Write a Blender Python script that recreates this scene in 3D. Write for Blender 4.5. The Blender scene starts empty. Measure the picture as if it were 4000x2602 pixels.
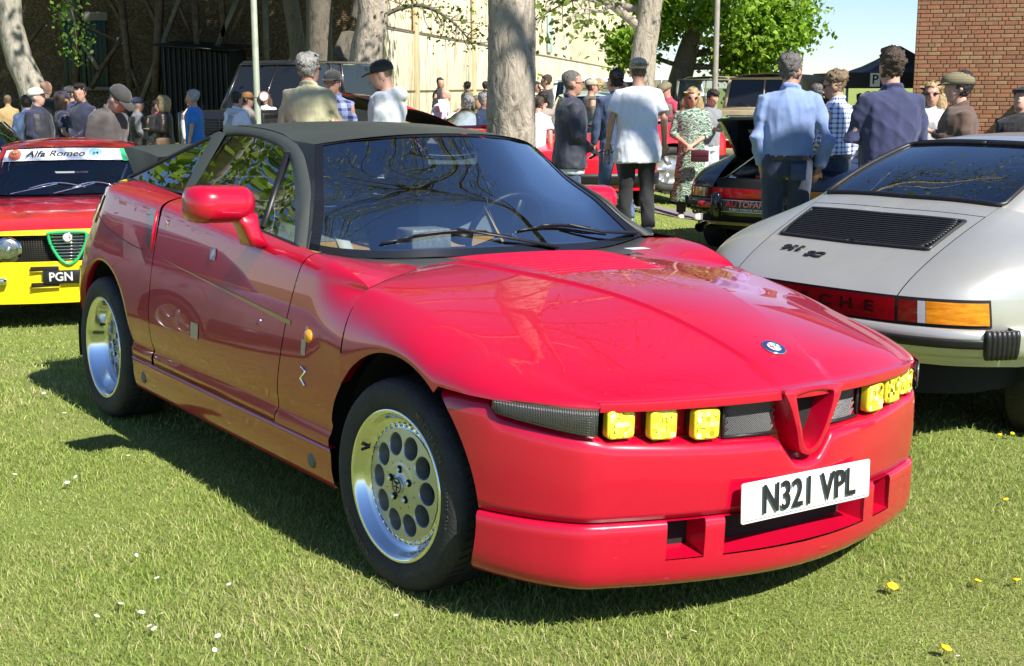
import bpy, bmesh, math, random
import numpy as np
from mathutils import Vector, Matrix
R=math.radians
rng=np.random.default_rng(7); random.seed(7)
scene=bpy.context.scene
COL=scene.collection
# ---------------------------------------------------------------- camera
CAM_H=1.443; PITCH=10.7
cam=bpy.data.cameras.new('camera'); cam_ob=bpy.data.objects.new('camera',cam); COL.objects.link(cam_ob)
cam.sensor_fit='HORIZONTAL'; cam.sensor_width=36.0; cam.lens=36.0*5092/4000
cam.clip_start=.05; cam.clip_end=3000
cam_ob.location=(0,0,CAM_H); cam_ob.rotation_euler=(R(90-PITCH),0,0)
scene.camera=cam_ob
# ---------------------------------------------------------------- sky and sun
SUN=Vector((.666,-.753,.97)).normalized()
elev=math.asin(SUN.z); az=math.atan2(SUN.x,SUN.y)
world=bpy.data.worlds.new('World'); scene.world=world; world.use_nodes=True
wn=world.node_tree; wn.nodes.clear()
sky=wn.nodes.new('ShaderNodeTexSky'); sky.sky_type='NISHITA'; sky.sun_disc=False
sky.sun_elevation=elev; sky.sun_rotation=az; sky.altitude=100; sky.air_density=1.0; sky.dust_density=.0; sky.ozone_density=2.2
bg=wn.nodes.new('ShaderNodeBackground'); bg.inputs['Strength'].default_value=.066
wo=wn.nodes.new('ShaderNodeOutputWorld')
hsv=wn.nodes.new('ShaderNodeMix'); hsv.data_type='RGBA'; hsv.blend_type='MULTIPLY'; hsv.inputs['Factor'].default_value=1; hsv.inputs['B'].default_value=(.86,.97,1.2,1); wn.links.new(sky.outputs[0],hsv.inputs['A']); wn.links.new(hsv.outputs['Result'],bg.inputs[0]); wn.links.new(bg.outputs[0],wo.inputs[0])
sun=bpy.data.lights.new('sun','SUN'); sun.energy=5.0; sun.angle=R(.53); sun.color=(1,.955,.88)
sun_ob=bpy.data.objects.new('sun',sun); COL.objects.link(sun_ob)
sun_ob.rotation_euler=SUN.to_track_quat('Z','Y').to_euler(); sun_ob.location=(8,-8,12)
vs=scene.view_settings; vs.view_transform='Standard'; vs.look='None'; vs.exposure=1.0; vs.gamma=1; vs.use_curve_mapping=False
scene.render.film_transparent=False
cy=scene.cycles; cy.max_bounces=8; cy.transparent_max_bounces=24; cy.caustics_reflective=False; cy.caustics_refractive=False
cy.use_denoising=True; cy.sample_clamp_indirect=6

# ---------------------------------------------------------------- ground height and picture rays (used to find where things stand)
def ss(t): t=np.clip(t,0,1); return t*t*(3-2*t)
def zg(X,Y):
    X=np.asarray(X,float);Y=np.asarray(Y,float)
    return -.27*ss((Y-5.5)/4)*ss((-1.2-X)/2.0)-.25*ss((X-1.0)/1.6)*ss((Y-4)/7)
FD=5092/1.68067
def XatY(dx,Y):  # sideways place of a thing seen dx from the left, at distance Y
    return (dx-1190)/FD*(Y*math.cos(R(PITCH))+.3*math.sin(R(PITCH)))
def ZatY(dy,Y):
    b=(774.1-dy)/FD; c,s=math.cos(R(PITCH)),math.sin(R(PITCH))
    return CAM_H+Y*(-s+b*c)/(c+b*s)

# ---------------------------------------------------------------- mesh helpers
def A(x): return np.asarray(x,float)
def new_mesh(name,V,F):
    me=bpy.data.meshes.new(name)
    V=A(V)
    if isinstance(F,np.ndarray) and F.ndim==2:
        n,k=F.shape
        me.vertices.add(len(V)); me.vertices.foreach_set('co',V.ravel())
        me.loops.add(n*k); me.loops.foreach_set('vertex_index',F.ravel().astype(np.int32))
        me.polygons.add(n); me.polygons.foreach_set('loop_start',np.arange(0,n*k,k,dtype=np.int32))
        me.update(calc_edges=True); me.validate()
    else:
        me.from_pydata(V.tolist(),[],[list(map(int,f)) for f in F])
        bmm=bmesh.new(); bmm.from_mesh(me); bmesh.ops.recalc_face_normals(bmm,faces=bmm.faces); bmm.to_mesh(me); bmm.free(); me.update()
    return me
def ob(name,V,F=None,mat=None,parent=None,smooth=True,mi=None,sub=0,auto=None,loc=None,solid=0,bevel=0):
    if F is None: V,F=V
    me=new_mesh(name,V,F)
    for m in (mat if isinstance(mat,(list,tuple)) else [mat]):
        if m is not None: me.materials.append(m)
    if mi is not None: me.polygons.foreach_set('material_index',np.asarray(mi,np.int32))
    if smooth: me.polygons.foreach_set('use_smooth',np.ones(len(me.polygons),bool))
    if auto is not None and smooth: me.set_sharp_from_angle(angle=R(auto))
    o=bpy.data.objects.new(name,me); COL.objects.link(o)
    if parent is not None: o.parent=parent
    if loc is not None: o.location=loc
    if solid:
        s=o.modifiers.new('s','SOLIDIFY'); s.thickness=solid; s.offset=-1
    if bevel:
        b=o.modifiers.new('b','BEVEL'); b.width=bevel; b.segments=2; b.limit_method='ANGLE'; b.angle_limit=R(40)
    if sub:
        s=o.modifiers.new('s','SUBSURF'); s.levels=s.render_levels=sub
    return o
def empty(name,loc=(0,0,0),rz=0,label=None,cat=None,group=None,kind=None):
    o=bpy.data.objects.new(name,None); COL.objects.link(o); o.location=loc; o.rotation_euler=(0,0,rz); o.empty_display_size=.1
    return tag(o,label,cat,group,kind)
def tag(o,label=None,cat=None,group=None,kind=None):
    if label: o['label']=label
    if cat: o['category']=cat
    if group: o['group']=group
    if kind: o['kind']=kind
    return o
def copy_tree(o,parent=None):
    c=o.copy(); COL.objects.link(c); c.parent=parent
    for ch in o.children: copy_tree(ch,c)
    return c
def merge(*parts):
    Vs=[];Fs=[];k=0
    for V,F in parts:
        V=A(V); Vs.append(V); Fs+= [[i+k for i in f] for f in (F.tolist() if isinstance(F,np.ndarray) else F)]; k+=len(V)
    return np.concatenate(Vs),Fs
def grid(P,cu=False,cv=False):
    P=A(P); nu,nv=P.shape[:2]; F=[]
    for i in range(nu if cu else nu-1):
        for j in range(nv if cv else nv-1):
            i2=(i+1)%nu; j2=(j+1)%nv
            F.append([i*nv+j,i2*nv+j,i2*nv+j2,i*nv+j2])
    return P.reshape(-1,3),F
def flip(m): return m[0],[f[::-1] for f in m[1]]
def mir(m):
    V=A(m[0]).copy(); V[:,1]*=-1; return V,[list(f)[::-1] for f in m[1]]
def xf(m,M=None,t=(0,0,0),s=(1,1,1),rz=0,rx=0,ry=0):
    V=A(m[0])*A(s)
    if rx or ry or rz:
        Mx=Matrix.Rotation(rz,3,'Z')@Matrix.Rotation(ry,3,'Y')@Matrix.Rotation(rx,3,'X'); V=V@A(Mx).T
    return V+A(t),m[1]
def loft(rings,cap=True):
    P=A(rings); V,F=grid(P,cv=True); n=P.shape[1]; m=P.shape[0]
    if cap: F=F+[list(range(n))[::-1],[(m-1)*n+j for j in range(n)]]
    return V,F
def frame(t,up=None):
    t=A(t)/np.linalg.norm(t)
    up=A((0,0,1)) if up is None else A(up)
    if abs(t@up)>.95: up=A((1,0,0)) if abs(t[0])<.9 else A((0,1,0))
    a=np.cross(up,t); a/=np.linalg.norm(a); b=np.cross(t,a); return a,b
def tube(path,r,n=8,cap=True,flat=None,up=None):
    path=A(path); k=len(path); r=np.broadcast_to(A(r),(k,)) if np.ndim(r)<2 else A(r)
    an=np.linspace(0,2*np.pi,n,endpoint=False); rings=[]
    for i in range(k):
        t=path[min(i+1,k-1)]-path[max(i-1,0)]
        a,b=frame(t,up)
        ra,rb=(r[i],r[i]) if np.ndim(r[i])==0 else r[i]
        rings.append(path[i]+np.outer(np.cos(an)*ra,a)+np.outer(np.sin(an)*rb,b))
    return loft(rings,cap)
def box(c,s,ch=0.0):
    c=A(c); h=A(s)/2
    if ch<=0:
        V=[(x,y,z) for x in(-1,1) for y in(-1,1) for z in(-1,1)]
        F=[[0,1,3,2],[4,6,7,5],[0,4,5,1],[2,3,7,6],[0,2,6,4],[1,5,7,3]]
        return A(V)*h+c,F
    ch=min(ch,h.min()*.95); rings=[]
    def rr(a,b,z):
        q=ch*.3
        pts=[(a,b-ch),(a-q,b-q),(a-ch,b),(-a+ch,b),(-a+q,b-q),(-a,b-ch),(-a,-b+ch),(-a+q,-b+q),(-a+ch,-b),(a-ch,-b),(a-q,-b+q),(a,-b+ch)]
        return [(x,y,z) for x,y in pts]
    a,b,z=h; q=ch*.3
    rings=[rr(a-ch,b-ch,-z) if min(a,b)>ch*2.05 else [(x*.5,y*.5,-z) for x,y,_ in rr(a,b,0)],rr(a-q,b-q,-z+q),rr(a,b,-z+ch),rr(a,b,z-ch),rr(a-q,b-q,z-q),rr(a-ch,b-ch,z) if min(a,b)>ch*2.05 else [(x*.5,y*.5,z) for x,y,_ in rr(a,b,0)]]
    V,F=loft(rings); return V+c,F
def bar(p,q,w,d=None,up=None):
    d=w if d is None else d; p,q=A(p),A(q); a,b=frame(q-p,up)
    r=[[e+a*sx*w/2+b*sy*d/2 for sx,sy in((1,1),(-1,1),(-1,-1),(1,-1))] for e in(p,q)]
    return loft(r)
def disc(c,nrm,r,n=24,h=.004,r2=None):
    c=A(c);nrm=A(nrm)/np.linalg.norm(nrm);a,b=frame(nrm);an=np.linspace(0,2*np.pi,n,endpoint=False)
    rings=[c+np.outer(np.cos(an)*q,a)+np.outer(np.sin(an)*q,b)+nrm*z for q,z in((r,0),(r,h*.6),(r*.93 if r2 is None else r2,h))]
    return loft(rings)
def ball(c,r,nu=12,nv=8):
    u=np.linspace(0,2*np.pi,nu,endpoint=False); r=np.broadcast_to(A(r),(3,)); rings=[]
    for t in np.linspace(.06,np.pi-.06,nv): rings.append(np.stack([np.cos(u)*np.sin(t)*r[0]+c[0],np.sin(u)*np.sin(t)*r[1]+c[1],np.full(nu,-np.cos(t)*r[2]+c[2])],1))
    return loft(rings)
def pch(xs,ys):
    xs=A(xs);ys=A(ys)
    if xs[0]>xs[-1]: xs=xs[::-1];ys=ys[::-1]
    h=np.diff(xs); d=(np.diff(ys,axis=0).T/h).T
    m=np.zeros_like(ys); m[0]=d[0];m[-1]=d[-1]
    for i in range(1,len(xs)-1):
        w1=2*h[i]+h[i-1];w2=h[i]+2*h[i-1]
        with np.errstate(all='ignore'):
            v=np.where(d[i-1]*d[i]>0,(w1+w2)/(w1/d[i-1]+w2/d[i]),0.)
        m[i]=v
    def f(x):
        x=A(x); sh=x.shape; x=np.clip(np.atleast_1d(x),xs[0],xs[-1]); i=np.clip(np.searchsorted(xs,x)-1,0,len(xs)-2)
        t=(x-xs[i])/h[i]; 
        if ys.ndim>1: t=t[:,None]; hh=h[i][:,None]
        else: hh=h[i]
        r=ys[i]*(1+2*t)*(1-t)**2+hh*m[i]*t*(1-t)**2+ys[i+1]*t*t*(3-2*t)+hh*m[i+1]*t*t*(t-1)
        return r.reshape(sh) if ys.ndim==1 else r
    return f
def spl(pts,n,closed=False):
    P=A(pts); k=len(P)
    if closed: Q=np.concatenate([P[-1:],P,P[:2]])
    else: Q=np.concatenate([2*P[:1]-P[1:2],P,2*P[-1:]-P[-2:-1]])
    segs=k if closed else k-1
    out=[]
    for u in np.linspace(0,segs,n*8,endpoint=not closed):
        i=min(int(u),segs-1); t=u-i; a,b,c,d=Q[i:i+4]
        out.append(.5*((2*b)+(-a+c)*t+(2*a-5*b+4*c-d)*t*t+(-a+3*b-3*c+d)*t**3))
    out=A(out)
    if closed: out=np.concatenate([out,out[:1]])
    L=np.concatenate([[0],np.cumsum(np.linalg.norm(np.diff(out,axis=0),axis=1))])
    s=np.linspace(0,L[-1],n+1)[:-1] if closed else np.linspace(0,L[-1],n)
    return np.stack([np.interp(s,L,out[:,j]) for j in range(P.shape[1])],1)
def coons(b,t,l,r):
    # b,t: along u (nu); l,r: along v (nv); l from b[0] to t[0]
    b,t,l,r=map(A,(b,t,l,r)); nu,nv=len(b),len(l)
    u=np.linspace(0,1,nu)[:,None,None]; v=np.linspace(0,1,nv)[None,:,None]
    S=(1-v)*b[:,None]+v*t[:,None]+(1-u)*l[None]+u*r[None]
    S-=(1-u)*(1-v)*b[0]+u*(1-v)*b[-1]+(1-u)*v*t[0]+u*v*t[-1]
    return S
def text(name,s,size,mat,parent,M,extrude=.001,align='CENTER',bold=0,shear=0,sx=1,space=1):
    cu=bpy.data.curves.new(name,'FONT'); cu.body=s; cu.size=size; cu.extrude=extrude; cu.align_x=align; cu.align_y='CENTER'; cu.offset=bold; cu.shear=shear; cu.space_character=space; cu.resolution_u=3
    to=bpy.data.objects.new(name,cu); COL.objects.link(to)
    dg=bpy.context.evaluated_depsgraph_get(); me=bpy.data.meshes.new_from_object(to.evaluated_get(dg))
    bpy.data.objects.remove(to); bpy.data.curves.remove(cu)
    me.transform(Matrix.Diagonal((sx,1,1,1))); me.transform(M); me.materials.clear(); me.materials.append(mat)
    o=bpy.data.objects.new(name,me); COL.objects.link(o); o.parent=parent; return o
def mat_axes(o,x,y):
    x=Vector(x).normalized(); y=Vector(y).normalized(); z=x.cross(y).normalized(); y=z.cross(x)
    return Matrix(((x.x,y.x,z.x,o[0]),(x.y,y.y,z.y,o[1]),(x.z,y.z,z.z,o[2]),(0,0,0,1)))

# ---------------------------------------------------------------- materials
MATS={}
def mat(name,col,rough=.5,metal=0,coat=0,coat_r=.03,spec=.5,noise=0,nscale=8,bump=0,bscale=60,trans=0,alpha=1,emit=None,sheen=0,dust=0,detail=4,aniso=0,sub=0,col2=None,stretch=None,ior=1.5):
    if name in MATS: return MATS[name]
    m=bpy.data.materials.new(name); MATS[name]=m; m.use_nodes=True; nt=m.node_tree; p=nt.nodes['Principled BSDF']
    I=p.inputs; I['Base Color'].default_value=(*col,1); I['Roughness'].default_value=rough; I['Metallic'].default_value=metal
    I['Coat Weight'].default_value=coat; I['Coat Roughness'].default_value=coat_r; I['Specular IOR Level'].default_value=spec
    I['Transmission Weight'].default_value=trans; I['Alpha'].default_value=alpha; I['Sheen Weight'].default_value=sheen; I['IOR'].default_value=ior
    if emit: I['Emission Color'].default_value=(*emit,1); I['Emission Strength'].default_value=1
    N=nt.nodes.new; L=nt.links.new
    if noise or bump or dust:
        tc=N('ShaderNodeTexCoord'); src=tc.outputs['Object']
        if stretch:
            mp=N('ShaderNodeMapping'); mp.inputs['Scale'].default_value=stretch; L(src,mp.inputs[0]); src=mp.outputs[0]
    if noise:
        n=N('ShaderNodeTexNoise'); n.inputs['Scale'].default_value=nscale; n.inputs['Detail'].default_value=detail; n.inputs['Roughness'].default_value=.6; L(src,n.inputs['Vector'])
        mx=N('ShaderNodeMix'); mx.data_type='RGBA'; c2=col2 or tuple(c*(1-noise) for c in col)
        mr=N('ShaderNodeMapRange'); mr.inputs[1].default_value=.35; mr.inputs[2].default_value=.68; L(n.outputs[0],mr.inputs[0])
        mx.inputs['A'].default_value=(*col,1); mx.inputs['B'].default_value=(*c2,1); L(mr.outputs[0],mx.inputs['Factor']); L(mx.outputs['Result'],I['Base Color'])
    if dust:
        n=N('ShaderNodeTexNoise'); n.inputs['Scale'].default_value=5; n.inputs['Detail'].default_value=8; L(src,n.inputs['Vector'])
        mr=N('ShaderNodeMapRange'); mr.inputs[1].default_value=.4; mr.inputs[2].default_value=.7; mr.inputs[3].default_value=rough; mr.inputs[4].default_value=rough+dust; L(n.outputs[0],mr.inputs[0]); L(mr.outputs[0],I['Roughness'])
        if coat:
            mr2=N('ShaderNodeMapRange'); mr2.inputs[1].default_value=.4; mr2.inputs[2].default_value=.75; mr2.inputs[3].default_value=coat_r; mr2.inputs[4].default_value=coat_r+dust*.35; L(n.outputs[0],mr2.inputs[0]); L(mr2.outputs[0],I['Coat Roughness'])
    if bump:
        n=N('ShaderNodeTexNoise'); n.inputs['Scale'].default_value=bscale; n.inputs['Detail'].default_value=detail; L(src,n.inputs['Vector'])
        b=N('ShaderNodeBump'); b.inputs['Strength'].default_value=bump; b.inputs['Distance'].default_value=.02; L(n.outputs[0],b.inputs['Height']); L(b.outputs[0],I['Normal'])
        if coat: pass
    return m
def glass(name,tint=(.8,.85,.85),rough=.0,refl=1.0):
    if name in MATS: return MATS[name]
    m=bpy.data.materials.new(name); MATS[name]=m; m.use_nodes=True; nt=m.node_tree; nt.nodes.clear(); N=nt.nodes.new; L=nt.links.new
    o=N('ShaderNodeOutputMaterial'); t=N('ShaderNodeBsdfTransparent'); t.inputs[0].default_value=(*tint,1); g=N('ShaderNodeBsdfGlossy'); g.inputs['Roughness'].default_value=rough
    f=N('ShaderNodeFresnel'); f.inputs[0].default_value=1.52; mx=N('ShaderNodeMixShader'); mu=N('ShaderNodeMath'); mu.operation='MULTIPLY'; mu.inputs[1].default_value=2.6*refl; mu.use_clamp=True
    L(f.outputs[0],mu.inputs[0]); L(mu.outputs[0],mx.inputs[0]); L(t.outputs[0],mx.inputs[1]); L(g.outputs[0],mx.inputs[2]); L(mx.outputs[0],o.inputs[0])
    return m
M_red=mat('red_paint',(.42,.0015,.022),.30,coat=1,coat_r=.004,spec=.3)
M_black=mat('black_trim',(.012,.012,.013),.45,noise=.3,nscale=20)
M_blackgloss=mat('black_gloss',(.008,.008,.009),.12,coat=.5)
M_inner=mat('inner_dark',(.006,.006,.006),.9)
M_rubber=mat('tyre_rubber',(.016,.016,.017),.72,bump=.25,bscale=90,noise=.25,nscale=12,col2=(.032,.030,.027))
M_chrome=mat('chrome',(.85,.85,.84),.08,metal=1)
M_alloy=mat('alloy_silver',(.55,.56,.56),.32,metal=.85,noise=.12,nscale=14)
M_polish=mat('polished_lip',(.82,.82,.80),.12,metal=1)
M_roofgrey=mat('satin_grey_roof',(.050,.056,.050),.38,spec=.45,noise=.15,nscale=5,dust=.12)
M_glass=glass('window_glass',(.62,.68,.66))
M_glassdark=glass('tinted_glass',(.30,.34,.33))
M_white=mat('white_plastic',(.78,.78,.76),.45)
M_fardark=mat('far_dark_glass',(.012,.014,.016),.08,coat=.4,spec=.4)
# ================================================================ the red coupe in front
SZ=empty('sports_car',(.3413,4.1019,-.026),R(-54.236),'glossy red wedge coupe with satin grey roof, yellow square lamps and plate N321 VPL','car')
def build_sz(root):
    zs=pch([-3.1,-2.8,-2.6,-1.93,-1.42,-.68,-.25],[1.0,.998,.992,.957,.918,.845,.80])
    yb=pch([-3.1,-2.59,-1.96,-1.32,-.81,-.70,-.45,-.25],[.66,.676,.708,.744,.775,.785,.79,.78])
    zb=pch([-3.1,-2.75,-2.59,-1.96,-1.32,-.81,-.70,-.45,-.25],[1.028,1.04,1.042,1.014,.962,.924,.916,.895,.868])
    plan=A([(-.25,.863),(-.7,.863),(-1.3,.864),(-1.9,.863),(-2.3,.863),(-2.55,.862),(-2.75,.854),(-2.92,.815),(-3.03,.71),(-3.09,.5),(-3.13,.25),(-3.14,0)])
    PL=spl(plan,400); 
    dyz=pch([.14,.20,.26,.325,.335,.36,.395,.43,.50,.60,.70,.80,.88,1.0],[.06,.03,.015,.010,.006,.003,.016,.006,.0,.004,.012,.024,.036,.058])
    tail=pch([.0,.33,.42,.55,.71,.855,1.016,1.1],[.16,.13,.01,.0,.045,.135,.235,.26])
    def P(x,y,z,edge=0):
        w=ss((-x-2.45)/.4); return A((x+tail(z)*w, -(y-dyz(z)),z))
    def column(px,py,zl,zh=None,nv=22,roll=True):
        S=zs(px) if zh is None else zh
        out=[]
        t=np.linspace(0,1,nv)
        for z in zl+(S-zl)*t: out.append(P(px,py,z))
        if roll and zh is None:
            s=out[-1]; w=ss((-px-2.45)/.4)
            b=A((px+w*.30,-(yb(px)*min(1,py/.85)),zb(px))); c=A((s[0]+.2*(b[0]-s[0]),s[1]+.006,zb(px)-.012))
            for q in np.linspace(0,1,9)[1:]: out.append((1-q)**2*s+2*q*(1-q)*c+q*q*b)
        return out
    def flange(cols,d=.05):
        # fold the lower edge inwards so the sheet has a returned lip
        return [[c[0]+A((0,d*min(1,abs(c[0][1])/.8) if c[0][1]<0 else 0,.012))]+c for c in cols]
    arch=lambda x,xc,r=.39:.305+math.sqrt(max(0,r*r-(x-xc)**2)) if abs(x-xc)<r else 0
    def both(name,m,mt,parent=None,**k):
        ob(name,m,None,mt,parent or root,**k); ob(name,mir(m),None,mt,parent or root,**k)
    # door (slanted cuts) ------------------------------------------------
    xr=pch([.3,.32,.565,.8,.99,1.1],[-1.86,-1.868,-1.915,-1.90,-1.875,-1.86])
    xfz=pch([.3,.34,.667,.888,.95,1.0],[-.79,-.772,-.70,-.632,-.60,-.59])
    def patch(x0,x1,zl=.337,nu=26,top=True):
        rows=[]
        for i in range(nu):
            u=i/(nu-1); xm=x0(.6)+(x1(.6)-x0(.6))*u
            c=column(xm,.863,zl,None if top else .5)
            c=[A((x0(p[2])+(x1(p[2])-x0(p[2]))*u,p[1],p[2])) for p in c]
            # keep belt and shoulder on their curves at the true x
            rows.append(c)
        return grid(flange(rows,.02))
    both('door',patch(lambda z:xr(z)+.003,lambda z:xfz(z)-.003),M_red)
    # fixed front wing between door and bonnet
    xh=pch([.3,.655,.86,.9],[-.315,-.302,-.283,-.28])
    # sill ---------------------------------------------------------------
    rows=[]
    for x in np.linspace(-2.135,-.385,30):
        rows.append([A((x,-.74,.17)),A((x,-.80,.178))]+[P(x,.863,z) for z in np.linspace(.20,.331,8)]+[A((x,-.83,.334))])
    both('sill',grid(rows),M_red)
    for m in (grid(rows),):
        for x in (-2.02,-.52):
            dm=disc((x,-.846,.262),(0,-1,0),.026,20,.004); both('sill_plug',dm,mat('grey_plug',(.10,.11,.10),.5))
    # rear quarter with arch, wrapping round the tail ---------------------
    L=np.linspace(0,1,400)
    sel=[i for i in range(400) if PL[i,0]<-1.88]
    xs=list(np.linspace(-1.90,-2.12,8))+list(-2.51+.385*np.cos(np.linspace(.02,np.pi-.02,40)))+[]
    cols=[]
    for x in xs:
        y=np.interp(-x,-PL[:,0],PL[:,1]); zl=max(.337,arch(x,-2.51)) if x>-2.51 else max(.30,arch(x,-2.51))
        c=column(x,y,zl)
        if x>-2.0: c=[A((min(p[0],xr(p[2])-.003) if x>-1.905 else p[0],p[1],p[2])) for p in c]
        cols.append(c)
    for i in [i for i in range(400) if PL[i,0]<-2.9][::6]+[399]:
        cols.append(column(PL[i,0],PL[i,1],.30))
    both('rear_quarter',grid(flange(cols,.05)),M_red)
    # tail lamp band and rear edge details
    rows=[]
    for i in [i for i in range(400) if PL[i,0]<-2.80][::5]:
        rows.append([P(PL[i,0],PL[i,1],z)+A((-.006,-.004,0)) for z in np.linspace(.90,.97,4)])
    both('tail_lamp',grid(rows),mat('dark_red_lens',(.10,.004,.006),.15,coat=1))
    rows=[]
    for i in [i for i in range(400) if -2.78>PL[i,0]>-2.96][::3]:
        rows.append([P(PL[i,0],PL[i,1],z)+A((-.004,-.006,0)) for z in np.linspace(.845,.93,4)])
    both('side_lamp',grid(rows),mat('amber_lens',(.75,.28,.01),.15,coat=1))
    # seam along the rear quarter
    def on_side(x,z,off=.002):
        y=np.interp(-x,-PL[:,0],PL[:,1]); p=P(x,y,z); return p+A((0,-off,0))
    both('seam_strip',tube([on_side(x,.79+.10*ss((-x-2.0)/.9),.0005) for x in np.linspace(-2.02,-2.88,24)],.0022,6),M_inner)
    # clam-shell bonnet ----------------------------------------------------
    zcre=pch([-.62,-.4,-.11,.03,.175,.32,.46,.61,.75,.80],[.878,.884,.874,.866,.852,.828,.792,.742,.684,.662])
    ycre=lambda x:.095+.2*(.8-x)
    # u runs from the rear edge to the front lip
    rearC=[(-.598,0,.872),(-.60,.2,.874),(-.57,.33,.873),(-.50,.45,.870),(-.42,.56,.864),(-.345,.68,.856),(-.29,.775,.842)]
    lip=[(.792,0,.664),(.786,.10,.664),(.766,.25,.663),(.730,.40,.661),(.690,.53,.659),(.640,.632,.657)]
    RC=spl(rearC,34); LPc=spl(lip,60)
    xrear=lambda y:float(np.interp(y,RC[:,1],RC[:,0])); zrear=lambda y:float(np.interp(y,RC[:,1],RC[:,2])); xlip=lambda y:float(np.interp(y,LPc[:,1],LPc[:,0])); zlip=lambda y:float(np.interp(y,LPc[:,1],LPc[:,2]))
    rid=pch([-.36,-.29,-.15,.0,.15,.35,.50,.60,.64],[.850,.842,.826,.802,.770,.728,.695,.668,.655])
    yr=pch([-.29,-.15,0,.15,.35,.50,.60,.640],[.775,.754,.736,.718,.690,.662,.640,.632])
    nU=56; G=[]; J1=13; J2=20
    us=1-(1-np.linspace(0,1,nU))**1.2
    for u in us:
        row=[]; xR=-.29+(.640+.29)*u; yR=float(yr(xR))
        for j in range(J1+J2+1):
            y=yR*j/(J1+J2); x=0
            for _ in range(5):
                x=xrear(y*.775/yR)+(xlip(y*.632/yR)-xrear(y*.775/yR))*u; yc=min(ycre(x),yR*.8)
                if j<J1: y=(yc-.007)*j/(J1-1)
                else: y=yc+(yR-yc)*(j-J1)/J2
            zc=float(zcre(x))
            fade=ss((.775-x)/.10)*ss((x+.60)/.06)
            if j<J1: z=zc+(.009+.008*(1-(j/(J1-1))**2))*fade
            else:
                t=(j-J1)/J2; z=zc+(float(rid(xR))-zc)*t+.010*math.sin(math.pi*t)*(1-u*.5)
            ef=ss((u-.93)/.07); z=z*(1-ef)+zlip(y*.632/yR)*ef; er=ss((.08-u)/.08); z=z*(1-er)+zrear(y*.775/yR)*er
            row.append(A((x,-y,z)))
        r0=row[-1]; xl=-.305+(.640+.305)*u
        if xl<.226: zl=max(arch(xl,0),.55); yl=.864
        else:
            t=(xl-.226)/(.640-.226); zl=.648-.012*t; yl=float(np.interp(xl,[.20,.28,.36,.44,.52,.59,.640],[.864,.856,.840,.808,.765,.712,.640]))
        l=A((xl,-yl,zl)); k_=max(0,1-u)**6; c=A((.5*(r0[0]+xl)+.012,-(yl+.004+.010*k_)*(1-.03*ss((u-.6)/.4)),r0[2]-(.34-.16*k_)*(r0[2]-zl)))
        for q in np.linspace(0,1,15)[1:]: row.append((1-q)**2*r0+2*q*(1-q)*c+q*q*l)
        row.append(l+A((-.01,.02,.004))); row.append(l+A((-.02,.045,.006)))
        G.append(row)
    nC=J1+J2+1
    def wing(H0):
        rows=[];nu=18; H0=A(H0)[::-1]
        for i in range(nu):
            u=i/(nu-1); col=column(xfz(.6)+(xh(.6)-xfz(.6))*u,.863,.337); out=[]
            w=ss((u-.35)/.65)
            for p in col:
                z=p[2]; x0=xfz(z)+.003
                x1=xh(z)-.003 if z>.64 else -math.sqrt(max(.39**2-(z-.305)**2,0)); y=p[1]
                if z>.60: y=y+(float(np.interp(z,H0[:,2],H0[:,1]))-y)*w
                out.append(A((x0+(x1-x0)*u,y,z)))
            t=out[-1]; e=A((-.293,-.775,.843)); dz=(e-t)*w
            for k in range(9): out[-1-k]=out[-1-k]+dz*(1-k/9)
            rows.append(out)
        return rows
    WR=wing(G[0][nC-1:nC+14]); both('front_wing',grid(WR),M_red)
    for _ in range(6):
        Q=A(G); N_=Q.copy(); N_[2:-3,:nC]=Q[2:-3,:nC]*.5+.25*(Q[1:-4,:nC]+Q[3:-2,:nC]); N_[2:-3,nC:,1:]=Q[2:-3,nC:,1:]*.5+.25*(Q[1:-4,nC:,1:]+Q[3:-2,nC:,1:]); N_[:,-3:]=Q[:,-3:]; G=[list(r) for r in N_]
    # front lip roll: extra rings over the edge
    last=G[-1]; 
    for dx,dz in ((.003,-.002),(.004,-.006),(.002,-.026),(-.004,-.029),(-.05,-.030)):
        nr=[]
        for j,p in enumerate(last):
            k=1.0 if j<nC else max(0,1-(j-nC)/6)
            nr.append(p+A((dx*k,0,dz*k if j<nC else dz*k)))
        G.append(nr)
    m=grid(A(G)); 
    hood=merge(flip(m),flip(mir(m))) 
    bonnet=ob('bonnet',hood[0],hood[1],M_red,root,auto=38)
    # bonnet louvres between the creases
    lv=mat('louvre_shadow',(.05,.001,.004),.5)
    for i,x in enumerate(np.linspace(-.09,-.53,13)):
        yc=ycre(x)-.025; pts=[]
        ys=np.linspace(-yc,yc,22)
        rows=[]
        for k,(dx,dz) in enumerate(((-.010,.0004),(.002,.0036),(.008,.0036),(.010,-.001))):
            rows.append([A((x+dx,y,zcre(x+dx)+.0165-.008*(abs(y)/ycre(x))**2+dz*(1-(abs(y)/yc)**8))) for y in ys])
        ob('louvre',grid(rows),None,M_red,bonnet)
    # badge
    def badge(parent,c,x,y,r,name='badge'):
        Mx=mat_axes(c,x,y); n=A(Vector(x).cross(Vector(y)).normalized())
        b=ob(name,disc(c,n,r,36,.004),None,M_chrome,parent)
        ob('badge_ring',disc(A(c)+n*.0036,n,r*.93,36,.001),None,mat('badge_blue',(.015,.03,.12),.25,coat=1),b)
        ob('badge_centre',disc(A(c)+n*.0044,n,r*.58,30,.001),None,M_white,b)
        X=A(Vector(x).normalized());Y=A(Vector(y).normalized())
        cr=merge(bar(A(c)+n*.0057-X*r*.52,A(c)+n*.0057-X*r*.02,r*.13,.0008,up=n),bar(A(c)+n*.0057-X*r*.27-Y*r*.46,A(c)+n*.0057-X*r*.27+Y*r*.46,r*.13,.0008,up=n))
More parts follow.
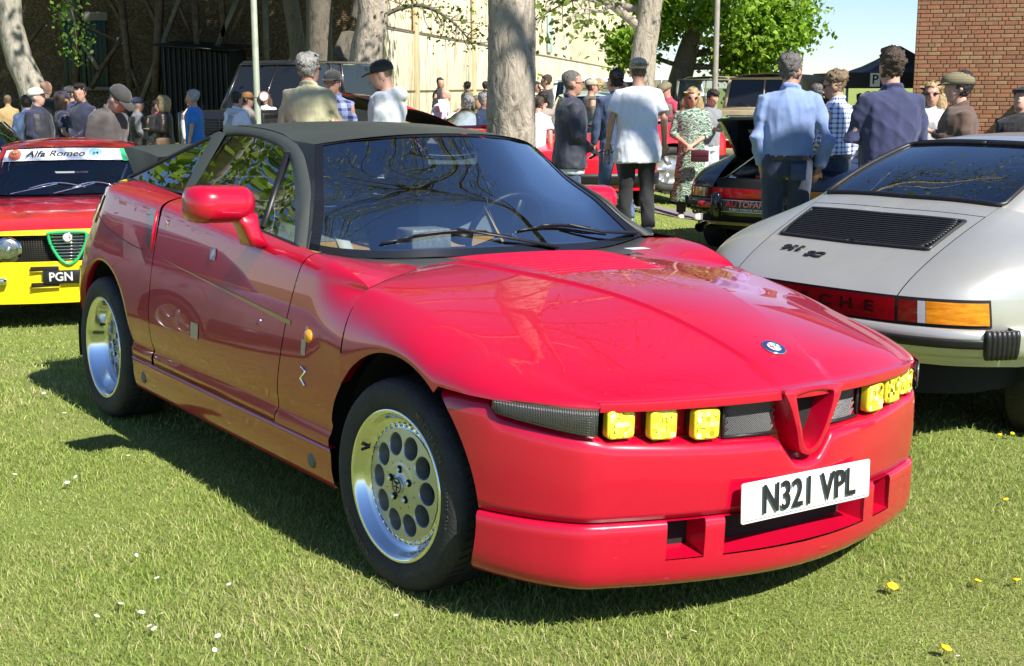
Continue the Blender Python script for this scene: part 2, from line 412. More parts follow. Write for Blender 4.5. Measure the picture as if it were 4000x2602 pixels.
        ob('badge_cross',cr,None,mat('cross_red',(.6,.01,.01),.3),b)
        pth=[A(c)+n*.006+X*r*(.26+.12*math.sin(t*9))+Y*r*(-.42+.84*t) for t in np.linspace(0,1,16)]
        ob('badge_serpent',tube(pth,r*.07,6),None,mat('badge_green',(.03,.28,.14),.3),b)
        return b
    slope=Vector((1,0,-.40))
    badge(root,(.640,0,float(zcre(.640))+.0165),(0,1,0),(-1,0,.40),.036)
    # front bumper and valance -------------------------------------------------
    half=A([(.20,.8645),(.28,.858),(.36,.842),(.44,.812),(.52,.770),(.59,.720),(.638,.674),(.662,.630),(.682,.575),(.706,.51),(.740,.40),(.775,.25),(.794,.12),(.80,0)])
    C=spl(half,300); Ls=np.concatenate([[0],np.cumsum(np.linalg.norm(np.diff(C,axis=0),axis=1))]); AL=Ls[-1]
    tg=np.gradient(C,axis=0); tg/=np.linalg.norm(tg,axis=1)[:,None]; nm=np.stack([-tg[:,1],tg[:,0]],1)
    # make normals point outward
    nm=np.where((nm[:,:1]*1+nm[:,1:]*1)>0,nm,-nm)
    def pc(a,off,z):
        x=np.interp(a,Ls,C[:,0]);y=np.interp(a,Ls,C[:,1]);nx=np.interp(a,Ls,nm[:,0]);ny=np.interp(a,Ls,nm[:,1]); l=math.hypot(nx,ny)
        return A((x-off*nx/l,-(y-off*ny/l),z))
    a_of_x=lambda x:float(np.interp(x,C[:,0],Ls)); a_of_y=lambda y:float(np.interp(-y,-C[:,1],Ls))
    aL0=a_of_x(.415);aC=a_of_y(.640)
    ztop=lambda a:float(np.interp(a,[0,aL0-.01,aL0+.025,aC,a_of_y(.612),a_of_y(.30),a_of_y(.135),a_of_y(.105),a_of_y(.05),AL],[.634,.640,.605,.565,.556,.536,.531,.528,.462,.455]))
    def wrap(z0f,z1f,prof,na=90,nz=12,full=True,a0f=None,a1=None,smooth_end=True):
        rows=[]
        for i in range(na):
            t=i/(na-1); col=[]
            for k,(fz,off,dz) in enumerate(prof):
                # row height at centre param used for the arch cut
                a1_=AL if a1 is None else a1
                zg_=z0f(0.3)+(z1f(.05)-z0f(.3))*fz+dz
                a0=a0f(zg_) if a0f else 0
                a=a0+(a1_-a0)*t
                z=z0f(a)+(z1f(a)-z0f(a))*fz+dz
                col.append(pc(a,off,z))
            rows.append(col)
        return grid(rows)
    archa=lambda z:a_of_x(math.sqrt(max(.392**2-(z-.305)**2,.0))*1.0) if z<.66 else 0
    gv=lambda a:.338
    prof=[(0,.045,.004),(0,.014,.004)]+[(f,.0125-.006*math.sin(math.pi*f),0) for f in np.linspace(.015,.84,11)]+[(.90,.0125,0),(.95,.018,0),(.985,.030,0),(1,.045,.0),(1,.075,.004),(1,.105,.006)]
    m=wrap(gv,ztop,prof,a0f=archa,na=110); bm=merge(m,mir(m))
    bumper=ob('front_bumper',flip(bm),None,M_red,root)
    zv1=lambda a:.334; zv0=lambda a:float(np.interp(a,[0,a_of_x(.55),AL],[.165,.150,.138]))
    # valance with three openings: columns between openings are full height
    slots=[(-.455,-.345,.224,.326),(-.285,.285,.224,.322),(.345,.455,.224,.326)]
    vprof=[(0,.10,.01),(0,.05,.0),(.05,.025,0),(.14,.010,0),(.28,.002,0),(.45,0,0),(.62,0,0),(.8,0,0),(.95,.0,0),(1,.006,.001),(1,.03,.003)]
    rows=[];aa=[]
    a=np.linspace(0,1,150)
    def vpt(aa_,fz,off,dz): 
        z=zv0(aa_)+(zv1(aa_)-zv0(aa_))*fz+dz; return pc(aa_,off,z)
    cols=[];ys=[]
    for t in a:
        col=[]
        for fz,off,dz in vprof:
            zz=zv0(.1)+(zv1(.1)-zv0(.1))*fz; a0=archa(max(zz,.15)); col.append(vpt(a0+(AL-a0)*t,fz,off,dz))
        cols.append(col)
    ys=[c[5][1] for c in cols]
    def vface(i,j):
        y=(ys[i]+ys[i+1])/2
        for y0,y1,_,_ in slots:
            if y0<y<y1 and j in (5,6,7,8): return False
        return True
    nv=len(vprof); F=[[i*nv+j,(i+1)*nv+j,(i+1)*nv+j+1,i*nv+j+1] for i in range(len(cols)-1) for j in range(nv-1) if vface(i,j)]
    V=A(cols).reshape(-1,3); vm=(V,F)
    val=ob('front_valance',flip(merge(vm,mir(vm))),None,M_red,root)
    # slot linings (red trays) and black back plates
    for y0,y1,z0,z1 in slots:
        n=14;rows=[]
        yy=np.linspace(y0-.003,y1+.003,n)
        f=lambda y,off,z:pc(a_of_y(abs(y)),off,z)*A((1,1 if y<0 else -1,1))
        tray=[[f(y,.001,z0+.008),f(y,.03,z0+.012),f(y,.085,z0+.022)] for y in yy]
        parts=[grid(tray)]
        for y,s in ((y0-.003,1),(y1+.003,-1)):
            parts.append(grid([[f(y,.001,z0),f(y+s*.012,.085,z0)],[f(y,.001,z1+.004),f(y+s*.012,.085,z1+.01)]]))
        ob('intake_lining',merge(*parts),None,M_red,val)
        ob('intake_back',grid([[f(y,.08,z0-.0),f(y,.08,z1+.02)] for y in yy]),None,M_inner,val)
    # lamp recess back panel (red), stepped behind lamps
    rows=[]
    for t in np.linspace(aL0-.04,AL,60): rows.append([pc(t,.10,ztop(t)-.03),pc(t,.075,ztop(t)+.004),pc(t,.07,.60),pc(t,.075,.655)])
    m=grid(rows); ob('lamp_recess',flip(merge(m,mir(m))),None,M_red,root)
    # indicator lens
    lens=glass('clear_ribbed_lens',(.62,.62,.60),.12,1.2)
    for s in (0,1):
        rows=[]
        for t in np.linspace(aL0+.012,aC-.004,26):
            zt=.655 if False else .6445+.006*math.sin(math.pi*(t-aL0)/(aC-aL0))
            rows.append([pc(t,.006,z) for z in np.linspace(ztop(t)+.002,zt,6)])
        m=grid(rows); m=mir(m) if s else m
        li=ob('indicator',m,None,lens,root)
        rows=[[pc(t,.035,z) for z in np.linspace(ztop(t),.648,4)] for t in np.linspace(aL0+.01,aC-.003,20)]
        m=grid(rows); m=mir(m) if s else m
        ob('reflector',m,None,mat('lamp_reflector',(.16,.16,.16),.3,metal=.8),li)
        rib=[]
        for t in np.linspace(aL0+.02,aC-.006,64): rib.append(tube([pc(t,.004,ztop(t)+.003),pc(t,.004,.6445)],.0011,4))
        for q in np.linspace(0.05,.95,11):
            rib.append(tube([pc(t,.004,ztop(t)+.003+(.6445-ztop(t)-.003)*q) for t in np.linspace(aL0+.02,aC-.006,10)],.0009,4))
        m=merge(*rib); m=mir(m) if s else m
        ob('lens_ribs',m,None,mat('lens_rib_grey',(.07,.07,.068),.25),li)
        tb=aL0+(aC-aL0)*.72
        p=pc(tb,.022,.60)
        m=ball(p,(.016,.016,.02)); m=mir(m) if s else m
        ob('amber_bulb',m,None,mat('amber_lens',(.75,.28,.01),.15),li)
    # six yellow lamps
    ylens=[mat('yellow_lens',(.84,.74,.07),.10,coat=1),mat('yellow_lens_dark',(.55,.47,.03),.10,coat=1),mat('yellow_lens_pale',(.92,.86,.30),.08,coat=1)]
    yedge=mat('yellow_lens_edge',(.80,.66,.03),.12,coat=1)
    refl=mat('lamp_yellow_reflector',(.92,.80,.12),.22,metal=.55,coat=1)
    for s in (1,-1):
        for y0,y1,z0,z1 in ((-.624,-.538,.560,.636),(-.512,-.426,.553,.632),(-.388,-.302,.546,.628)):
            yc=(y0+y1)/2; zc=(z0+z1)/2; w=(y1-y0)*.92; h=(z1-z0)
            a=a_of_y(abs(yc)); c=pc(a,.022,zc)
            nx=np.interp(a,Ls,nm[:,0]);ny=-np.interp(a,Ls,nm[:,1])
            ang=math.atan2(ny,nx)*.55
            n=A((math.cos(ang),math.sin(ang),0)); tdir=A((-n[1],n[0],0))
            # y extents
            def rr(wd,hd,rad,off,k=6):
                pts=[]
                for cx_,cz_,a0 in ((1,1,0),(-1,1,90),(-1,-1,180),(1,-1,270)):
                    for q in np.linspace(0,90,k):
                        an=R(a0+q); pts.append((cx_*(wd/2-rad)+rad*math.cos(an),cz_*(hd/2-rad)+rad*math.sin(an)))
                return [c+tdir*px+A((0,0,1))*pz+n*off for px,pz in pts]
            body=loft([rr(w*.8,h*.8,.02,-.06),rr(w*.98,h*.98,.016,-.03),rr(w,h,.014,-.004)],True)
            if s<0: body=mir(body)
            la=ob('driving_lamp',body,None,M_black,root)
            edge=loft([rr(w,h,.014,-.02),rr(w*1.01,h*1.01,.014,-.002),rr(w*.97,h*.97,.013,.006),rr(w*.84,h*.84,.010,.006)],False)
            ob('lens_edge',mir(edge) if s<0 else edge,None,yedge,la)
            fac=[rr(w*.90,h*.90,.01,.0055),rr(w*.62,h*.62,.016,.003),rr(w*.30,h*.30,.012,.002),rr(w*.05,h*.05,.001,.002)]
            fm=loft(fac,False); ob('reflector',mir(fm) if s<0 else fm,None,refl,la,auto=20)
            lr=np.random.default_rng(int(abs(yc)*1000)+s); cells=[];mi_=[]
            for ia in range(5):
                for ib in range(5):
                    qa=(ia-2)/5*w*.86;qb=(ib-2)/5*h*.86;da=w*.086;db=h*.086; tl=lr.normal(size=2)*.0016
                    cells.append(([c+tdir*(qa+sa*da)+A((0,0,1))*(qb+sb*db)+n*(.007+sa*tl[0]+sb*tl[1]) for sa,sb in((-1,-1),(1,-1),(1,1),(-1,1))],[[0,1,2,3]])); mi_.append(int(lr.choice([0,0,0,1,2],1)[0]))
            fm=merge(*cells); ob('lens',mir(fm) if s<0 else fm,None,ylens,la,smooth=False,mi=mi_)
            kb=ball(c-n*.008+A((0,0,.003)),(.012,.012,.012),8,6); ob('bulb_cap',mir(kb) if s<0 else kb,None,M_chrome,la)
    # grille meshes either side of the shield
    for s in (1,-1):
        y0,y1=-.280,-.095
        bk=grid([[pc(a_of_y(abs(y)),.068,z) for z in (.530,.642)] for y in np.linspace(y0,y1,6)])
        g=ob('grille',mir(bk) if s<0 else bk,None,M_inner,root)
        wires=[]
        f=lambda y,z,o=.052:pc(a_of_y(abs(np.clip(y,y0,y1))),o,z)
        Hh=.095
        for q in np.arange(y0-.12,y1+.12,.0085):
            for sl in (1,-1):
                pts=[]
                for t in np.linspace(0,1,6):
                    y=q+sl*t*.12; 
                    if y0<=y<=y1: pts.append(f(y,.542+Hh*t))
                if len(pts)>1: wires.append(tube(pts,.0011,4,cap=False))
        wm=merge(*wires); ob('grille_mesh',mir(wm) if s<0 else wm,None,mat('mesh_grey',(.20,.20,.20),.35,metal=.6),g)
        fr=[f(y0,.540,.045),f((y0+y1)/2,.540,.045),f(y1,.540,.045)]
        fm=merge(tube(fr,.005,6),tube([f(y0,.540,.045),f(y0,.64,.045)],.005,6)); ob('grille_frame',mir(fm) if s<0 else fm,None,M_black,g)
    # shield grille
    n=72
    outer=spl([(-.118,.664),(-.06,.668),(0,.669),(.06,.668),(.118,.664),(.112,.648),(.088,.60),(.064,.545),(.046,.502),(.028,.480),(0,.472),(-.028,.480),(-.046,.502),(-.064,.545),(-.088,.60),(-.112,.648)],n,True)
    inner=spl([(-.066,.648),(-.03,.653),(0,.654),(.03,.653),(.066,.648),(.074,.640),(.066,.605),(.047,.555),(.032,.518),(.018,.499),(0,.493),(-.018,.499),(-.032,.518),(-.047,.555),(-.066,.605),(-.074,.640)],n,True)
    xfr=lambda z:.797+.010*ss((z-.47)/.1)-.006*ss((z-.62)/.05)
    def ring(o,dx,sc=1,cz=.58): return [A((xfr(z)+dx,y*sc,cz+(z-cz)*sc)) for y,z in o]
    sh=loft([ring(outer,-.14),ring(outer,-.012),ring(outer,-.003,.985),ring(A(outer)*.5+A(inner)*.5,.0),ring(inner,-.002,1.03),ring(inner,-.010),ring(inner,-.075,.97)],False)
    shield=ob('shield_grille',sh,None,M_red,root,auto=32)
    ob('shield_back',([*ring(inner,-.068,1.0)],[list(range(n))]),None,M_inner,shield)
    # number plate
    px=.806
    tilt=.05
    pc_=A((.803,0,.372)); 
    X=Vector((0,1,0)); Yv=Vector((-math.sin(tilt),0,math.cos(tilt))); n_=X.cross(Yv)
    def rp(w,h,r,off,k=5):
        pts=[]
        for cx_,cz_,a0 in ((1,1,0),(-1,1,90),(-1,-1,180),(1,-1,270)):
            for q in np.linspace(0,90,k): an=R(a0+q); pts.append((cx_*(w/2-r)+r*math.cos(an),cz_*(h/2-r)+r*math.sin(an)))
        return [pc_+A(X)*a+A(Yv)*b+A(n_)*(off-.10*a*a) for a,b in pts]
    pl=ob('number_plate',loft([rp(.52,.111,.008,0),rp(.52,.111,.008,.003),rp(.516,.107,.007,.004)]),None,mat('plate_white',(.80,.80,.77),.35,noise=.08,nscale=30),root,auto=30)
    ob('plate_border',merge(*[tube(rp(.506,.097,.006,.0038)+rp(.506,.097,.006,.0038)[:1],.0011,4,cap=False)]),None,mat('plate_line',(.06,.05,.05),.5),pl)
    text('plate_text','N321 VPL',.112,mat('plate_black',(.012,.012,.014),.4),pl,mat_axes(pc_+A(n_)*.0048+A(X)*-.0,X,Yv),.0006,bold=.0018,sx=.80,space=1.02)
    # windscreen -----------------------------------------------------------
    n=40
    base=spl([(-.770,-.735,.910),(-.755,-.62,.888),(-.715,-.45,.876),(-.668,-.2,.878),(-.655,0,.879),(-.668,.2,.878),(-.715,.45,.876),(-.755,.62,.888),(-.770,.735,.910)],n)
    top=spl([(-1.18,-.50,1.243),(-1.10,-.38,1.270),(-1.005,-.2,1.288),(-.97,0,1.295),(-1.005,.2,1.288),(-1.10,.38,1.270),(-1.18,.50,1.243)],n)
    ed=A([(-.770,-.735,.910),(-.850,-.678,.985),(-.925,-.633,1.05),(-1.03,-.578,1.115),(-1.12,-.530,1.19),(-1.18,-.50,1.243)])
    le=spl(ed,20); re=le*A((1,-1,1))
    S=coons(base,top,le,re); 
    # gentle bulge
    u=np.linspace(0,1,n)[:,None];v=np.linspace(0,1,20)[None]; S[:,:,0]+=.02*np.sin(np.pi*u)*np.sin(np.pi*v); S[:,:,2]+=.012*np.sin(np.pi*u)*np.sin(np.pi*v)
    ws=ob('windscreen',flip(grid(S)),None,glass('windscreen_glass',(.88,.93,.91),0,2.7),root)
    # black ceramic border: strips lying just proud of the glass
    nrm=A((.75,0,.55)); 
    def off(P,d=.003): return A(P)+nrm*d
    bd=[]
    for (i0,i1) in ((0,1),):
        pass
    bord=merge(grid([off(S[i,0]) for i in range(n)] and [[off(S[i,0]),off(S[i,1])] for i in range(n)]),grid([[off(S[i,-1]),off(S[i,-2]+.6*(S[i,-1]-S[i,-2]))] for i in range(n)]),grid([[off(S[0,j]),off(S[1,j])] for j in range(20)]),grid([[off(S[-1,j]),off(S[-2,j])] for j in range(20)]))
    ob('screen_border',bord,None,M_blackgloss,ws)
    wx=np.linspace(-.60,-.292,18)
    bq=A([r[-1] for r in WR])
    tq=spl([(-.735,-.738,.908),(-.63,-.60,.886),(-.528,-.46,.872)],18)
    rq=spl([(-.295,-.775,.842),(-.35,-.68,.856),(-.425,-.56,.864),(-.506,-.455,.870)],10)
    tq[-1]=rq[-1]; lq=np.linspace(bq[0],tq[0],10)
    Sq=coons(bq,tq,lq,rq); Sq[:,:,2]+=.006*np.sin(np.pi*np.linspace(0,1,18))[:,None]*np.sin(np.pi*np.linspace(0,1,10))[None]
    both('cowl_corner',grid(Sq),M_red)
    cf=[(-.735,.738,.905),(-.63,.60,.883),(-.528,.46,.869),(-.575,.33,.870),(-.60,.2,.871),(-.60,0,.869)]
    frc=spl([(a,-b,c) for a,b,c in cf]+cf[::-1][1:],60); bs=spl(base,60); rows=[]
    for i in range(60): rows.append([frc[i]+A((.006,0,-.012)),frc[i],frc[i]*.5+bs[i]*.5+A((0,0,-.004)),bs[i]+A((.0,0,-.004)),bs[i]+A((-.05,0,-.03))])
    ob('cowl_panel',grid(rows),None,mat('cowl_grey',(.045,.045,.047),.5,noise=.2),root)
    # pillar/roof frame -----------------------------------------------------
    gl=A([(-.806,-.764,.926),(-.885,-.719,.979),(-.985,-.668,1.039),(-1.097,-.616,1.101),(-1.229,-.561,1.165),(-1.352,-.524,1.208),(-1.438,-.508,1.227),(-1.556,-.495,1.243),(-1.714,-.482,1.258),(-1.88,-.479,1.261),(-2.011,-.486,1.253)])
    fo=A([(-.735,-.770,.914),(-.835,-.705,.985),(-.905,-.665,1.05),(-1.008,-.611,1.106),(-1.196,-.538,1.196),(-1.30,-.510,1.232),(-1.368,-.492,1.247),(-1.519,-.472,1.272),(-1.736,-.458,1.288),(-1.945,-.452,1.293),(-2.085,-.458,1.287)])
    n=40; GI=spl(gl,n); GO=spl(fo,n)
    WI=spl(ed,n)
    fr=[]
    for i in range(n):
        m_=GI[i]*.5+GO[i]*.5+A((.006,-.010,.004)); fr.append([GI[i]+A((0,.012,0)),GI[i]+A((0,-.006,0)),m_,GO[i],GO[i]+A((-.012,.016,.003))])
    both('roof_frame',grid(fr),M_roofgrey)
    # rubber between frame and screen
    rows=[]
    k=22
    go=GO[:k]; wi=spl(ed,k)
    for i in range(k):
        rows.append([go[i]+A((-.006,.008,0)),go[i]*.55+wi[i]*.45+A((.004,0,.003)),wi[i]+A((.004,-.002,.003))])
    both('screen_rubber',grid(rows),M_black)
    # roof skin
    zc=pch([-2.75,-2.6,-2.4,-2.2,-2.05,-1.85,-1.6,-1.3,-1.1,-.96],[1.075,1.14,1.215,1.275,1.302,1.322,1.329,1.325,1.312,1.295])
    xe_=[-2.67,-2.51,-2.376,-2.24,-2.12,-2.05,-1.945,-1.736,-1.519,-1.368,-1.18]
    ye=pch(xe_,[.665,.618,.572,.53,.478,.455,.447,.452,.466,.486,.500]); ze=pch(xe_,[1.048,1.104,1.158,1.208,1.268,1.287,1.297,1.292,1.276,1.251,1.244])
    def roof_rows(ts,xe0,xe1,c0,c1):
        rows=[]
        for t in ts:
            xe=xe0+(xe1-xe0)*t; xc=c0+(c1-c0)*t; row=[]
            for w in np.linspace(-1,1,33):
                a=abs(w); x=xc+(xe-xc)*a**2.2; y=w*ye(xe); z=ze(xe)+(zc(xc)-ze(xe))*(1-a**2.4)
                row.append(A((x,y,z)))
            rows.append(row)
        return rows
    rr_=roof_rows(np.linspace(0,1,26),-1.183,-2.10,-.972,-2.10)
    rr_[0]=[A((p[0]+.002,p[1],p[2]+.002)) for p in rr_[0]]
    ob('roof',grid(rr_),None,M_roofgrey,root)
    ob('rear_window',grid(roof_rows(np.linspace(0,1,18),-2.103,-2.66,-2.103,-2.74)),None,M_glassdark,root)
    # side glass
    def plane(x,z): return A((x,-.757+(z-.93)*.617,z))
    bot=spl([(-.806,-.764,.922),(-1.334,-.732,.958),(-1.92,-.680,1.02)],30)
    topc=spl(gl,30); S=coons(bot,topc,np.stack([bot[0]]*6),np.linspace(bot[-1],topc[-1],6))
    both('door_glass',grid(S),M_glass)
    # quarter light divider and belt seal
    both('glass_divider',bar((-1.336,-.532,1.208),(-1.12,-.734,.955),.02,.012),M_black)
    both('belt_seal',tube(spl([(-.74,-.776,.915),(-.81,-.772,.925),(-1.334,-.742,.960),(-1.92,-.692,1.02),(-2.0,-.690,1.022)],20),.010,8),M_black)
    both('b_pillar',grid([[A((-1.912,-.680,1.016)),A((-2.003,-.486,1.262))],[A((-1.955,-.690,1.018)),A((-2.06,-.490,1.27))],[A((-2.002,-.682,1.016)),A((-2.125,-.490,1.258))]]),M_roofgrey)
    q0=np.linspace(A((-1.998,-.681,1.02)),A((-2.66,-.664,1.042)),16); q1=spl([(-2.119,-.496,1.246),(-2.239,-.530,1.203),(-2.376,-.572,1.153),(-2.51,-.618,1.10),(-2.66,-.666,1.044)],16)
    S=coons(q0,q1,np.linspace(q0[0],q1[0],6),np.stack([q1[-1]]*6)); both('quarter_glass',grid(S),M_glassdark)
    both('quarter_trim',tube(np.concatenate([q1,q0[::-1]+A((0,-.004,-.004))]),.009,6),M_black)
    # rear deck
    rows=[]
    for x in np.linspace(-2.52,-2.80,6):
        rows.append([A((x if abs(w)<.9 else x,w*yb(x)*1.0,zb(x)+.005*(1-w*w)-.02*ss((-x-2.65)/.15))) for w in np.linspace(-1,1,15)])
    ob('rear_deck',grid(rows),None,M_red,root)
    # spoiler
    sp=[]
    for w in np.linspace(-1,1,25):
        y=w*.60; e=1-.06*abs(w)**6; dz=-.02*abs(w)**2
        prof=[(-2.40,1.165),(-2.55,1.182),(-2.70,1.190),(-2.83,1.196),(-2.865,1.190),(-2.845,1.172),(-2.76,1.105),(-2.70,1.055),(-2.62,1.05),(-2.45,1.10)]
        sp.append([A((-2.66+(x+2.6)*e,y,z+dz)) for x,z in prof])
    ob('rear_spoiler',loft(sp),None,M_roofgrey,root,auto=50)
    # mirrors ---------------------------------------------------------------
    def rrect(c,ax,ay,w,h,r,k=5):
        pts=[]
        for cx_,cz_,a0 in ((1,1,0),(-1,1,90),(-1,-1,180),(1,-1,270)):
            for q in np.linspace(0,90,k): an=R(a0+q); pts.append(A(c)+A(ax)*(cx_*(w/2-r)+r*math.cos(an))+A(ay)*(cz_*(h/2-r)+r*math.sin(an)))
        return pts
    ax=A((.13,-.99,0)); ax/=np.linalg.norm(ax); fwd=A((-ax[1],ax[0],0)); up=A((0,0,1))
    rings=[]
    c0=A((-.985,-.950,1.050))
    for d,w,h,r in ((-.055,.22,.112,.03),(-.05,.232,.122,.04),(-.02,.236,.126,.045),(.02,.230,.122,.045),(.05,.205,.104,.042),(.068,.16,.074,.035),(.074,.10,.042,.020)): rings.append(rrect(c0+fwd*d,ax,up,w,h,r))
    mb=loft(rings)
    farm=lambda m:(mir(m)[0]+A((-.34,-.02,-.035)),mir(m)[1])
    def both_m(nm,m,mt): ob(nm,m,None,mt,root); ob(nm,farm(m),None,mt,root)
    both_m('mirror_housing',mb,M_red)
    both_m('mirror_glass',grid([[c0+fwd*-.056+ax*a+up*b for b in(-.045,.045)] for a in(-.09,.09)]),M_chrome)
    rings=[rrect(A((-.978,-.876,1.02)),A((1,0,0)),A((0,-1,0)),.095,.085,.025),rrect(A((-.974,-.862,.975)),A((1,0,0)),A((0,-1,0)),.098,.065,.02),rrect(A((-.972,-.850,.945)),A((1,0,0)),A((0,-1,0)),.10,.06,.02),rrect(A((-.970,-.835,.91)),A((1,0,0)),A((0,-1,0)),.11,.07,.02)]
    both_m('mirror_foot',loft(rings),M_red)
    # wipers ------------------------------------------------------------------
    def scr(u,v,d=.012):
        i=u*(S0.shape[0]-1);j=v*(S0.shape[1]-1);i0=int(min(i,S0.shape[0]-2));j0=int(min(j,S0.shape[1]-2));a=i-i0;b=j-j0
        p=(1-a)*(1-b)*S0[i0,j0]+a*(1-b)*S0[i0+1,j0]+(1-a)*b*S0[i0,j0+1]+a*b*S0[i0+1,j0+1]; return p+nrm*d
    S0=coons(base,top,le,re); uu=np.linspace(0,1,40)[:,None];vv=np.linspace(0,1,20)[None]; S0[:,:,0]+=.02*np.sin(np.pi*uu)*np.sin(np.pi*vv); S0[:,:,2]+=.012*np.sin(np.pi*uu)*np.sin(np.pi*vv)
    for (p0,p1,pv,pvb) in (((.17,.10),(.52,.12),(.36,.155),(.66,.02)),((.55,.16),(.90,.10),(.73,.165),(.985,.03))):
        us=np.linspace(p0[0],p1[0],10); vs_=p0[1]+(p1[1]-p0[1])*np.linspace(0,1,10)+.05*np.sin(np.linspace(0,np.pi,10))
        w=ob('wiper',tube([scr(a,b,.010) for a,b in zip(us,vs_)],.004,6),None,M_black,root)
        ob('wiper_bow',merge(tube([scr(a,b,.024) for a,b in zip(us[2:8],vs_[2:8])],.004,6),tube([scr(us[2],vs_[2],.024),scr(us[1],vs_[1],.012)],.003,5),tube([scr(us[7],vs_[7],.024),scr(us[8],vs_[8],.012)],.003,5)),None,M_black,w)
        ob('wiper_arm',tube([scr(pv[0],pv[1]+.012,.03),scr((pv[0]+pvb[0])/2,(pv[1]+pvb[1])/2,.028),scr(pvb[0],pvb[1],.016)],[.004,.006,.009],6),None,M_black,w)
    # side details --------------------------------------------------------------
    both('door_handle',grid([[on_side(x,z,.003) for z in np.linspace(z0,.955,8)] for x,z0 in ((-1.925,.79),(-1.955,.80),(-1.985,.82),(-2.0,.85))]),mat('handle_recess_shade',(.12,.002,.008),.25,coat=1))  # surface patch; the shade of the recess is put into its darker red
    both('handle_grip',tube([on_side(-1.928,.79,.001),on_side(-1.927,.87,.003),on_side(-1.922,.955,.001)],.006,8),M_red)
    both('door_lock',disc(on_side(-1.80,.915,.0),(0,-1,0),.013,18,.003),M_chrome)
    both('gold_stripe',grid([[on_side(x,.776-.0775*(x+1.8)-w,.0018),on_side(x,.776-.0775*(x+1.8)+w,.0018)] for x,w in zip(np.linspace(-1.8,-.66,24),np.linspace(.0006,.0075,24))]),mat('gold_line',(.42,.26,.08),.35))
    ob('side_indicator',ball(on_side(-.53,.665,.0),(.026,.012,.022),14,8),None,mat('amber_lens',(.75,.28,.01),.15),root)
    zz=[(-.575,.558),(-.535,.548),(-.575,.530),(-.575,.524),(-.535,.506),(-.575,.512)]
    ob('z_badge',tube([on_side(-.562,.562,.003),on_side(-.532,.552,.003),on_side(-.566,.525,.003),on_side(-.536,.505,.003)],.0045,6),None,M_chrome,root)
    stk=mat('beige_sticker',(.55,.42,.27),.5,noise=.2,nscale=40)
    for x0,x1,z0,z1 in ((-1.475,-1.405,.515,.575),(-.575,-.545,.60,.65),(-.553,-.530,.665,.695)):
        ob('sticker',grid([[on_side(x,z,.0015) for z in np.linspace(z0,z1,4)] for x in np.linspace(x0,x1,5)]),None,stk,root)
    ob('door_sticker',grid([[on_side(x,z,.0018) for z in np.linspace(.822,.865,4)] for x in np.linspace(-1.35,-1.30,4)]),None,mat('sticker_blue',(.10,.06,.22),.5,noise=.5,col2=(.7,.68,.7),nscale=25),root)
    # paper slip on the bonnet
    ob('paper_slip',grid([[A((x,y,.897+.0*x)) for y in (.44,.53)] for x in (-.53,-.48)]),None,M_white,root)
    # inner shell, floor, wheel wells --------------------------------------------
    sh=[]
    for x in np.linspace(-2.95,.60,40):
        hw=.80 if -2.7<x<.35 else .62
        z1=min(float(zb(np.clip(x,-3,-.3)))-.07,.80) if x<-.3 else float(zcre(min(x,.6)))-.13
        if abs(x)<.41 or abs(x+2.51)<.41: hw=.60
        sh.append([A((x,-hw,.19)),A((x,-hw,z1)),A((x,hw,z1)),A((x,hw,.19))])
    ob('inner_shell',loft(sh),None,M_inner,root,smooth=False)
    for xc in (0,-2.51):
        an=np.linspace(-.25,np.pi+.25,30); r=.405
        both('wheel_well',grid([[A((xc+r*math.cos(t),-.79 if xc==0 else -.83,.305+r*math.sin(t))),A((xc+r*math.cos(t),-.60,.305+r*math.sin(t)))] for t in an]),mat('well_liner',(.012,.012,.012),.8,noise=.4))
    # wheels ------------------------------------------------------------------------
    def wheel(xc,steer,dish):
        yo=-.846; c=A((xc,yo,.308))
        w=empty('wheel',c,steer); w.parent=root
        an=np.linspace(0,2*np.pi,72,endpoint=False)
        def rev(prof,n=72):
            an=np.linspace(0,2*np.pi,n,endpoint=False)
            return grid([[A((r*math.cos(t),y,r*math.sin(t))) for t in an] for r,y in prof],cv=True)
        ty=[(.205,.03),(.219,.005),(.226,-.004),(.240,-.010),(.262,-.013),(.280,-.011),(.297,-.004),(.307,.010),(.311,.028),(.3125,.06),(.3125,.16),(.311,.185),(.300,.205),(.26,.218),(.215,.21)]
        t=ob('tyre',flip(rev(ty)),None,M_rubber,w)
        gr=[]
        for y in (.065,.105,.145): gr.append(rev([(.3128,y-.004),(.3133,y),(.3128,y+.004)],48))
        for k in range(64):
            a=2*np.pi*k/64
            p=lambda y,da:A((.3132*math.cos(a+da),y,.3132*math.sin(a+da)))
            gr.append(bar(p(.022,0),p(.060,.035),.004,.0015,up=A((math.cos(a),0,math.sin(a)))))
            gr.append(bar(p(.150,.035),p(.188,0),.004,.0015,up=A((math.cos(a),0,math.sin(a)))))
        ob('tread_groove',merge(*gr),None,M_inner,t)
        # raised sidewall lettering ring marks
        for k,(s_,a0) in enumerate((('MICHELIN',R(62)),('205/55 ZR16',R(12)),('MICHELIN',R(242)))):
            sz=.026 if 'M' in s_ else .014
            for q,chh in enumerate(s_):
                if chh==' ': continue
                a=a0-q*sz*.80/.262; rad=A((math.cos(a),0,math.sin(a))); tn=A((math.sin(a),0,-math.cos(a)))
                text('sidewall_letter',chh,sz,mat('rubber_letter',(.045,.045,.045),.5),t,mat_axes(rad*.262+A((0,-.0135,0)),tn,rad),.0008,bold=.0006)
        lipm=rev([(.206,.03),(.222,.006),(.226,-.004),(.222,-.008),(.214,-.006),(.205,.004),(.198,.02),(.192,dish*.75),(.186,dish-.006),(.178,dish)])
        ob('rim_lip',flip(lipm),None,M_polish,w)
        # disc face with ten holes
        rin,rout,rh,hr=.066,.166,.1195,.0325; parts=[];walls=[]
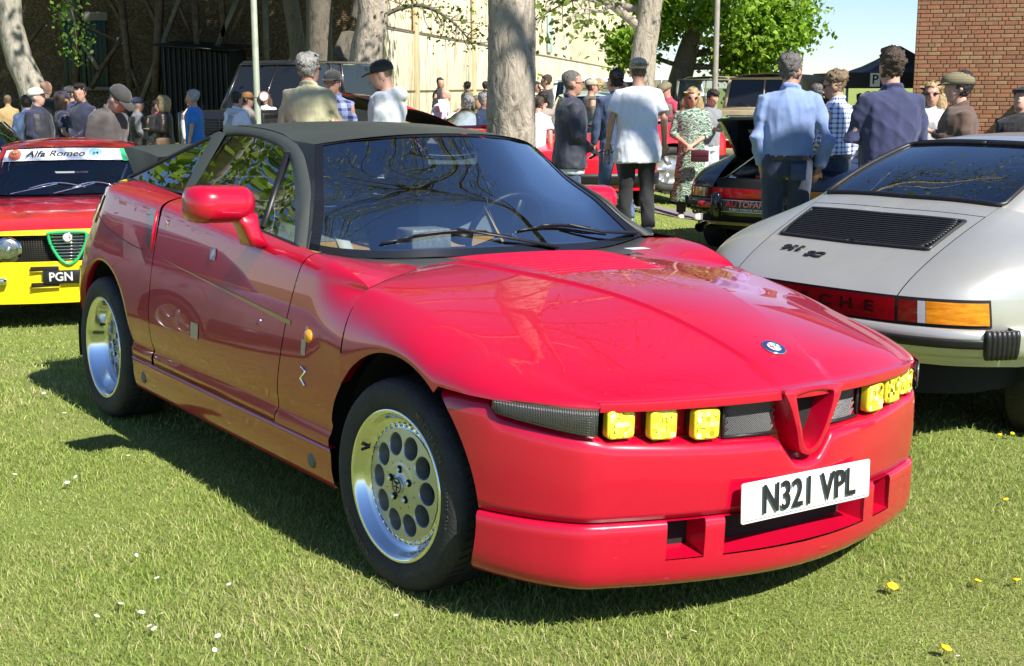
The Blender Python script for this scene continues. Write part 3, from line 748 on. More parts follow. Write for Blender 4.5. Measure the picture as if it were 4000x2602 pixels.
        yf=lambda r:dish-.006-.010*(1-((r-rin)/(rout-rin))) 
        for k in range(10):
            a0=2*np.pi*k/10; hc=A((math.cos(a0),math.sin(a0)))*rh
            n=40; th=np.linspace(0,2*np.pi,n,endpoint=False); R0=[];R1=[]
            for q in th:
                d=A((math.cos(q+a0),math.sin(q+a0))); lo,hi=hr,.12
                for _ in range(24):
                    mid=(lo+hi)/2; p=hc+d*mid; r=np.hypot(*p); da=(math.atan2(p[1],p[0])-a0+np.pi)%(2*np.pi)-np.pi
                    if rin<r<rout and abs(da)<np.pi/10: lo=mid
                    else: hi=mid
                R1.append(hc+d*lo); R0.append(hc+d*hr)
            f3=lambda p,dy=0:A((p[0],yf(np.hypot(*p))+dy,p[1]))
            Rm=[.5*(a+b) for a,b in zip(R0,R1)]
            parts.append(flip(grid([[f3(p) for p in R1],[f3(p) for p in Rm],[f3(hc+(p-hc)*1.06) for p in R0],[f3(p,.003) for p in R0]],cv=True)))
            walls.append(flip(grid([[f3(p,.003) for p in R0],[f3(hc*.985+(p-hc)*.93,.024) for p in R0],[f3(hc*.97+(p-hc)*.80,.045) for p in R0]],cv=True)))
        ob('rim_disc',merge(*parts,*walls),None,M_alloy,w,auto=40)
        ob('rim_hub',rev([(.067,yf(.066)),(.05,yf(.066)-.004),(.034,yf(.066)-.002),(.030,yf(.066)-.006),(.0005,yf(.066)-.008)],40),None,M_alloy,w)
        ob('rim_barrel',rev([(.160,dish-.004),(.166,dish-.001),(.172,dish+.001),(.188,dish+.002)],60),None,M_polish,w)
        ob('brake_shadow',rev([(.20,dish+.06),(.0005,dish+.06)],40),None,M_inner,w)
        hc=ob('hub_cap',rev([(.025,yf(.066)-.004),(.025,yf(.066)-.012),(.022,yf(.066)-.0145),(.0005,yf(.066)-.0145)],30),None,mat('cap_grey',(.5,.5,.42),.3,metal=.6),w)
        yy=yf(.066)-.0155
        ob('cap_ring',grid([[A((r*math.cos(t),yy,r*math.sin(t))) for t in np.linspace(0,2*np.pi,30,endpoint=False)] for r in (.0225,.0185)],cv=True),None,M_black,hc)
        ob('cap_cross',merge(bar((-.014,yy,-.004),(.014,yy,-.004),.003,.001,up=(0,1,0)),bar((0,yy,-.016),(0,yy,.004),.003,.001,up=(0,1,0)),tube([(-.012+.024*q,yy,.009+.004*math.sin(q*16)) for q in np.linspace(0,1,18)],.0014,4)),None,M_black,hc)
        for k in range(5):
            a=2*np.pi*k/5+.35; p=A((.047*math.cos(a),yf(.066)-.004,.047*math.sin(a)))
            wn_=ob('wheel_nut',disc(p,(0,-1,0),.0115,14,.001),None,M_inner,w); ob('nut_head',disc(p+A((0,-.001,0)),(0,-1,0),.007,6,.009),None,M_chrome,wn_)
        for k in range(40):
            a=2*np.pi*k/40; p=A((.1725*math.cos(a),dish+.002,.1725*math.sin(a)))
            ob('rim_bolt',disc(p,(0,-1,0),.0045,6,.007),None,M_chrome,w,smooth=False)
        ob('valve',tube([A((-.178,dish+.0,.075)),A((-.176,dish-.035,.070))],.005,8),None,M_black,w)
        return w
    wf=wheel(0,R(4),.034); wr=wheel(-2.51,0,.078)
    for o in (wf,wr):
        c=copy_tree(o,root); c.location=(o.location.x,-o.location.y,o.location.z); c.rotation_euler=(0,0,math.pi+o.rotation_euler.z*(-1))
    # cabin ------------------------------------------------------------------------
    tan=mat('tan_leather',(.42,.24,.06),.5,noise=.2,nscale=10); greyl=mat('grey_blue_leather',(.16,.20,.23),.55,noise=.2)
    for y,nm_ in ((-.36,'p'),(.36,'d')):
        seat=[]
        c=A((-1.50,y,.50))
        bk=loft([[A((-1.40-.0*k,y,0))+A(((z-.55)*-.32+dx,w*dy,z)) for dx,w in ((.05,-1),(.065,-.6),(.065,.6),(.05,1),(-.05,.9),(-.05,-.9))] for k,(z,dy) in enumerate(((.48,.25),(.62,.26),(.80,.25),(.86,.24)))])
        s=ob('seat',bk,None,tan,root,auto=60)
        ob('seat_shoulder',loft([[A((-1.40,y,0))+A(((z-.55)*-.32+dx,w*dy,z)) for dx,w in ((.05,-1),(.066,-.6),(.066,.6),(.05,1),(-.05,.9),(-.05,-.9))] for z,dy in ((.862,.24),(.98,.22),(1.02,.19))]),None,greyl,s,auto=60)
        ob('headrest',box((-1.585,y,1.10),(.07,.20,.13),.03),None,greyl,s)
        ob('cushion',box((-1.16,y,.46),(.48,.48,.15),.05),None,tan,s)
        if y<0:
            ob('seat_belt',bar((-1.50,-.28,1.0),(-1.27,-.17,.55),.055,.006,up=(1,0,.3)),None,mat('belt_white',(.55,.58,.55),.7),s)
            ob('belt_buckle',box((-1.485,-.285,.985),(.02,.075,.035),.005),None,M_chrome,s)
            text('seat_script','Autodelta',.042,M_black,s,mat_axes((-1.305,-.44,.60),(0,1,0),(-.3,0,1)),.0004,shear=.3)
    dash=loft([[A((x,y,z)) for x,z in ((-.80,.70),(-.80,.862),(-.86,.885),(-1.00,.872),(-1.06,.80),(-1.04,.66))] for y in np.linspace(-.66,.66,9)])
    ob('dashboard',dash,None,mat('dash_black',(.014,.014,.015),.6,noise=.3),root,auto=40)
    ob('dash_unit',box((-.95,-.17,.915),(.12,.17,.075),.008),None,mat('radio_grey',(.25,.28,.28),.4,noise=.4,nscale=60),root)
    ob('dash_compass',merge(disc((-.93,-.02,.90),(.3,0,1),.04,20,.04),),None,M_black,root)
    ob('paper_triangle',([(-.93,.17,.89),(-.95,.195,.89),(-1.05,.165,1.02)],[[0,1,2]]),None,mat('yellow_card',(.6,.4,.08),.6),root,solid=.002)
    st=empty('steering_wheel',(-1.17,.36,.90)); st.parent=root; st.rotation_euler=(0,R(-65),0)
    an=np.linspace(0,2*np.pi,29); ob('wheel_rim',tube([(.175*math.cos(t),.175*math.sin(t),0) for t in an],.014,8,cap=False),None,M_black,st)
    ob('wheel_spoke',merge(*[bar((0,0,-.03),(.165*math.cos(t),.165*math.sin(t),0),.035,.01) for t in (0.2,2.1,4.2)]),None,M_black,st)
    im=ob('interior_mirror',box((-1.07,.02,1.205),(.025,.235,.062),.012),None,mat('mirror_back',(.02,.02,.02),.4),root)
    ob('mirror_face',grid([[A((-1.056,y,z)) for z in (1.18,1.23)] for y in (-.09,.13)]),None,mat('mirror_silver',(.35,.45,.45),.1,metal=.7),im)
    ob('rear_bulkhead',box((-1.86,0,.72),(.06,1.2,.5),.02),None,greyl,root)
    ob('parcel_shelf',box((-2.18,0,.96),(.6,1.2,.03),.01),None,mat('shelf_grey',(.16,.17,.17),.8),root)
    ob('underbody',box((-1.1,0,.20),(3.3,1.25,.06),.02),None,M_inner,root)
build_sz(SZ); SZ.rotation_euler=(R(-2.0),0,R(-54.236))
# ================================================================ generic two-loop car body and the other vehicles
def ease(m): return m
def wheel_simple(parent,c,r,w,rimmat,side,rr=.62,spokes=5,style=0):
    e=empty('wheel',c); e.parent=parent; s=side
    def rev(prof,n=40):
        an=np.linspace(0,2*np.pi,n,endpoint=False)
        return grid([[A((q*math.cos(t),s*y,q*math.sin(t))) for t in an] for q,y in prof],cv=True)
    rim=r*rr
    ob('tyre',rev([(rim,-w*.45),(rim*1.05,.0),(r*.86,.008),(r*.96,0),(r,-.02),(r,-w+.02),(r*.95,-w),(rim,-w)]),None,M_rubber,e)
    ob('rim',rev([(rim*1.03,.0),(rim*.98,-.012),(rim*.92,-.03),(rim*.5,-.02),(rim*.3,.0),(.001,.004)]),None,rimmat,e)
    bars=[bar((rim*.2*math.cos(t),-.012*s,rim*.2*math.sin(t)),(rim*.95*math.cos(t),-.02*s,rim*.95*math.sin(t)),rim*.28,.02,up=(0,1,0)) for t in np.arange(spokes)*2*np.pi/spokes]
    ob('spokes',merge(*bars),None,rimmat,e)
    return e
class Car:
    def __init__(self,root,keys,axles,paint,wr=.31,arch=.36,M=150,kxz=None,roof_z=1.3,roof_x=.9,glassm=None):
        self.root=root;self.K=A(keys);n=len(self.K);self.n=n;self.paint=paint;self.axles=axles;self.wr=wr
        P=self.K; Q=np.concatenate([P[1:2]*np.tile(A((1,-1,1)),P.shape[1]//3),P,P[-2:-1]*np.tile(A((1,-1,1)),P.shape[1]//3)])
        self.s=np.linspace(0,n-1,M); out=[]
        for u in self.s:
            i=min(int(u),n-2);t=u-i;a,b,c,d=Q[i:i+4]; out.append(.5*((2*b)+(-a+c)*t+(2*a-5*b+4*c-d)*t*t+(-a+3*b-3*c+d)*t**3))
        out=A(out); out[0,1::3]=0; out[-1,1::3]=0
        self.B,self.O,self.I,self.T=out[:,0:3],out[:,3:6],out[:,6:9],out[:,9:12]
        self.kx=np.interp(self.s,range(n),[k[0] for k in kxz]); self.kz=np.interp(self.s,range(n),[k[1] for k in kxz])
        self.arch=arch; self.rz=roof_z; self.rx=roof_x
        tg=np.gradient(self.O[:,:2],axis=0); tg/=np.linalg.norm(tg,axis=1)[:,None]; self.nm=np.stack([tg[:,1],-tg[:,0]],1)
        c=self.O[:,:2]-A((self.O[:,0].mean(),0)); self.nm*=np.sign((self.nm*c).sum(1))[:,None]
    def idx(self,s0,s1): return [i for i,s in enumerate(self.s) if s0-1e-6<=s<=s1+1e-6]
    def at(self,s,arr): return A([np.interp(s,self.s,arr[:,k]) for k in range(arr.shape[1])])
    def low(self,s,fz,off=0):
        B=self.at(s,self.B);O=self.at(s,self.O);n=self.at(s,self.nm);zb=B[2]
        for ax in self.axles:
            if abs(O[0]-ax)<self.arch: zb=max(zb,self.wr+math.sqrt(self.arch**2-(O[0]-ax)**2))
        z=zb+(O[2]-zb)*fz; f=(z-B[2])/(O[2]-B[2]); p=B+(O-B)*f; bul=.018*math.sin(math.pi*f)
        return A((p[0]+n[0]*(off+bul),p[1]+n[1]*(off+bul),z))
    def wrapz(self,s,z,off):
        O=self.at(s,self.O);B=self.at(s,self.B);n=self.at(s,self.nm);f=np.clip((z-B[2])/(O[2]-B[2]),0,1);p=B+(O-B)*f
        bul=.018*math.sin(math.pi*f); return A((p[0]+n[0]*(off+bul),p[1]+n[1]*(off+bul),z))
    def mid(self,s,q,off=0):
        O=self.at(s,self.O);I=self.at(s,self.I);kx=np.interp(s,self.s,self.kx);kz=np.interp(s,self.s,self.kz)
        K=A((O[0]+(I[0]-O[0])*kx,O[1]+(I[1]-O[1])*kx,O[2]+(I[2]-O[2])*kz)); p=(1-q)**2*O+2*q*(1-q)*K+q*q*I
        return p+A((0,0,off))
    def up(self,s,q,off=0):
        I=self.at(s,self.I);T=self.at(s,self.T); c=A((self.rx,0)); p=I+(T-I)*q; d=p[:2]-c; d/=np.linalg.norm(d)+1e-9
        b=.02*math.sin(math.pi*q)+off; return A((p[0]+d[0]*b,p[1]+d[1]*b,p[2]+b*.5))
    def top(self,s,r):
        T=self.at(s,self.T); return A((self.rx+(T[0]-self.rx)*r,T[1]*r,self.rz-(self.rz-T[2])*r**2.4))
    def part(self,name,band,s0,s1,m,n=10,centre=None,q0=0,q1=1,off=0,single=False,du=None):
        f={'low':self.low,'mid':self.mid,'up':self.up,'top':self.top}[band]
        k=max(3,int((s1-s0)*12)) if du is None else du
        rows=[[f(s,q,off) if band!='top' else f(s,q) for q in np.linspace(q0,q1,n)] for s in np.linspace(s0,s1,k)]
        g=grid(rows); centre=(s0<1e-6 or s1>self.n-1-1e-6) if centre is None else centre
        if centre: return ob(name,merge(g,mir(g)),None,m,self.root)
        a=ob(name,g,None,m,self.root); b=ob(name,mir(g),None,m,self.root); return a
    def strip(self,name,s0,s1,z0,z1,off,m,parent=None,k=None,both=True,rnd=0):
        ss_=np.linspace(s0,s1,k or max(4,int((s1-s0)*14))); 
        rows=[[self.wrapz(s,z0,off-.02 if rnd else off)]*(1 if rnd else 0)+[self.wrapz(s,z,off) for z in np.linspace(z0,z1,4)]+([self.wrapz(s,z1+.004,off-.03)] if rnd else []) for s in ss_]
        g=grid(rows)
        if s0<1e-6 or s1>self.n-1-1e-6: return ob(name,merge(g,mir(g)),None,m,parent or self.root)
        a=ob(name,g,None,m,parent or self.root); 
        if both: ob(name,mir(g),None,m,parent or self.root)
        return a
    def roof(self,m,name='roof'):
        rows=[[self.top(s,r) for r in (1,.9,.75,.55,.3,.02)] for s in np.linspace(0,self.n-1,60)]
        g=grid(rows); return ob(name,merge(g,mir(g)),None,m,self.root)
    def inside(self):
        rows=[]
        for s in np.linspace(0,self.n-1,40):
            p=self.at(s,self.O)*A((.93,.88,1)); i=self.at(s,self.I); rows.append([A((p[0]*.97,p[1]*.9,.30)),A((p[0],p[1],p[2]-.06)),A((i[0]*.98,i[1]*.9,i[2]-.12)),A((self.rx,0,i[2]-.16))])
        g=grid(rows); ob('inner_shell',merge(g,mir(g)),None,M_inner,self.root)
    def wheels(self,rimmat,y,w=.19,spokes=5):
        for ax in self.axles:
            for s in (1,-1): wheel_simple(self.root,(ax,s*y,self.wr),self.wr,w,rimmat,s,spokes=spokes)
def K3(*rows): return [list(r[0])+list(r[1])+list(r[2])+list(r[3]) for r in rows]
KEY911=K3(
 ((-.84,0,.44),(-.885,0,.715),(-.19,0,1.045),(.46,0,1.275)),
 ((-.835,.22,.44),(-.878,.22,.715),(-.187,.24,1.045),(.457,.22,1.272)),
 ((-.81,.43,.44),(-.855,.43,.715),(-.18,.455,1.034),(.45,.41,1.258)),
 ((-.75,.60,.44),(-.795,.60,.715),(-.14,.53,1.015),(.50,.455,1.248)),
 ((-.66,.71,.44),(-.70,.72,.715),(-.02,.575,.992),(.58,.482,1.244)),
 ((-.52,.77,.43),(-.55,.79,.712),(.18,.605,.972),(.68,.502,1.243)),
 ((-.32,.795,.40),(-.33,.825,.70),(.40,.625,.958),(.80,.513,1.243)),
 ((0,.80,.20),(0,.838,.69),(.62,.635,.947),(.88,.518,1.242)),
 ((.35,.78,.20),(.35,.815,.69),(.82,.642,.938),(.96,.52,1.24)),
 ((.9,.77,.20),(.9,.80,.69),(1.05,.646,.93),(1.05,.52,1.236)),
 ((1.4,.77,.20),(1.4,.80,.685),(1.40,.645,.92),(1.18,.515,1.225)),
 ((1.9,.775,.20),(1.9,.805,.68),(1.63,.61,.912),(1.28,.48,1.212)),
 ((2.27,.77,.22),(2.27,.805,.675),(1.70,.50,.915),(1.33,.40,1.22)),
 ((2.80,.73,.25),(2.82,.76,.65),(1.75,.34,.922),(1.37,.28,1.228)),
 ((3.08,.52,.25),(3.12,.55,.60),(1.785,.17,.926),(1.39,.14,1.235)),
 ((3.18,0,.25),(3.23,0,.58),(1.80,0,.93),(1.40,0,1.238)))
KX911=[(.22,.35),(.22,.36),(.2,.40),(.12,.5),(.05,.62),(.02,.74),(0,.8),(0,.8),(0,.8),(0,.8),(0,.8),(.02,.75),(.08,.8),(.1,.85),(.15,.8),(.15,.75)]
def p911(root,paint,glassm,lid_open=False,bump_paint=None,emblem=None,strip_text=None):
    c=Car(root,KEY911,(0,2.272),paint,wr=.315,arch=.345,kxz=KX911,roof_z=1.318,roof_x=.92)
    g=.012
    c.part('rear_quarter','low',2.0,8.0,paint); c.part('rear_quarter_top','mid',2.0+g,8.0,paint,n=14)
    c.part('door','low',8.0+g,10.4,paint); c.part('door_top','mid',8.0+g,10.4,paint)
    c.part('front_wing','low',10.4+g,15,paint); c.part('front_wing_top','mid',10.4+g,13.2,paint); c.part('bonnet','mid',13.2+g,15,paint,n=14)
    c.part('rear_valance','low',0,2.0,paint,centre=True)
    c.part('rear_scuttle','mid',0,2.0,paint,q0=.905,q1=1,n=4)
    if not lid_open:
        lid=c.part('engine_lid','mid',0,2.0-g,paint,n=24,q0=0,q1=.90,du=30)
        # black lid grille with separate slats
        fr=[]
        q0,q1=.545,.835
        def gp(s,q,off): return c.mid(s,q,off)
        rows=[[gp(s,q,.004) for q in np.linspace(q0,q1,14)] for s in np.linspace(0,1.74,16)]
        gg=grid(rows); fo=ob('lid_grille',merge(gg,mir(gg)),None,M_black,root)
        for k,q in enumerate(np.linspace(q0+.012,q1-.012,15)):
            e=1.70-.10*abs((k-7)/7)**4
            pts=[gp(s,q,.011)*A((1,-1,1)) for s in np.linspace(e,0,12)]+[gp(s,q,.011) for s in np.linspace(0,e,12)[1:]]
            ob('grille_slat',tube(pts,[(.0032,.0055)]*len(pts),6),None,mat('slat_black',(.022,.022,.022),.38),fo)
        rim=[gp(1.74,q,.006) for q in np.linspace(q0,q1,12)]
        loop=[gp(s,q0,.006)*A((1,-1,1)) for s in np.linspace(0,1.7,14)][::-1]+[gp(s,q0,.006) for s in np.linspace(0,1.7,14)]+rim+[gp(s,q1,.006) for s in np.linspace(1.7,0,14)]+[gp(s,q1,.006)*A((1,-1,1)) for s in np.linspace(0,1.7,14)]+[p*A((1,-1,1)) for p in rim[::-1]]
        ob('grille_frame',tube(loop+loop[:1],.008,6,cap=False),None,mat('slat_black',(.022,.022,.022),.38),fo)
        if emblem:
            p=c.mid(.45,.40); n0=c.mid(.45,.44)-c.mid(.45,.36); n0/=np.linalg.norm(n0)
            mb=mat('emblem_black',(.012,.012,.014),.35)
            for t_,dy,dq in (('911',.145,.415),('SC',.005,.372)):
                pp=A((c.mid(0.25,dq)[0],dy+.10,c.mid(0.25,dq)[2]))+A((0,0,.004))
                text('emblem',t_,.050,mb,lid,mat_axes(pp,(0,-1,0),n0),.003,bold=.003,shear=.25,sx=1.5)
    # windows
    c.part('rear_window','up',0,2.02,glassm,n=12,q0=.03,q1=.985)
    fr=[c.up(s,.02,.006) for s in np.linspace(0,1.95,16)]; rs=[c.up(2.06,q,.006) for q in np.linspace(.05,.95,10)]; tp=[c.up(s,.985,.006) for s in np.linspace(1.95,0,14)]
    lo=fr+rs+tp; ob('window_rubber',tube([p*A((1,-1,1)) for p in lo[::-1]]+lo[1:],.012,6),None,M_black,root)
    vt=[c.top(s,.985)+A((0,0,.004)) for s in np.linspace(0,1.8,14)]; ob('roof_vent',tube([p*A((1,-1,1)) for p in vt[::-1]]+vt[1:],.012,6),None,M_black,root)
    c.part('c_pillar','up',2.05,5.6,paint,n=8)
    c.part('side_glass','up',5.62,10.6,glassm,n=6,q0=.04,q1=.95); c.part('a_pillar','up',10.62,11.6,paint,n=6)
    c.part('windscreen','up',11.62,15,glassm,n=10,q0=.03,q1=.97)
    c.part('roof_rail','up',5.6,15,paint,n=3,q0=.95,q1=1.0)
    c.roof(paint); c.inside()
    for y in (-.33,.33):
        for x_ in (.95,): ob('seat',box((x_,y,.95),(.14,.42,.40),.06),None,mat('seat_charcoal',(.03,.03,.032),.8),root); ob('headrest',box((x_-.02,y,1.19),(.09,.22,.12),.04),None,mat('seat_charcoal',(.03,.03,.032),.8),root)
    # lamps: reflector, tail lamps, bumper
    rb=mat('lamp_surround',(.012,.012,.012),.5)
    c.strip('lamp_surround',0,4.18,.603,.716,.004,rb)
    red=mat('red_reflector',(.30,.004,.008),.12,coat=1); amb=mat('amber_indicator',(.80,.30,.015),.14,coat=1,noise=.5,nscale=14,col2=(.50,.15,.008),stretch=(1,1,6)); dr=mat('tail_red',(.22,.012,.008),.14,coat=1,noise=.5,nscale=14,stretch=(1,1,6)); clr=mat('reverse_clear',(.42,.42,.44),.2,coat=1)
    rs=c.strip('centre_reflector',0,1.97,.612,.707,.010,red)
    for a,b,m,nm in ((2.04,2.44,dr,'brake_lens'),(2.45,2.62,clr,'reversing_lens'),(2.63,4.10,amb,'indicator_lens')):
        c.strip(nm,a,b,.615,.704,.011,m)
    if strip_text:
        mt_=mat('reflector_text',(.045,.004,.006),.3)
        n_=len(strip_text)
        for i,chh in enumerate(strip_text):
            y=.315-.63*i/(n_-1); s=abs(y)/.215 if abs(y)<.215 else 1+(abs(y)-.22)/.21
            p=c.wrapz(min(s,1.97),.66,.0125); p[1]=y
            text('reflector_letter',chh,.062,mt_,rs,mat_axes(p,(0,-1,0),(0,0,1)),.0006,bold=.0022,sx=1.5)
    bp_=bump_paint or paint
    c.strip('rear_bumper',0,3.95,.488,.598,.052,bp_,rnd=1); c.strip('bumper_rubber',0,3.93,.527,.565,.060,M_black,rnd=1)
    c.strip('bumper_lip',0,3.95,.470,.488,.046,bp_)
    # bellows
    bl=[]
    for k,s in enumerate(np.linspace(3.96,4.62,7)):
        p=[c.wrapz(s,z,.056) for z in np.linspace(.485,.60,6)]; bl.append(tube(p,[.012,.016,.016,.016,.016,.012],8))
    base=grid([[c.wrapz(s,z,.045) for z in (.483,.602)] for s in np.linspace(3.93,4.65,6)])
    m=merge(base,*bl); ob('bumper_bellows',m,None,M_black,root); ob('bumper_bellows',mir(m),None,M_black,root)
    c.strip('side_bumper',4.64,5.6,.470,.600,.03,bp_,rnd=1)
    c.wheels(M_alloy,.80,.20)
    return c
M_silver=mat('silver_paint',(.56,.545,.49),.30,metal=.6,coat=.8,coat_r=.04,noise=.06,nscale=3,dust=.08)
a=R(39.05)
S9=empty('silver_sports_car',(1.949,6.072,-.113),a,'silver rear-engined coupe with black slatted engine lid and red PORSCHE reflector strip','car')
p911(S9,M_silver,glass('smoked_glass',(.55,.60,.58)),emblem=True,strip_text='PORSCHE')
S9.location=(1.949,6.072,-.10)
# ---- black one with raised lid
M_blackpaint=mat('black_car_paint',(.008,.009,.013),.2,coat=1,dust=.05)
def ground(dx,Y): X=XatY(dx,Y); return X,Y,float(zg(X,Y))
yb_=R(56); rx,ry,_=ground(1757,12.5)
B9=empty('black_sports_car',(rx+.87*math.cos(yb_),ry+.87*math.sin(yb_),float(zg(rx,ry))),yb_,'black rear-engined coupe with its engine lid raised and an AUTOFARM show plate','car')
def black911(root):
    c=p911(root,M_blackpaint,M_glassdark,lid_open=True)
    # raised lid
    rows=[]
    piv=c.mid(0,.90); ang=R(-62)
    pts=[[c.mid(s,q)*A((1,sg,1)) for q in np.linspace(0,.9,10)] for sg,sl in ((-1,np.linspace(1.98,0,9)),(1,np.linspace(0,1.98,9)[1:])) for s in sl]
    P=A(pts); d=P-piv; ca,sa=math.cos(ang),math.sin(ang)
    P2=P.copy(); P2[...,0]=piv[0]+d[...,0]*ca-d[...,2]*sa; P2[...,2]=piv[2]+d[...,0]*sa+d[...,2]*ca; P2[...,1]*=1
    lid=ob('engine_lid',grid(P2),None,[M_blackpaint],root,solid=.02)
    vr=mat('lid_vent_grey',(.30,.31,.32),.5,noise=.6,nscale=40,stretch=(1,30,1))
    Pm=P2[5:12,4:8]; ob('lid_vent',grid(Pm+A((-.03,0,-.012))),None,vr,lid)
    ob('lid_strut',tube([c.mid(1.7,.2),P2[2,3]],.008,6),None,M_chrome,root)
    # engine bay
    ob('engine_bay',box((-.52,0,.62),(.62,.84,.36),.03),None,M_inner,root)
    eng=mat('engine_grey',(.12,.12,.12),.45,metal=.5,noise=.4,nscale=30)
    ob('air_box',box((-.50,.06,.86),(.30,.42,.12),.03),None,M_black,root)
    ob('intake_pipe',tube([(-.60,.30,.80),(-.66,.22,.84),(-.64,.1,.86),(-.56,.05,.88)],.04,10),None,eng,root)
    ob('intake_pipe',tube([(-.64,.34,.78),(-.72,.30,.80),(-.75,.24,.79)],.028,8),None,mat('pipe_silver',(.55,.55,.55),.3,metal=1),root)
    fan=ob('fan_shroud',disc((-.70,-.08,.80),(-1,0,.25),.13,28,.05),None,M_inner,root)
    ob('fan_hub',merge(*[bar((-.752,-.08+.02*math.cos(t),.815+.02*math.sin(t)),(-.75,-.08+.11*math.cos(t),.815+.11*math.sin(t)),.03,.01,up=(1,0,0)) for t in np.arange(7)*.9]),None,mat('fan_red',(.42,.03,.02),.4),fan)
    ob('oil_filter',ball((-.74,-.30,.78),(.045,.045,.05)),None,mat('filter_cream',(.6,.55,.45),.4),root)
    ob('service_label',box((-.80,.16,.738),(.004,.10,.028)),None,mat('label_yellow',(.55,.6,.12),.5),root)
    # plate and overriders
    pl=ob('show_plate',box((-.952,0,.545),(.012,.60,.125),.005),None,mat('plate_navy',(.012,.016,.035),.3,coat=.5),root)
    fr_=[(-.9595,y,z) for y,z in ((-.29,.49),(.29,.49),(.29,.60),(-.29,.60),(-.29,.49))]
    ob('plate_frame',tube(fr_,.0035,5),None,M_white,pl)
    text('plate_name','AU',.085,mat('plate_red',(.55,.03,.03),.4),pl,mat_axes((-.961,.19,.562),(0,-1,0),(0,0,1)),.0005,bold=.002,shear=.15)
    text('plate_name','TOFARM',.085,mat('plate_pale_red',(.75,.25,.2),.4),pl,mat_axes((-.961,-.045,.562),(0,-1,0),(0,0,1)),.0005,bold=.002,shear=.15)
    text('plate_line','PURELY PORSCHE SPECIALISTS',.030,M_white,pl,mat_axes((-.961,0,.510),(0,-1,0),(0,0,1)),.0005,bold=.0004)
    for s in (1,-1):
        ob('overrider',box((-.955,s*.345,.55),(.09,.10,.24),.03),None,M_blackgloss,root)
        ob('fog_reflector',box((-.925,s*.48,.545),(.03,.15,.06),.01),None,mat('fog_red',(.45,.01,.012),.2,coat=1),root)
        ob('exhaust',tube([(-.7,s*.52,.33),(-.95,s*.52,.32)],[.05,.05],16,cap=False),None,M_chrome,root)
    ob('rear_tray',bar((-.80,-.6,.36),(-.80,.6,.36),.05,.03),None,mat('tray_ochre',(.30,.22,.04),.5),root)
black911(B9)
# ---- red and yellow rally saloon at left
KEYGT=K3(
 ((-3.12,0,.30),(-3.18,0,.78),(-2.45,0,.92),(-1.95,0,1.24)),
 ((-3.08,.45,.30),(-3.12,.45,.78),(-2.42,.4,.92),(-1.94,.35,1.235)),
 ((-2.9,.74,.30),(-2.92,.74,.77),(-2.36,.60,.90),(-1.88,.47,1.22)),
 ((-2.35,.78,.25),(-2.35,.79,.74),(-2.1,.655,.885),(-1.70,.50,1.225)),
 ((-1.8,.77,.20),(-1.8,.785,.72),(-1.75,.67,.875),(-1.5,.515,1.235)),
 ((-1.2,.77,.20),(-1.2,.785,.71),(-1.2,.67,.87),(-1.1,.52,1.235)),
 ((-.75,.77,.20),(-.75,.785,.71),(-.72,.655,.865),(-.88,.51,1.225)),
 ((-.35,.775,.20),(-.35,.785,.71),(-.55,.61,.865),(-.80,.485,1.215)),
 ((0,.78,.22),(0,.79,.71),(-.48,.48,.868),(-.765,.41,1.222)),
 ((.42,.77,.22),(.42,.765,.70),(-.43,.32,.87),(-.745,.28,1.228)),
 ((.60,.68,.22),(.60,.66,.685),(-.41,.2,.871),(-.735,.18,1.232)),
 ((.68,.35,.22),(.69,.35,.70),(-.40,.1,.872),(-.73,.09,1.234)),
 ((.70,0,.22),(.715,0,.705),(-.395,0,.872),(-.728,0,1.235)))
KXGT=[(.1,.8)]*3+[(0,.85)]*6+[(.06,.8),(.06,.75),(.06,.75),(.06,.75)]
M_redrally=mat('rally_red',(.55,.012,.018),.28,coat=1,dust=.05); M_yel=mat('rally_yellow',(.85,.62,.01),.3,coat=.8)
gx,gy=-3.13,9.15; GT=empty('rally_car',(gx,gy,float(zg(gx,gy))+.0),R(-73),'red rally saloon with yellow nose, green shield grille and white windscreen banner','car')
GT.location=(gx-.70*math.cos(R(-73)),gy-.70*math.sin(R(-73)),float(zg(gx,gy)))
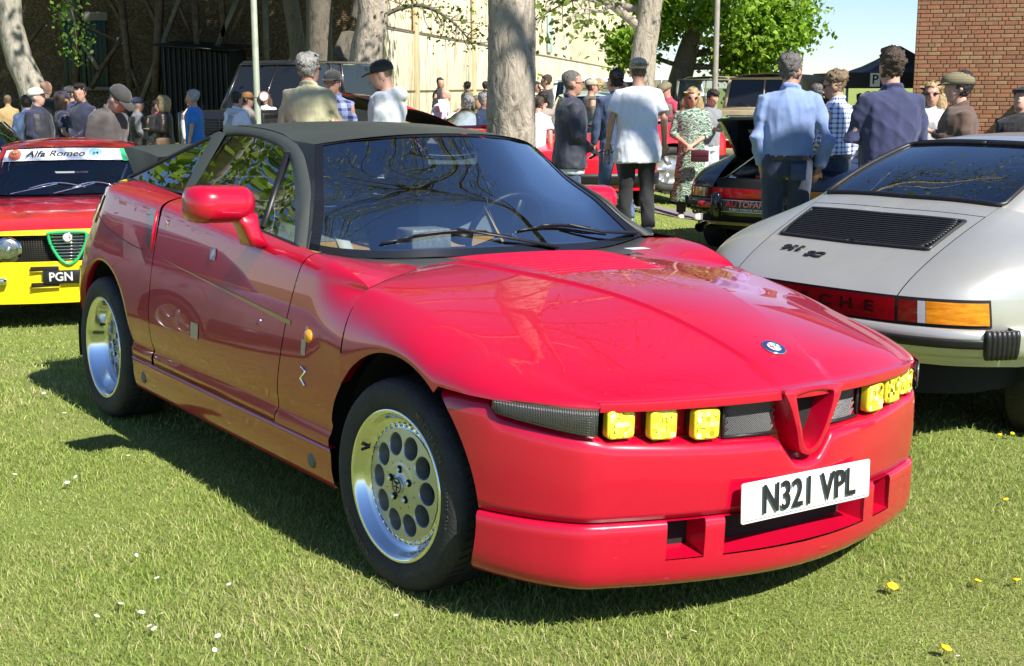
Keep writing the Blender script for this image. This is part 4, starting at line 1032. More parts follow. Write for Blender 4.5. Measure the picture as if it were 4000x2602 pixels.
def rally(root):
    c=Car(root,KEYGT,(0,-2.35),M_redrally,wr=.30,arch=.34,kxz=KXGT,roof_z=1.285,roof_x=-1.35)
    c.part('rear_body','low',0,4.5,M_redrally); c.part('rear_body_top','mid',0,4.5,M_redrally)
    c.part('door','low',4.51,6.8,M_redrally); c.part('door_top','mid',4.51,6.8,M_redrally); c.part('front_wing','low',6.81,9.6,M_redrally); c.part('front_wing_top','mid',6.81,9.2,M_redrally)
    c.part('bonnet','mid',9.21,12,M_redrally,n=18,q0=.06); c.part('bonnet_edge','mid',9.21,12,M_yel,n=4,q0=0,q1=.06,off=.002)
    # grille band, dark, set back, with lamps
    c.strip('yellow_nose',9.6,12,.20,.50,.0,M_yel,k=30); c.strip('yellow_lip',9.6,12,.685,.708,.004,M_yel,k=30)
    c.strip('grille_panel',9.7,12,.495,.69,-.05,M_inner,k=20)
    mm=mat('mesh_dark',(.05,.045,.03),.5,metal=.5)
    ws=[]
    for y in np.arange(-.62,.62,.017):
        s=12-abs(y)/.35 if abs(y)<.35 else 11-(abs(y)-.35)/.31
        for t,z in ((1,0),):
            p=c.wrapz(max(s,9.7),.50,-.035);q=c.wrapz(max(s,9.7),.685,-.035);p[1]=q[1]=y; ws.append(bar(p,q,.003,.003))
    for z in np.linspace(.51,.68,13): ws.append(tube([c.wrapz(s,z,-.036)*A((1,-1,1)) for s in np.linspace(9.9,12,8)]+[c.wrapz(s,z,-.036) for s in np.linspace(12,9.9,8)[1:]],.0015,4))
    ob('grille_mesh',merge(*ws),None,mm,root)
    for s in (1,-1):
        for y,xx in ((.40,.655),(.605,.60)):
            la=ob('headlamp',disc((xx-.03,s*y,.585),(1,0,0),.096,32,.05),None,M_chrome,root)
            ob('headlamp_lens',ball((xx+.005,s*y,.585),(.035,.078,.078),20,12),None,glass('headlamp_glass',(.9,.92,.92),.03,1.4),la)
            ob('headlamp_bowl',disc((xx+.016,s*y,.585),(1,0,0),.080,28,.006,.05),None,mat('bowl_chrome',(.75,.75,.73),.25,metal=.9,noise=.3,nscale=30),la)
            ob('headlamp_bulb',ball((xx+.03,s*y,.585),(.014,.022,.022),10,6),None,M_chrome,la)
    gm=mat('shield_green',(.02,.36,.12),.3,coat=.6)
    n=56; out=spl([(-.118,.700),(0,.705),(.118,.700),(.128,.685),(.115,.62),(.085,.555),(.05,.505),(0,.478),(-.05,.505),(-.085,.555),(-.115,.62),(-.128,.685)],n,True)
    ri=[A((.735,y,z)) for y,z in out]; sh=ob('shield_frame',tube(ri+ri[:1],.011,8,cap=False),None,gm,root)
    ob('shield_panel',(ri and [p+A((-.02,0,0)) for p in ri],[list(range(n))]),None,M_inner,sh)
    for z in np.linspace(.515,.672,8):
        w=np.interp(z,[.478,.505,.555,.62,.69],[0,.05,.085,.115,.126]); ob('shield_bar',tube([(.732,-w,z),(.736,w,z)],.0035,6),None,M_chrome,sh)
    b=ob('shield_badge',disc((.738,0,.668),(1,0,0),.036,28,.006),None,M_chrome,sh); ob('badge_face',disc((.7445,0,.668),(1,0,0),.028,24,.001),None,M_white,b)
    ob('badge_cross',merge(bar((.7465,.024,.668),(.7465,.004,.668),.005,.001,up=(1,0,0)),bar((.7465,.014,.65),(.7465,.014,.686),.005,.001,up=(1,0,0))),None,mat('cross_red',(.6,.01,.01),.3),b)
    for z0,z1,y0,y1 in ((.432,.468,-.07,-.26),(.432,.468,.07,.26),(.318,.354,-.07,-.26),(.318,.354,.07,.26)):
        ob('nose_slot',box((.722,(y0+y1)/2,(z0+z1)/2),(.03,abs(y1-y0),z1-z0),.008),None,M_inner,root)
        ob('slot_rim',tube([(.736,y0,z0),(.736,y1,z0),(.736,y1,z1),(.736,y0,z1),(.736,y0,z0)],.004,5),None,M_yel,root)
    pl=ob('number_plate',box((.742,.0,.39),(.008,.36,.095),.003),None,mat('plate_blackback',(.01,.01,.01),.4),root)
    text('plate_text','PGN',.085,mat('plate_silver',(.55,.55,.52),.4),pl,mat_axes((.7475,-.06,.39),(0,1,0),(0,0,1)),.001,bold=.002,sx=.95)
    ob('tow_bracket',box((.70,-.46,.37),(.06,.08,.045),.006),None,M_chrome,root)
    ob('sump_panel',box((.45,0,.20),(.3,.7,.05),.01),None,M_black,root)
    # cabin glass, banner
    c.part('rear_window','up',0,1.9,M_glass,n=6,q0=.05,q1=.95); c.part('rear_pillar','up',1.92,3.2,M_redrally); c.part('side_glass','up',3.22,6.6,M_glass,n=6,q0=.04,q1=.95); c.part('a_pillar','up',6.62,7.3,M_redrally,n=6)
    c.part('windscreen','up',7.32,12,M_glass,n=12,q0=.03,q1=.97); c.roof(M_redrally); c.inside()
    wt=mat('banner_white',(.85,.86,.86),.35,coat=.3)
    rows=[[c.up(s,q,.008) for q in np.linspace(.70,.965,5)] for s in np.linspace(7.5,12,26)]; g=grid(rows); bn=ob('windscreen_banner',merge(g,mir(g)),None,wt,root)
    rows=[[c.up(s,q,.010)*A((1,-1 if sg else 1,1)) for q in np.linspace(.70,.965,4)] for s,sg in ((8.05,0),(7.85,0),(7.7,0))]
    rows=[[c.up(s,q,.0105) for q in np.linspace(.68,.97,5)] for s in (8.25,8.1,7.95)]; ob('banner_green',grid(rows),None,mat('banner_green',(.03,.42,.16),.4),bn)
    rows=[[c.up(s,q,.0105) for q in np.linspace(.68,.97,5)] for s in (7.62,7.55,7.48)]; ob('banner_red',grid(rows),None,mat('banner_red',(.6,.02,.03),.4),bn)
    p=c.up(12,.83,.012); upv=c.up(12,.95)-c.up(12,.72); mtb=mat('banner_black',(.02,.02,.02),.5)
    text('banner_text','Alfa Romeo',.092,mtb,bn,mat_axes(A((p[0]-.006,-.10,p[2])),(0,1,0),upv),.0006,bold=.001,shear=.35)
    dd=ob('banner_roundel',disc(A((p[0]-.014,.205,p[2])),(.75,0,.6),.05,24,.003),None,mat('roundel_blue',(.25,.50,.70),.4),bn)
    text('roundel_number','34',.052,mtb,dd,mat_axes(A((p[0]-.010,.205,p[2]+.003)),(0,1,0),upv),.0006,bold=.001)
    dd=ob('banner_emblem',disc(A((p[0]-.025,-.40,p[2]-.004)),(.7,-.15,.6),.048,24,.003),None,mat('emblem_red',(.62,.12,.06),.4),bn)
    ob('emblem_leaf',merge(*[bar(A((p[0]-.0215,-.40,p[2]-.002)),A((p[0]-.0215+.0*t,-.40+.03*math.cos(t),p[2]-.002+.03*math.sin(t))),.014,.001,up=(1,0,.5)) for t in (.8,2.3,3.9,5.5)]),None,mat('leaf_green',(.12,.30,.15),.5),dd)
    # wipers, seats, steering wheel
    for a0,a1 in ((-.30,.12),(.02,.36)):
        f=lambda y,q:(lambda s:(lambda P:A((P[0]+.012,y,P[2]+.012)))(c.up(max(7.5,12-abs(y)/.1 if abs(y)<.1 else (11-(abs(y)-.1)/.1 if abs(y)<.2 else 10-(abs(y)-.2)/.12)),q)))(0)
        w=ob('wiper',tube([f(y,.12+.10*math.sin(math.pi*k/9)) for k,y in enumerate(np.linspace(a0,a1,10))],.005,6),None,M_chrome,root); ob('wiper_arm',tube([f(a0-.14,.02),f((a0+a1)/2,.20)],.006,6),None,M_chrome,w)
    for y in (-.33,.33): ob('seat',loft([[A((-1.35+dx,y+w*dy,z)) for dx,w in ((.06,-1),(.08,0),(.06,1),(-.06,.9),(-.06,-.9))] for z,dy in ((.4,.25),(.8,.26),(1.0,.2),(1.06,.12))]),None,mat('seat_navy',(.012,.02,.05),.8),root)
    ob('steering_wheel',tube([(-.86+.05*math.sin(t),-.33+.17*math.cos(t),.86+.16*math.sin(t)) for t in np.linspace(0,2*np.pi,25)],.014,8,cap=False),None,M_black,root)
    bx=ob('number_panel',box((-1.55,.62,.70),(.9,.02,.3)),None,wt,root)
    c.wheels(M_alloy,.76,.19)
rally(GT)
# ---- simpler neighbours: one body table, scaled and recoloured
KEYS=K3(
 ((-.75,0,.28),(-.80,0,.70),(-.15,0,.92),(.25,0,1.30)),
 ((-.72,.5,.28),(-.76,.5,.70),(-.12,.45,.92),(.26,.42,1.29)),
 ((-.6,.74,.28),(-.62,.74,.70),(0,.64,.90),(.34,.50,1.27)),
 ((0,.80,.25),(0,.815,.68),(.3,.68,.89),(.55,.53,1.28)),
 ((.6,.79,.20),(.6,.81,.67),(.7,.69,.88),(.85,.55,1.29)),
 ((1.2,.79,.20),(1.2,.81,.66),(1.3,.69,.87),(1.2,.55,1.28)),
 ((1.8,.79,.20),(1.8,.81,.66),(1.75,.66,.865),(1.40,.52,1.26)),
 ((2.4,.80,.22),(2.4,.815,.66),(1.9,.52,.87),(1.47,.42,1.27)),
 ((2.95,.74,.25),(2.97,.75,.64),(1.97,.3,.875),(1.51,.28,1.278)),
 ((3.12,.5,.25),(3.15,.5,.62),(2.0,.15,.88),(1.53,.14,1.283)),
 ((3.18,0,.25),(3.22,0,.61),(2.01,0,.882),(1.54,0,1.285)))
KXS=[(.15,.75)]*2+[(.05,.8)]*5+[(.06,.8),(.08,.75),(.08,.7),(.08,.7)]
def plain_car(name,loc,rz,paint,label,scale=(1,1,1),bonnet_up=False,rim=None,lamp=True,open_top=False):
    root=empty(name,loc,rz,label,'car'); root.scale=scale
    c=Car(root,KEYS,(0,2.4),paint,wr=.30,arch=.35,kxz=KXS,roof_z=1.35,roof_x=.9,M=120)
    c.part('rear_body','low',0,3.6,paint); c.part('boot','mid',0,2.2,paint); c.part('rear_shoulder','mid',2.21,3.6,paint)
    c.part('door','low',3.61,5.9,paint); c.part('door_shoulder','mid',3.61,5.9,paint); c.part('front_wing','low',5.91,10,paint); c.part('wing_shoulder','mid',5.91,7.6,paint)
    if bonnet_up:
        ob('engine_bay',box((2.55,0,.58),(1.0,1.1,.3),.02),None,M_inner,root)
        rows=[[c.mid(s,q)*A((1,sg,1)) for q in np.linspace(0,1,8)] for sg,sl in ((-1,np.linspace(7.6,10,9)),(1,np.linspace(10,7.6,9)[1:])) for s in sl]; P=A(rows)
        piv=A((2.01,0,.90)); d=P-piv; an=R(-33); P2=P.copy(); P2[...,0]=piv[0]+d[...,0]*math.cos(an)+d[...,2]*math.sin(an); P2[...,2]=piv[2]-d[...,0]*math.sin(an)+d[...,2]*math.cos(an)
        b=ob('bonnet',grid(P2),None,paint,root); n=A((math.sin(an),0,math.cos(an))); inn=P2+A((.02,0,-.012)); ob('bonnet_lining',grid(inn),None,mat('lining_black',(.015,.014,.013),.8,noise=.5,nscale=6),b)
    else: c.part('bonnet','mid',7.61,10,paint,n=12)
    if open_top:
        c.part('windscreen','up',7.0,10,M_glass,n=4,q0=.0,q1=.55)
        for y in (-.33,.33): ob('seat',box((.95,y,.72),(.16,.44,.42),.06),None,M_black,root)
    else:
     c.part('rear_window','up',0,1.9,M_glassdark,n=5,q0=.05,q1=.95); c.part('rear_pillar','up',1.92,3.0,paint); c.part('side_glass','up',3.02,5.8,M_glassdark,n=5,q0=.05,q1=.95); c.part('a_pillar','up',5.82,6.5,paint); c.part('windscreen','up',6.52,10,M_glassdark,n=6,q0=.03,q1=.97)
    if not open_top: c.roof(paint)
    c.inside(); c.wheels(rim or M_alloy,.79,.19)
    c.strip('front_bumper',7.7,10,.32,.45,.03,M_black,rnd=1); c.strip('rear_bumper',0,2.6,.34,.46,.03,M_black,rnd=1)
    for s in (1,-1):
        ob('headlamp',disc((3.08,s*.55,.54),(1,s*.2,0),.085,24,.05),None,M_chrome,root)
        ob('tail_lamp',box((-.79,s*.58,.60),(.03,.24,.11),.01),None,mat('tail_red',(.22,.012,.008),.14,coat=1),root)
    return root,c
rx,ry,rz_=ground(1030,17.6); RC1,_=plain_car('red_roadster',(rx+3.05*math.cos(R(30)),ry+3.05*math.sin(R(30)),rz_),R(-150),M_redrally,'red open car behind the grey roof with its bonnet propped open showing a black underside',bonnet_up=True,open_top=True,scale=(1.5,1.25,1.04))
rx,ry,rz_=ground(1322,18.2); plain_car('red_roadster',(rx,ry,rz_),R(-86),mat('bright_red',(.65,.01,.025),.3,coat=1),'bright red open roadster standing behind the man in navy bomber jacket',scale=(.95,.95,1.0),open_top=True)
rx,ry,rz_=ground(1425,18.5); plain_car('pale_green_car',(rx-.2,ry+3.0,rz_),R(-88),mat('mint_paint',(.50,.58,.50),.3,coat=1),'pale mint green car behind the man in white T-shirt',scale=(1.,.95,1.05))
rx,ry,rz_=ground(1010,30); plain_car('lime_coupe',(rx-1.4,ry,rz_+.15),R(175),mat('lime_paint',(.45,.47,.18),.35,coat=1),'pale lime coupe parked before the cream corrugated hangar wall',scale=(1.02,1.0,1.08))
rx,ry,rz_=ground(-62,15.5); plain_car('white_hatchback',(rx-1.2,ry+.6,rz_-.12),R(-20),mat('white_paint',(.72,.73,.74),.3,coat=1),'white car with dark windows behind the red rally saloon',scale=(.85,1,1.12))
rx,ry,rz_=ground(2345,9.2); plain_car('blue_car',(rx+.4,ry+.8,rz_-.06),R(30),mat('blue_paint',(.05,.11,.24),.25,coat=1),'dark blue car roof beyond the silver coupe beside the brick building',scale=(1,1,1.0))
# ---- dark four by four
def box_truck(name,loc,rz,label,cat,dims,paint,glassm,canvas=None,plate=None,grille=None,bumper=None,spare=False,lamps=(.62,.9),screen_rake=.12,bon=(1.05,1.12),wheel=.39,raf=None,flat=None):
    L,W,H=dims; root=empty(name,loc,rz,label,cat); hw=W/2
    xb=L*.5; bl=bon[0]; zbn=bon[1]; xs=xb-bl
    side=lambda nm,x0,x1,z0,z1,m,y=hw:[ob(nm,box(((x0+x1)/2,s*(y-.02),(z0+z1)/2),(x1-x0,.04,z1-z0),.012),None,m,root) for s in (1,-1)]
    side('side_panel',-xb,xs-.02,.50,zbn,paint); side('front_wing',xs,xb-.02,.62,zbn-.04,paint)
    ob('bonnet',loft([[A((x,y*hw,z+(.0 if abs(y)<.95 else -.03))) for y,z in ((-1,zbn-.04),(-.9,zbn),(0,zbn+.02),(.9,zbn),(1,zbn-.04),(1,zbn-.1),(-1,zbn-.1))] for x in (xs,xs+bl*.5,xb-.08,xb-.02)]),None,paint,root,auto=40)
    ob('front_panel',box((xb-.03,0,(zbn+.5)/2),(.06,W*.98,zbn-.55),.015),None,paint,root)
    ob('chassis',box((0,0,.48),(L*.95,W*.86,.16),.02),None,M_inner,root)
    ob('cab_floor',box((-.3,0,.75),(L*.6,W*.9,.4),.02),None,M_inner,root)
    # screen
    xt=xs-screen_rake-.05
    sc=[A((xs,-hw*.95,zbn)),A((xs,hw*.95,zbn)),A((xt,hw*.88,H-.08)),A((xt,-hw*.88,H-.08))]
    ob('windscreen_frame',merge(*[bar(sc[i],sc[(i+1)%4],.07,.05) for i in range(4)]),None,paint,root)
    ob('windscreen',(sc,[[0,1,2,3]]),None,glassm,root)
    ob('windscreen_divider',bar((sc[0]+sc[1])/2,(sc[2]+sc[3])/2,.03,.03),None,paint,root)
    for s in (1,-1):
        ob('wiper',tube([(xs+.03,s*.12*W,zbn+.02),(xs-.0,s*.3*W,zbn+.10)],.008,5),None,M_black,root)
    if canvas:
        rows=[]
        for x in np.linspace(-xb,xt-.03,9):
            sag=.02*math.sin((x+xb)*6); rows.append([A((x,-hw*.96,zbn)),A((x,-hw*.93,H*.75+zbn*.25)),A((x,-hw*.86,H-.10)),A((x,-hw*.6,H-.02+sag)),A((x,0,H+.01+sag)),A((x,hw*.6,H-.02+sag)),A((x,hw*.86,H-.10)),A((x,hw*.93,H*.75+zbn*.25)),A((x,hw*.96,zbn))])
        ob('canvas_tilt',grid(rows),None,canvas,root,solid=.01)
        for s in (1,-1): ob('tilt_window',box((-xb*.35,s*hw*.965,(zbn+H)/2-.05),(.7,.02,.3),.01),None,M_glassdark,root)
    else:
        ob('roof',loft([[A((x,y*hw*.90,z)) for y,z in ((-1,H-.06),(-.9,H-.01),(0,H),(.9,H-.01),(1,H-.06),(.9,H-.08),(-.9,H-.08))] for x in (-xb,-xb*.5,xt)]),None,paint,root,auto=40)
        for s in (1,-1):
            for x in (-xb+.05,-xb*.3,xt-.55): ob('roof_pillar',bar((x,s*hw*.95,zbn),(x,s*hw*.88,H-.06),.09,.05),None,paint,root)
            ob('side_glass',([(-xb+.05,s*hw*.94,zbn),(xs-.06,s*hw*.94,zbn),(xt-.02,s*hw*.88,H-.08),(-xb+.05,s*hw*.88,H-.08)],[[0,1,2,3]]),None,glassm,root)
    gz0=zbn-.30
    gr=ob('grille',box((xb+.004,0,gz0),(.03,W*.46,.36),.01),None,grille or M_black,root)
    for k in range(7): ob('grille_bar',box((xb+.024,0,gz0-.15+.05*k),(.012,W*.44,.014),.003),None,raf or M_chrome,gr)
    for k in range(3): ob('grille_upright',box((xb+.028,(k-1)*W*.2,gz0),(.008,.014,.34),.002),None,raf or M_chrome,gr)
    for s in (1,-1):
        hl=ob('headlamp',disc((xb-.0,s*hw*lamps[0],lamps[1]),(1,0,0),.10,24,.03),None,M_chrome,root); ob('lamp_glass',disc((xb+.03,s*hw*lamps[0],lamps[1]),(1,0,0),.085,24,.02,.05),None,mat('lamp_grey_glass',(.5,.52,.52),.1,coat=1),hl)
        ob('side_lamp',disc((xb+.0,s*hw*.85,lamps[1]),(1,0,0),.04,14,.03),None,mat('amber_indicator',(.8,.3,.015),.14),root)
        for ax in (xb-.55,-xb+.75): wheel_simple(root,(ax,s*(hw-.02),wheel),wheel,.20,mat('steel_rim',(.25,.24,.2),.5,metal=.4),s,rr=.55)
    ob('front_bumper',box((xb+.10,0,.50),(.12,W*1.0,.14),.015),None,bumper or M_black,root)
    if plate:
        pl=ob('number_plate',box((xb+.168,plate[1],plate[2]),(.012,.52,.11),.003),None,mat('plate_white',(.8,.8,.77),.35),root); text('plate_text',plate[0],.10,mat('plate_black',(.012,.012,.014),.4),pl,mat_axes((xb+.176,plate[1],plate[2]),(0,1,0),(0,0,1)),.001,bold=.0015,sx=.85)
    if flat: text('bonnet_number',flat,.10,M_black,root,mat_axes((xb-.45,.15,zbn+.03),(0,1,0),(-1,0,.0)),.001)
    return root
M_dark4=mat('dark_offroader_paint',(.012,.010,.010),.3,coat=.6,dust=.2)
rx,ry,rz_=ground(655,25.5); box_truck('four_by_four',(rx,ry+.6,rz_),R(-113),'dark shadowed four by four under the trees with plate L37','car',(4.5,1.9,2.22),M_dark4,M_fardark,plate=('L37 A',-.42,.70),lamps=(.80,1.05),screen_rake=.55,bon=(1.35,1.28),bumper=M_black,raf=M_black)
M_sand=mat('sand_paint',(.42,.33,.20),.6,noise=.25,nscale=5); M_canv=mat('canvas_tan',(.40,.30,.15),.9,noise=.25,nscale=4,bump=.3,bscale=8)
rx,ry,rz_=ground(1728,26.0); box_truck('army_truck',(rx+.9,ry+1.6,rz_-.08),R(-118),'sand coloured army truck with tan canvas top and white plate beside the green tree','truck',(3.6,1.69,2.02),M_sand,M_fardark,canvas=M_canv,bon=(1.05,1.34),lamps=(.62,1.08),plate=('JO 55',-.50,.70),bumper=M_sand,raf=mat('grille_wire',(.45,.45,.42),.4,metal=.6),flat='141')
M_olive=mat('grey_green_paint',(.12,.13,.10),.6,noise=.3,nscale=5)
rx,ry,rz_=ground(1652,33); box_truck('army_truck',(rx+.4,ry+2.5,rz_-.1),R(-112),'grey green army truck with canvas top standing behind the sand coloured one','truck',(3.8,1.69,2.05),M_olive,M_glass,canvas=mat('canvas_olive',(.30,.24,.13),.9,noise=.25,nscale=4),bumper=M_olive,raf=M_olive)
rx,ry,rz_=ground(1398,24); box_truck('white_pickup',(rx+.1,ry+2.3,rz_),R(-97),'white pickup with roof lamps behind the couple in dark waistcoats','truck',(4.6,1.8,1.72),mat('white_paint',(.72,.73,.74),.3,coat=1),M_glassdark,bon=(1.1,.98),lamps=(.78,.82),screen_rake=.5,bumper=mat('white_paint',(.7,.7,.7),.3),raf=M_black)
rx,ry,rz_=ground(1545,62); box_truck('white_van',(rx,ry,rz_+.3),R(-60),'distant white van past the tree trunks','van',(5,2,1.75),M_white,M_glassdark,bon=(.8,1.1))

plain_car('grey_car',(-6.4,9.3,float(zg(-6.4,9.3))),R(-73),mat('grey_car_paint',(.16,.15,.155),.3,coat=1),'dark grey car parked beside the red rally saloon beyond the left edge',scale=(1,1,1.05))
bpy.context.view_layer.update()
# ================================================================ people
def remesh(parts,vox,smooth=2):
    V,F=merge(*parts); me=new_mesh('tmp',V,F); o=bpy.data.objects.new('tmp',me); COL.objects.link(o)
    m=o.modifiers.new('r','REMESH'); m.mode='VOXEL'; m.voxel_size=vox
    s=o.modifiers.new('s','SMOOTH'); s.factor=.5; s.iterations=smooth
    dg=bpy.context.evaluated_depsgraph_get(); me2=bpy.data.meshes.new_from_object(o.evaluated_get(dg)); bpy.data.objects.remove(o); bpy.data.meshes.remove(me)
    return me2
def folds(me,amp,fx,seed):
    n=len(me.vertices); co=np.empty(n*3); me.vertices.foreach_get('co',co); co=co.reshape(-1,3); no=np.empty(n*3); me.vertices.foreach_get('normal',no); no=no.reshape(-1,3)
    r=np.random.default_rng(seed); d=np.zeros(n)
    for k in range(7):
        w=r.normal(size=3)*fx*A((1,1,.55)); ph=r.uniform(0,6.28); q=np.sin(co@w+ph+1.3*np.sin(co@(r.normal(size=3)*fx*.5)))
        d+=(1-np.abs(q))**2*r.uniform(.5,1)
    d-=d.mean(); co+=no*(d*amp)[:,None]; me.vertices.foreach_set('co',co.ravel()); me.update()
def link(name,me,m,parent):
    me.materials.clear(); me.materials.append(m); me.polygons.foreach_set('use_smooth',np.ones(len(me.polygons),bool))
    o=bpy.data.objects.new(name,me); COL.objects.link(o); o.parent=parent; return o
def ell(c,rx,ry,n=16): 
    t=np.linspace(0,2*np.pi,n,endpoint=False); ct,st=np.cos(t),np.sin(t); e=.85
    return np.stack([c[0]+rx*np.sign(ct)*np.abs(ct)**e,c[1]+ry*np.sign(st)*np.abs(st)**e,np.full(n,c[2])],1)
HEAD=[(0,.046,.026,.028),(.012,.040,.044,.042),(.04,.028,.064,.056),(.075,.018,.080,.067),(.115,.008,.091,.073),(.155,0,.097,.076),(.19,-.005,.091,.071),(.215,-.008,.070,.056),(.230,-.008,.040,.034),(.236,-.008,.012,.010)]
ARMS={'down':((-.02,.235,1.16),(.03,.25,.92)),'relax':((-.03,.27,1.17),(.06,.29,.94)),'hold':((-.02,.24,1.17),(.24,.10,1.20)),'fold':((.02,.25,1.17),(.20,-.06,1.18)),'pocket':((-.06,.262,1.16),(.015,.205,.945)),'front':((.02,.24,1.15),(.21,.03,1.00)),'point':((.10,.26,1.22),(.30,.16,1.38)),'phone':((.0,.23,1.17),(.23,.06,1.28)),'back':((-.12,.24,1.18),(-.16,.06,1.02)),'hip':((-.10,.30,1.18),(.04,.19,1.02)),'mouth':((.08,.24,1.20),(.16,.05,1.46)),'table':((.06,.25,1.14),(.28,.12,1.08))}
def fabric(name,col,**k): 
    kw=dict(rough=.85,noise=.22,nscale=6,bump=.25,bscale=220,sheen=.2); kw.update(k); return mat('cloth_'+name,col,**kw)
def checkmat(name,base,line,scale):
    nm='check_'+name
    if nm in MATS: return MATS[nm]
    m=bpy.data.materials.new(nm); MATS[nm]=m; m.use_nodes=True; nt=m.node_tree; p=nt.nodes['Principled BSDF']; p.inputs['Roughness'].default_value=.85; N=nt.nodes.new; L=nt.links.new
    tc=N('ShaderNodeTexCoord'); sp=N('ShaderNodeSeparateXYZ'); L(tc.outputs['Object'],sp.inputs[0]); fs=[]
    # wrap angle so stripes run round the body
    at=N('ShaderNodeMath'); at.operation='ARCTAN2'; L(sp.outputs[1],at.inputs[0]); L(sp.outputs[0],at.inputs[1])
    for src,sc in ((at.outputs[0],scale*.15),(sp.outputs[2],scale)):
        mu=N('ShaderNodeMath'); mu.operation='MULTIPLY'; mu.inputs[1].default_value=sc; L(src,mu.inputs[0]); fr=N('ShaderNodeMath'); fr.operation='FRACT'; L(mu.outputs[0],fr.inputs[0]); gt=N('ShaderNodeMath'); gt.operation='GREATER_THAN'; gt.inputs[1].default_value=.62; L(fr.outputs[0],gt.inputs[0]); fs.append(gt)
    ad=N('ShaderNodeMath'); ad.operation='ADD'; L(fs[0].outputs[0],ad.inputs[0]); L(fs[1].outputs[0],ad.inputs[1]); hf=N('ShaderNodeMath'); hf.operation='MULTIPLY'; hf.inputs[1].default_value=.5; L(ad.outputs[0],hf.inputs[0])
    mx=N('ShaderNodeMix'); mx.data_type='RGBA'; mx.inputs['A'].default_value=(*base,1); mx.inputs['B'].default_value=(*line,1); L(hf.outputs[0],mx.inputs['Factor']); L(mx.outputs['Result'],p.inputs['Base Color']); return m
def printmat(name,cols,scale):
    nm='print_'+name
    if nm in MATS: return MATS[nm]
    m=bpy.data.materials.new(nm); MATS[nm]=m; m.use_nodes=True; nt=m.node_tree; p=nt.nodes['Principled BSDF']; p.inputs['Roughness'].default_value=.8; N=nt.nodes.new; L=nt.links.new
    tc=N('ShaderNodeTexCoord'); w=N('ShaderNodeTexWave'); w.wave_type='RINGS'; w.inputs['Scale'].default_value=scale; w.inputs['Distortion'].default_value=14; w.inputs['Detail'].default_value=2; w.inputs['Detail Scale'].default_value=1.6; L(tc.outputs['Object'],w.inputs[0])
    r=N('ShaderNodeValToRGB'); r.color_ramp.interpolation='CONSTANT'; el=r.color_ramp.elements; el[0].position=0; el[0].color=(*cols[0],1); el[1].position=.38; el[1].color=(*cols[1],1)
    for pos,c in ((.6,cols[2]),(.82,cols[1])): e=el.new(pos); e.color=(*c,1)
    L(w.outputs[0],r.inputs[0]); L(r.outputs[0],p.inputs['Base Color']); return m
SK=[mat('skin_%d'%i,c,.55,noise=.15,nscale=15,col2=(c[0]*.85,c[1]*.72,c[2]*.68)) for i,c in enumerate(((.52,.30,.21),(.47,.26,.18),(.40,.22,.15),(.56,.34,.25)))]
DENIM=fabric('denim',(.045,.075,.15),noise=.45,nscale=9); DENIMD=fabric('denim_dark',(.022,.035,.07),noise=.4); BLACKC=fabric('black',(.014,.014,.016)); NAVY=fabric('navy',(.016,.019,.05)); NAVY2=fabric('navy_shirt',(.028,.034,.095)); WHITE=fabric('white_tee',(.72,.74,.80),noise=.06); GREY=fabric('grey',(.22,.23,.24)); LGREY=fabric('light_grey',(.52,.55,.57),noise=.08); KHAKI=fabric('khaki',(.42,.40,.25),noise=.12); STONE=fabric('stone',(.55,.52,.46),noise=.1); BLUE=fabric('blue_polo',(.02,.20,.58),noise=.15); SHIRTB=fabric('blue_shirt',(.20,.28,.50),noise=.15); MAROON=fabric('maroon',(.28,.03,.07)); BROWN=fabric('brown_jacket',(.11,.065,.045)); LEATH=mat('leather_jacket',(.03,.022,.018),.4,bump=.4,bscale=30); PUFF=fabric('black_puffer',(.018,.018,.022),rough=.5); CREAM=fabric('cream',(.62,.58,.52)); TAUPE=fabric('taupe_tee',(.30,.25,.21)); OLIVE=fabric('olive_vest',(.09,.08,.05)); TAN=fabric('tan_jacket',(.45,.30,.13)); REDS=fabric('red_knit',(.40,.03,.07))
H_={k:mat('hair_'+k,c,.55,noise=.5,nscale=40,col2=tuple(x*.55 for x in c),bump=.8,bscale=120,stretch=(1,1,.4)) for k,c in dict(grey=(.30,.29,.27),white=(.48,.46,.43),brown=(.075,.045,.025),dark=(.025,.018,.013),blond=(.46,.33,.15),fair=(.25,.17,.09),salt=(.14,.125,.115)).items()}
CAPS={'black':fabric('cap_black',(.012,.012,.013)),'charcoal':fabric('cap_charcoal',(.045,.043,.04)),'navy':fabric('cap_navy',(.02,.024,.06)),'tan':fabric('cap_tan',(.36,.17,.05)),'cream':fabric('cap_cream',(.60,.57,.45)),'camo':fabric('cap_khaki',(.42,.38,.27),noise=.3,nscale=20),'tweed':checkmat('tweed',(.20,.17,.10),(.13,.11,.06),45)}
DARKG=mat('sunglass_lens',(.006,.006,.007),.08,coat=1)
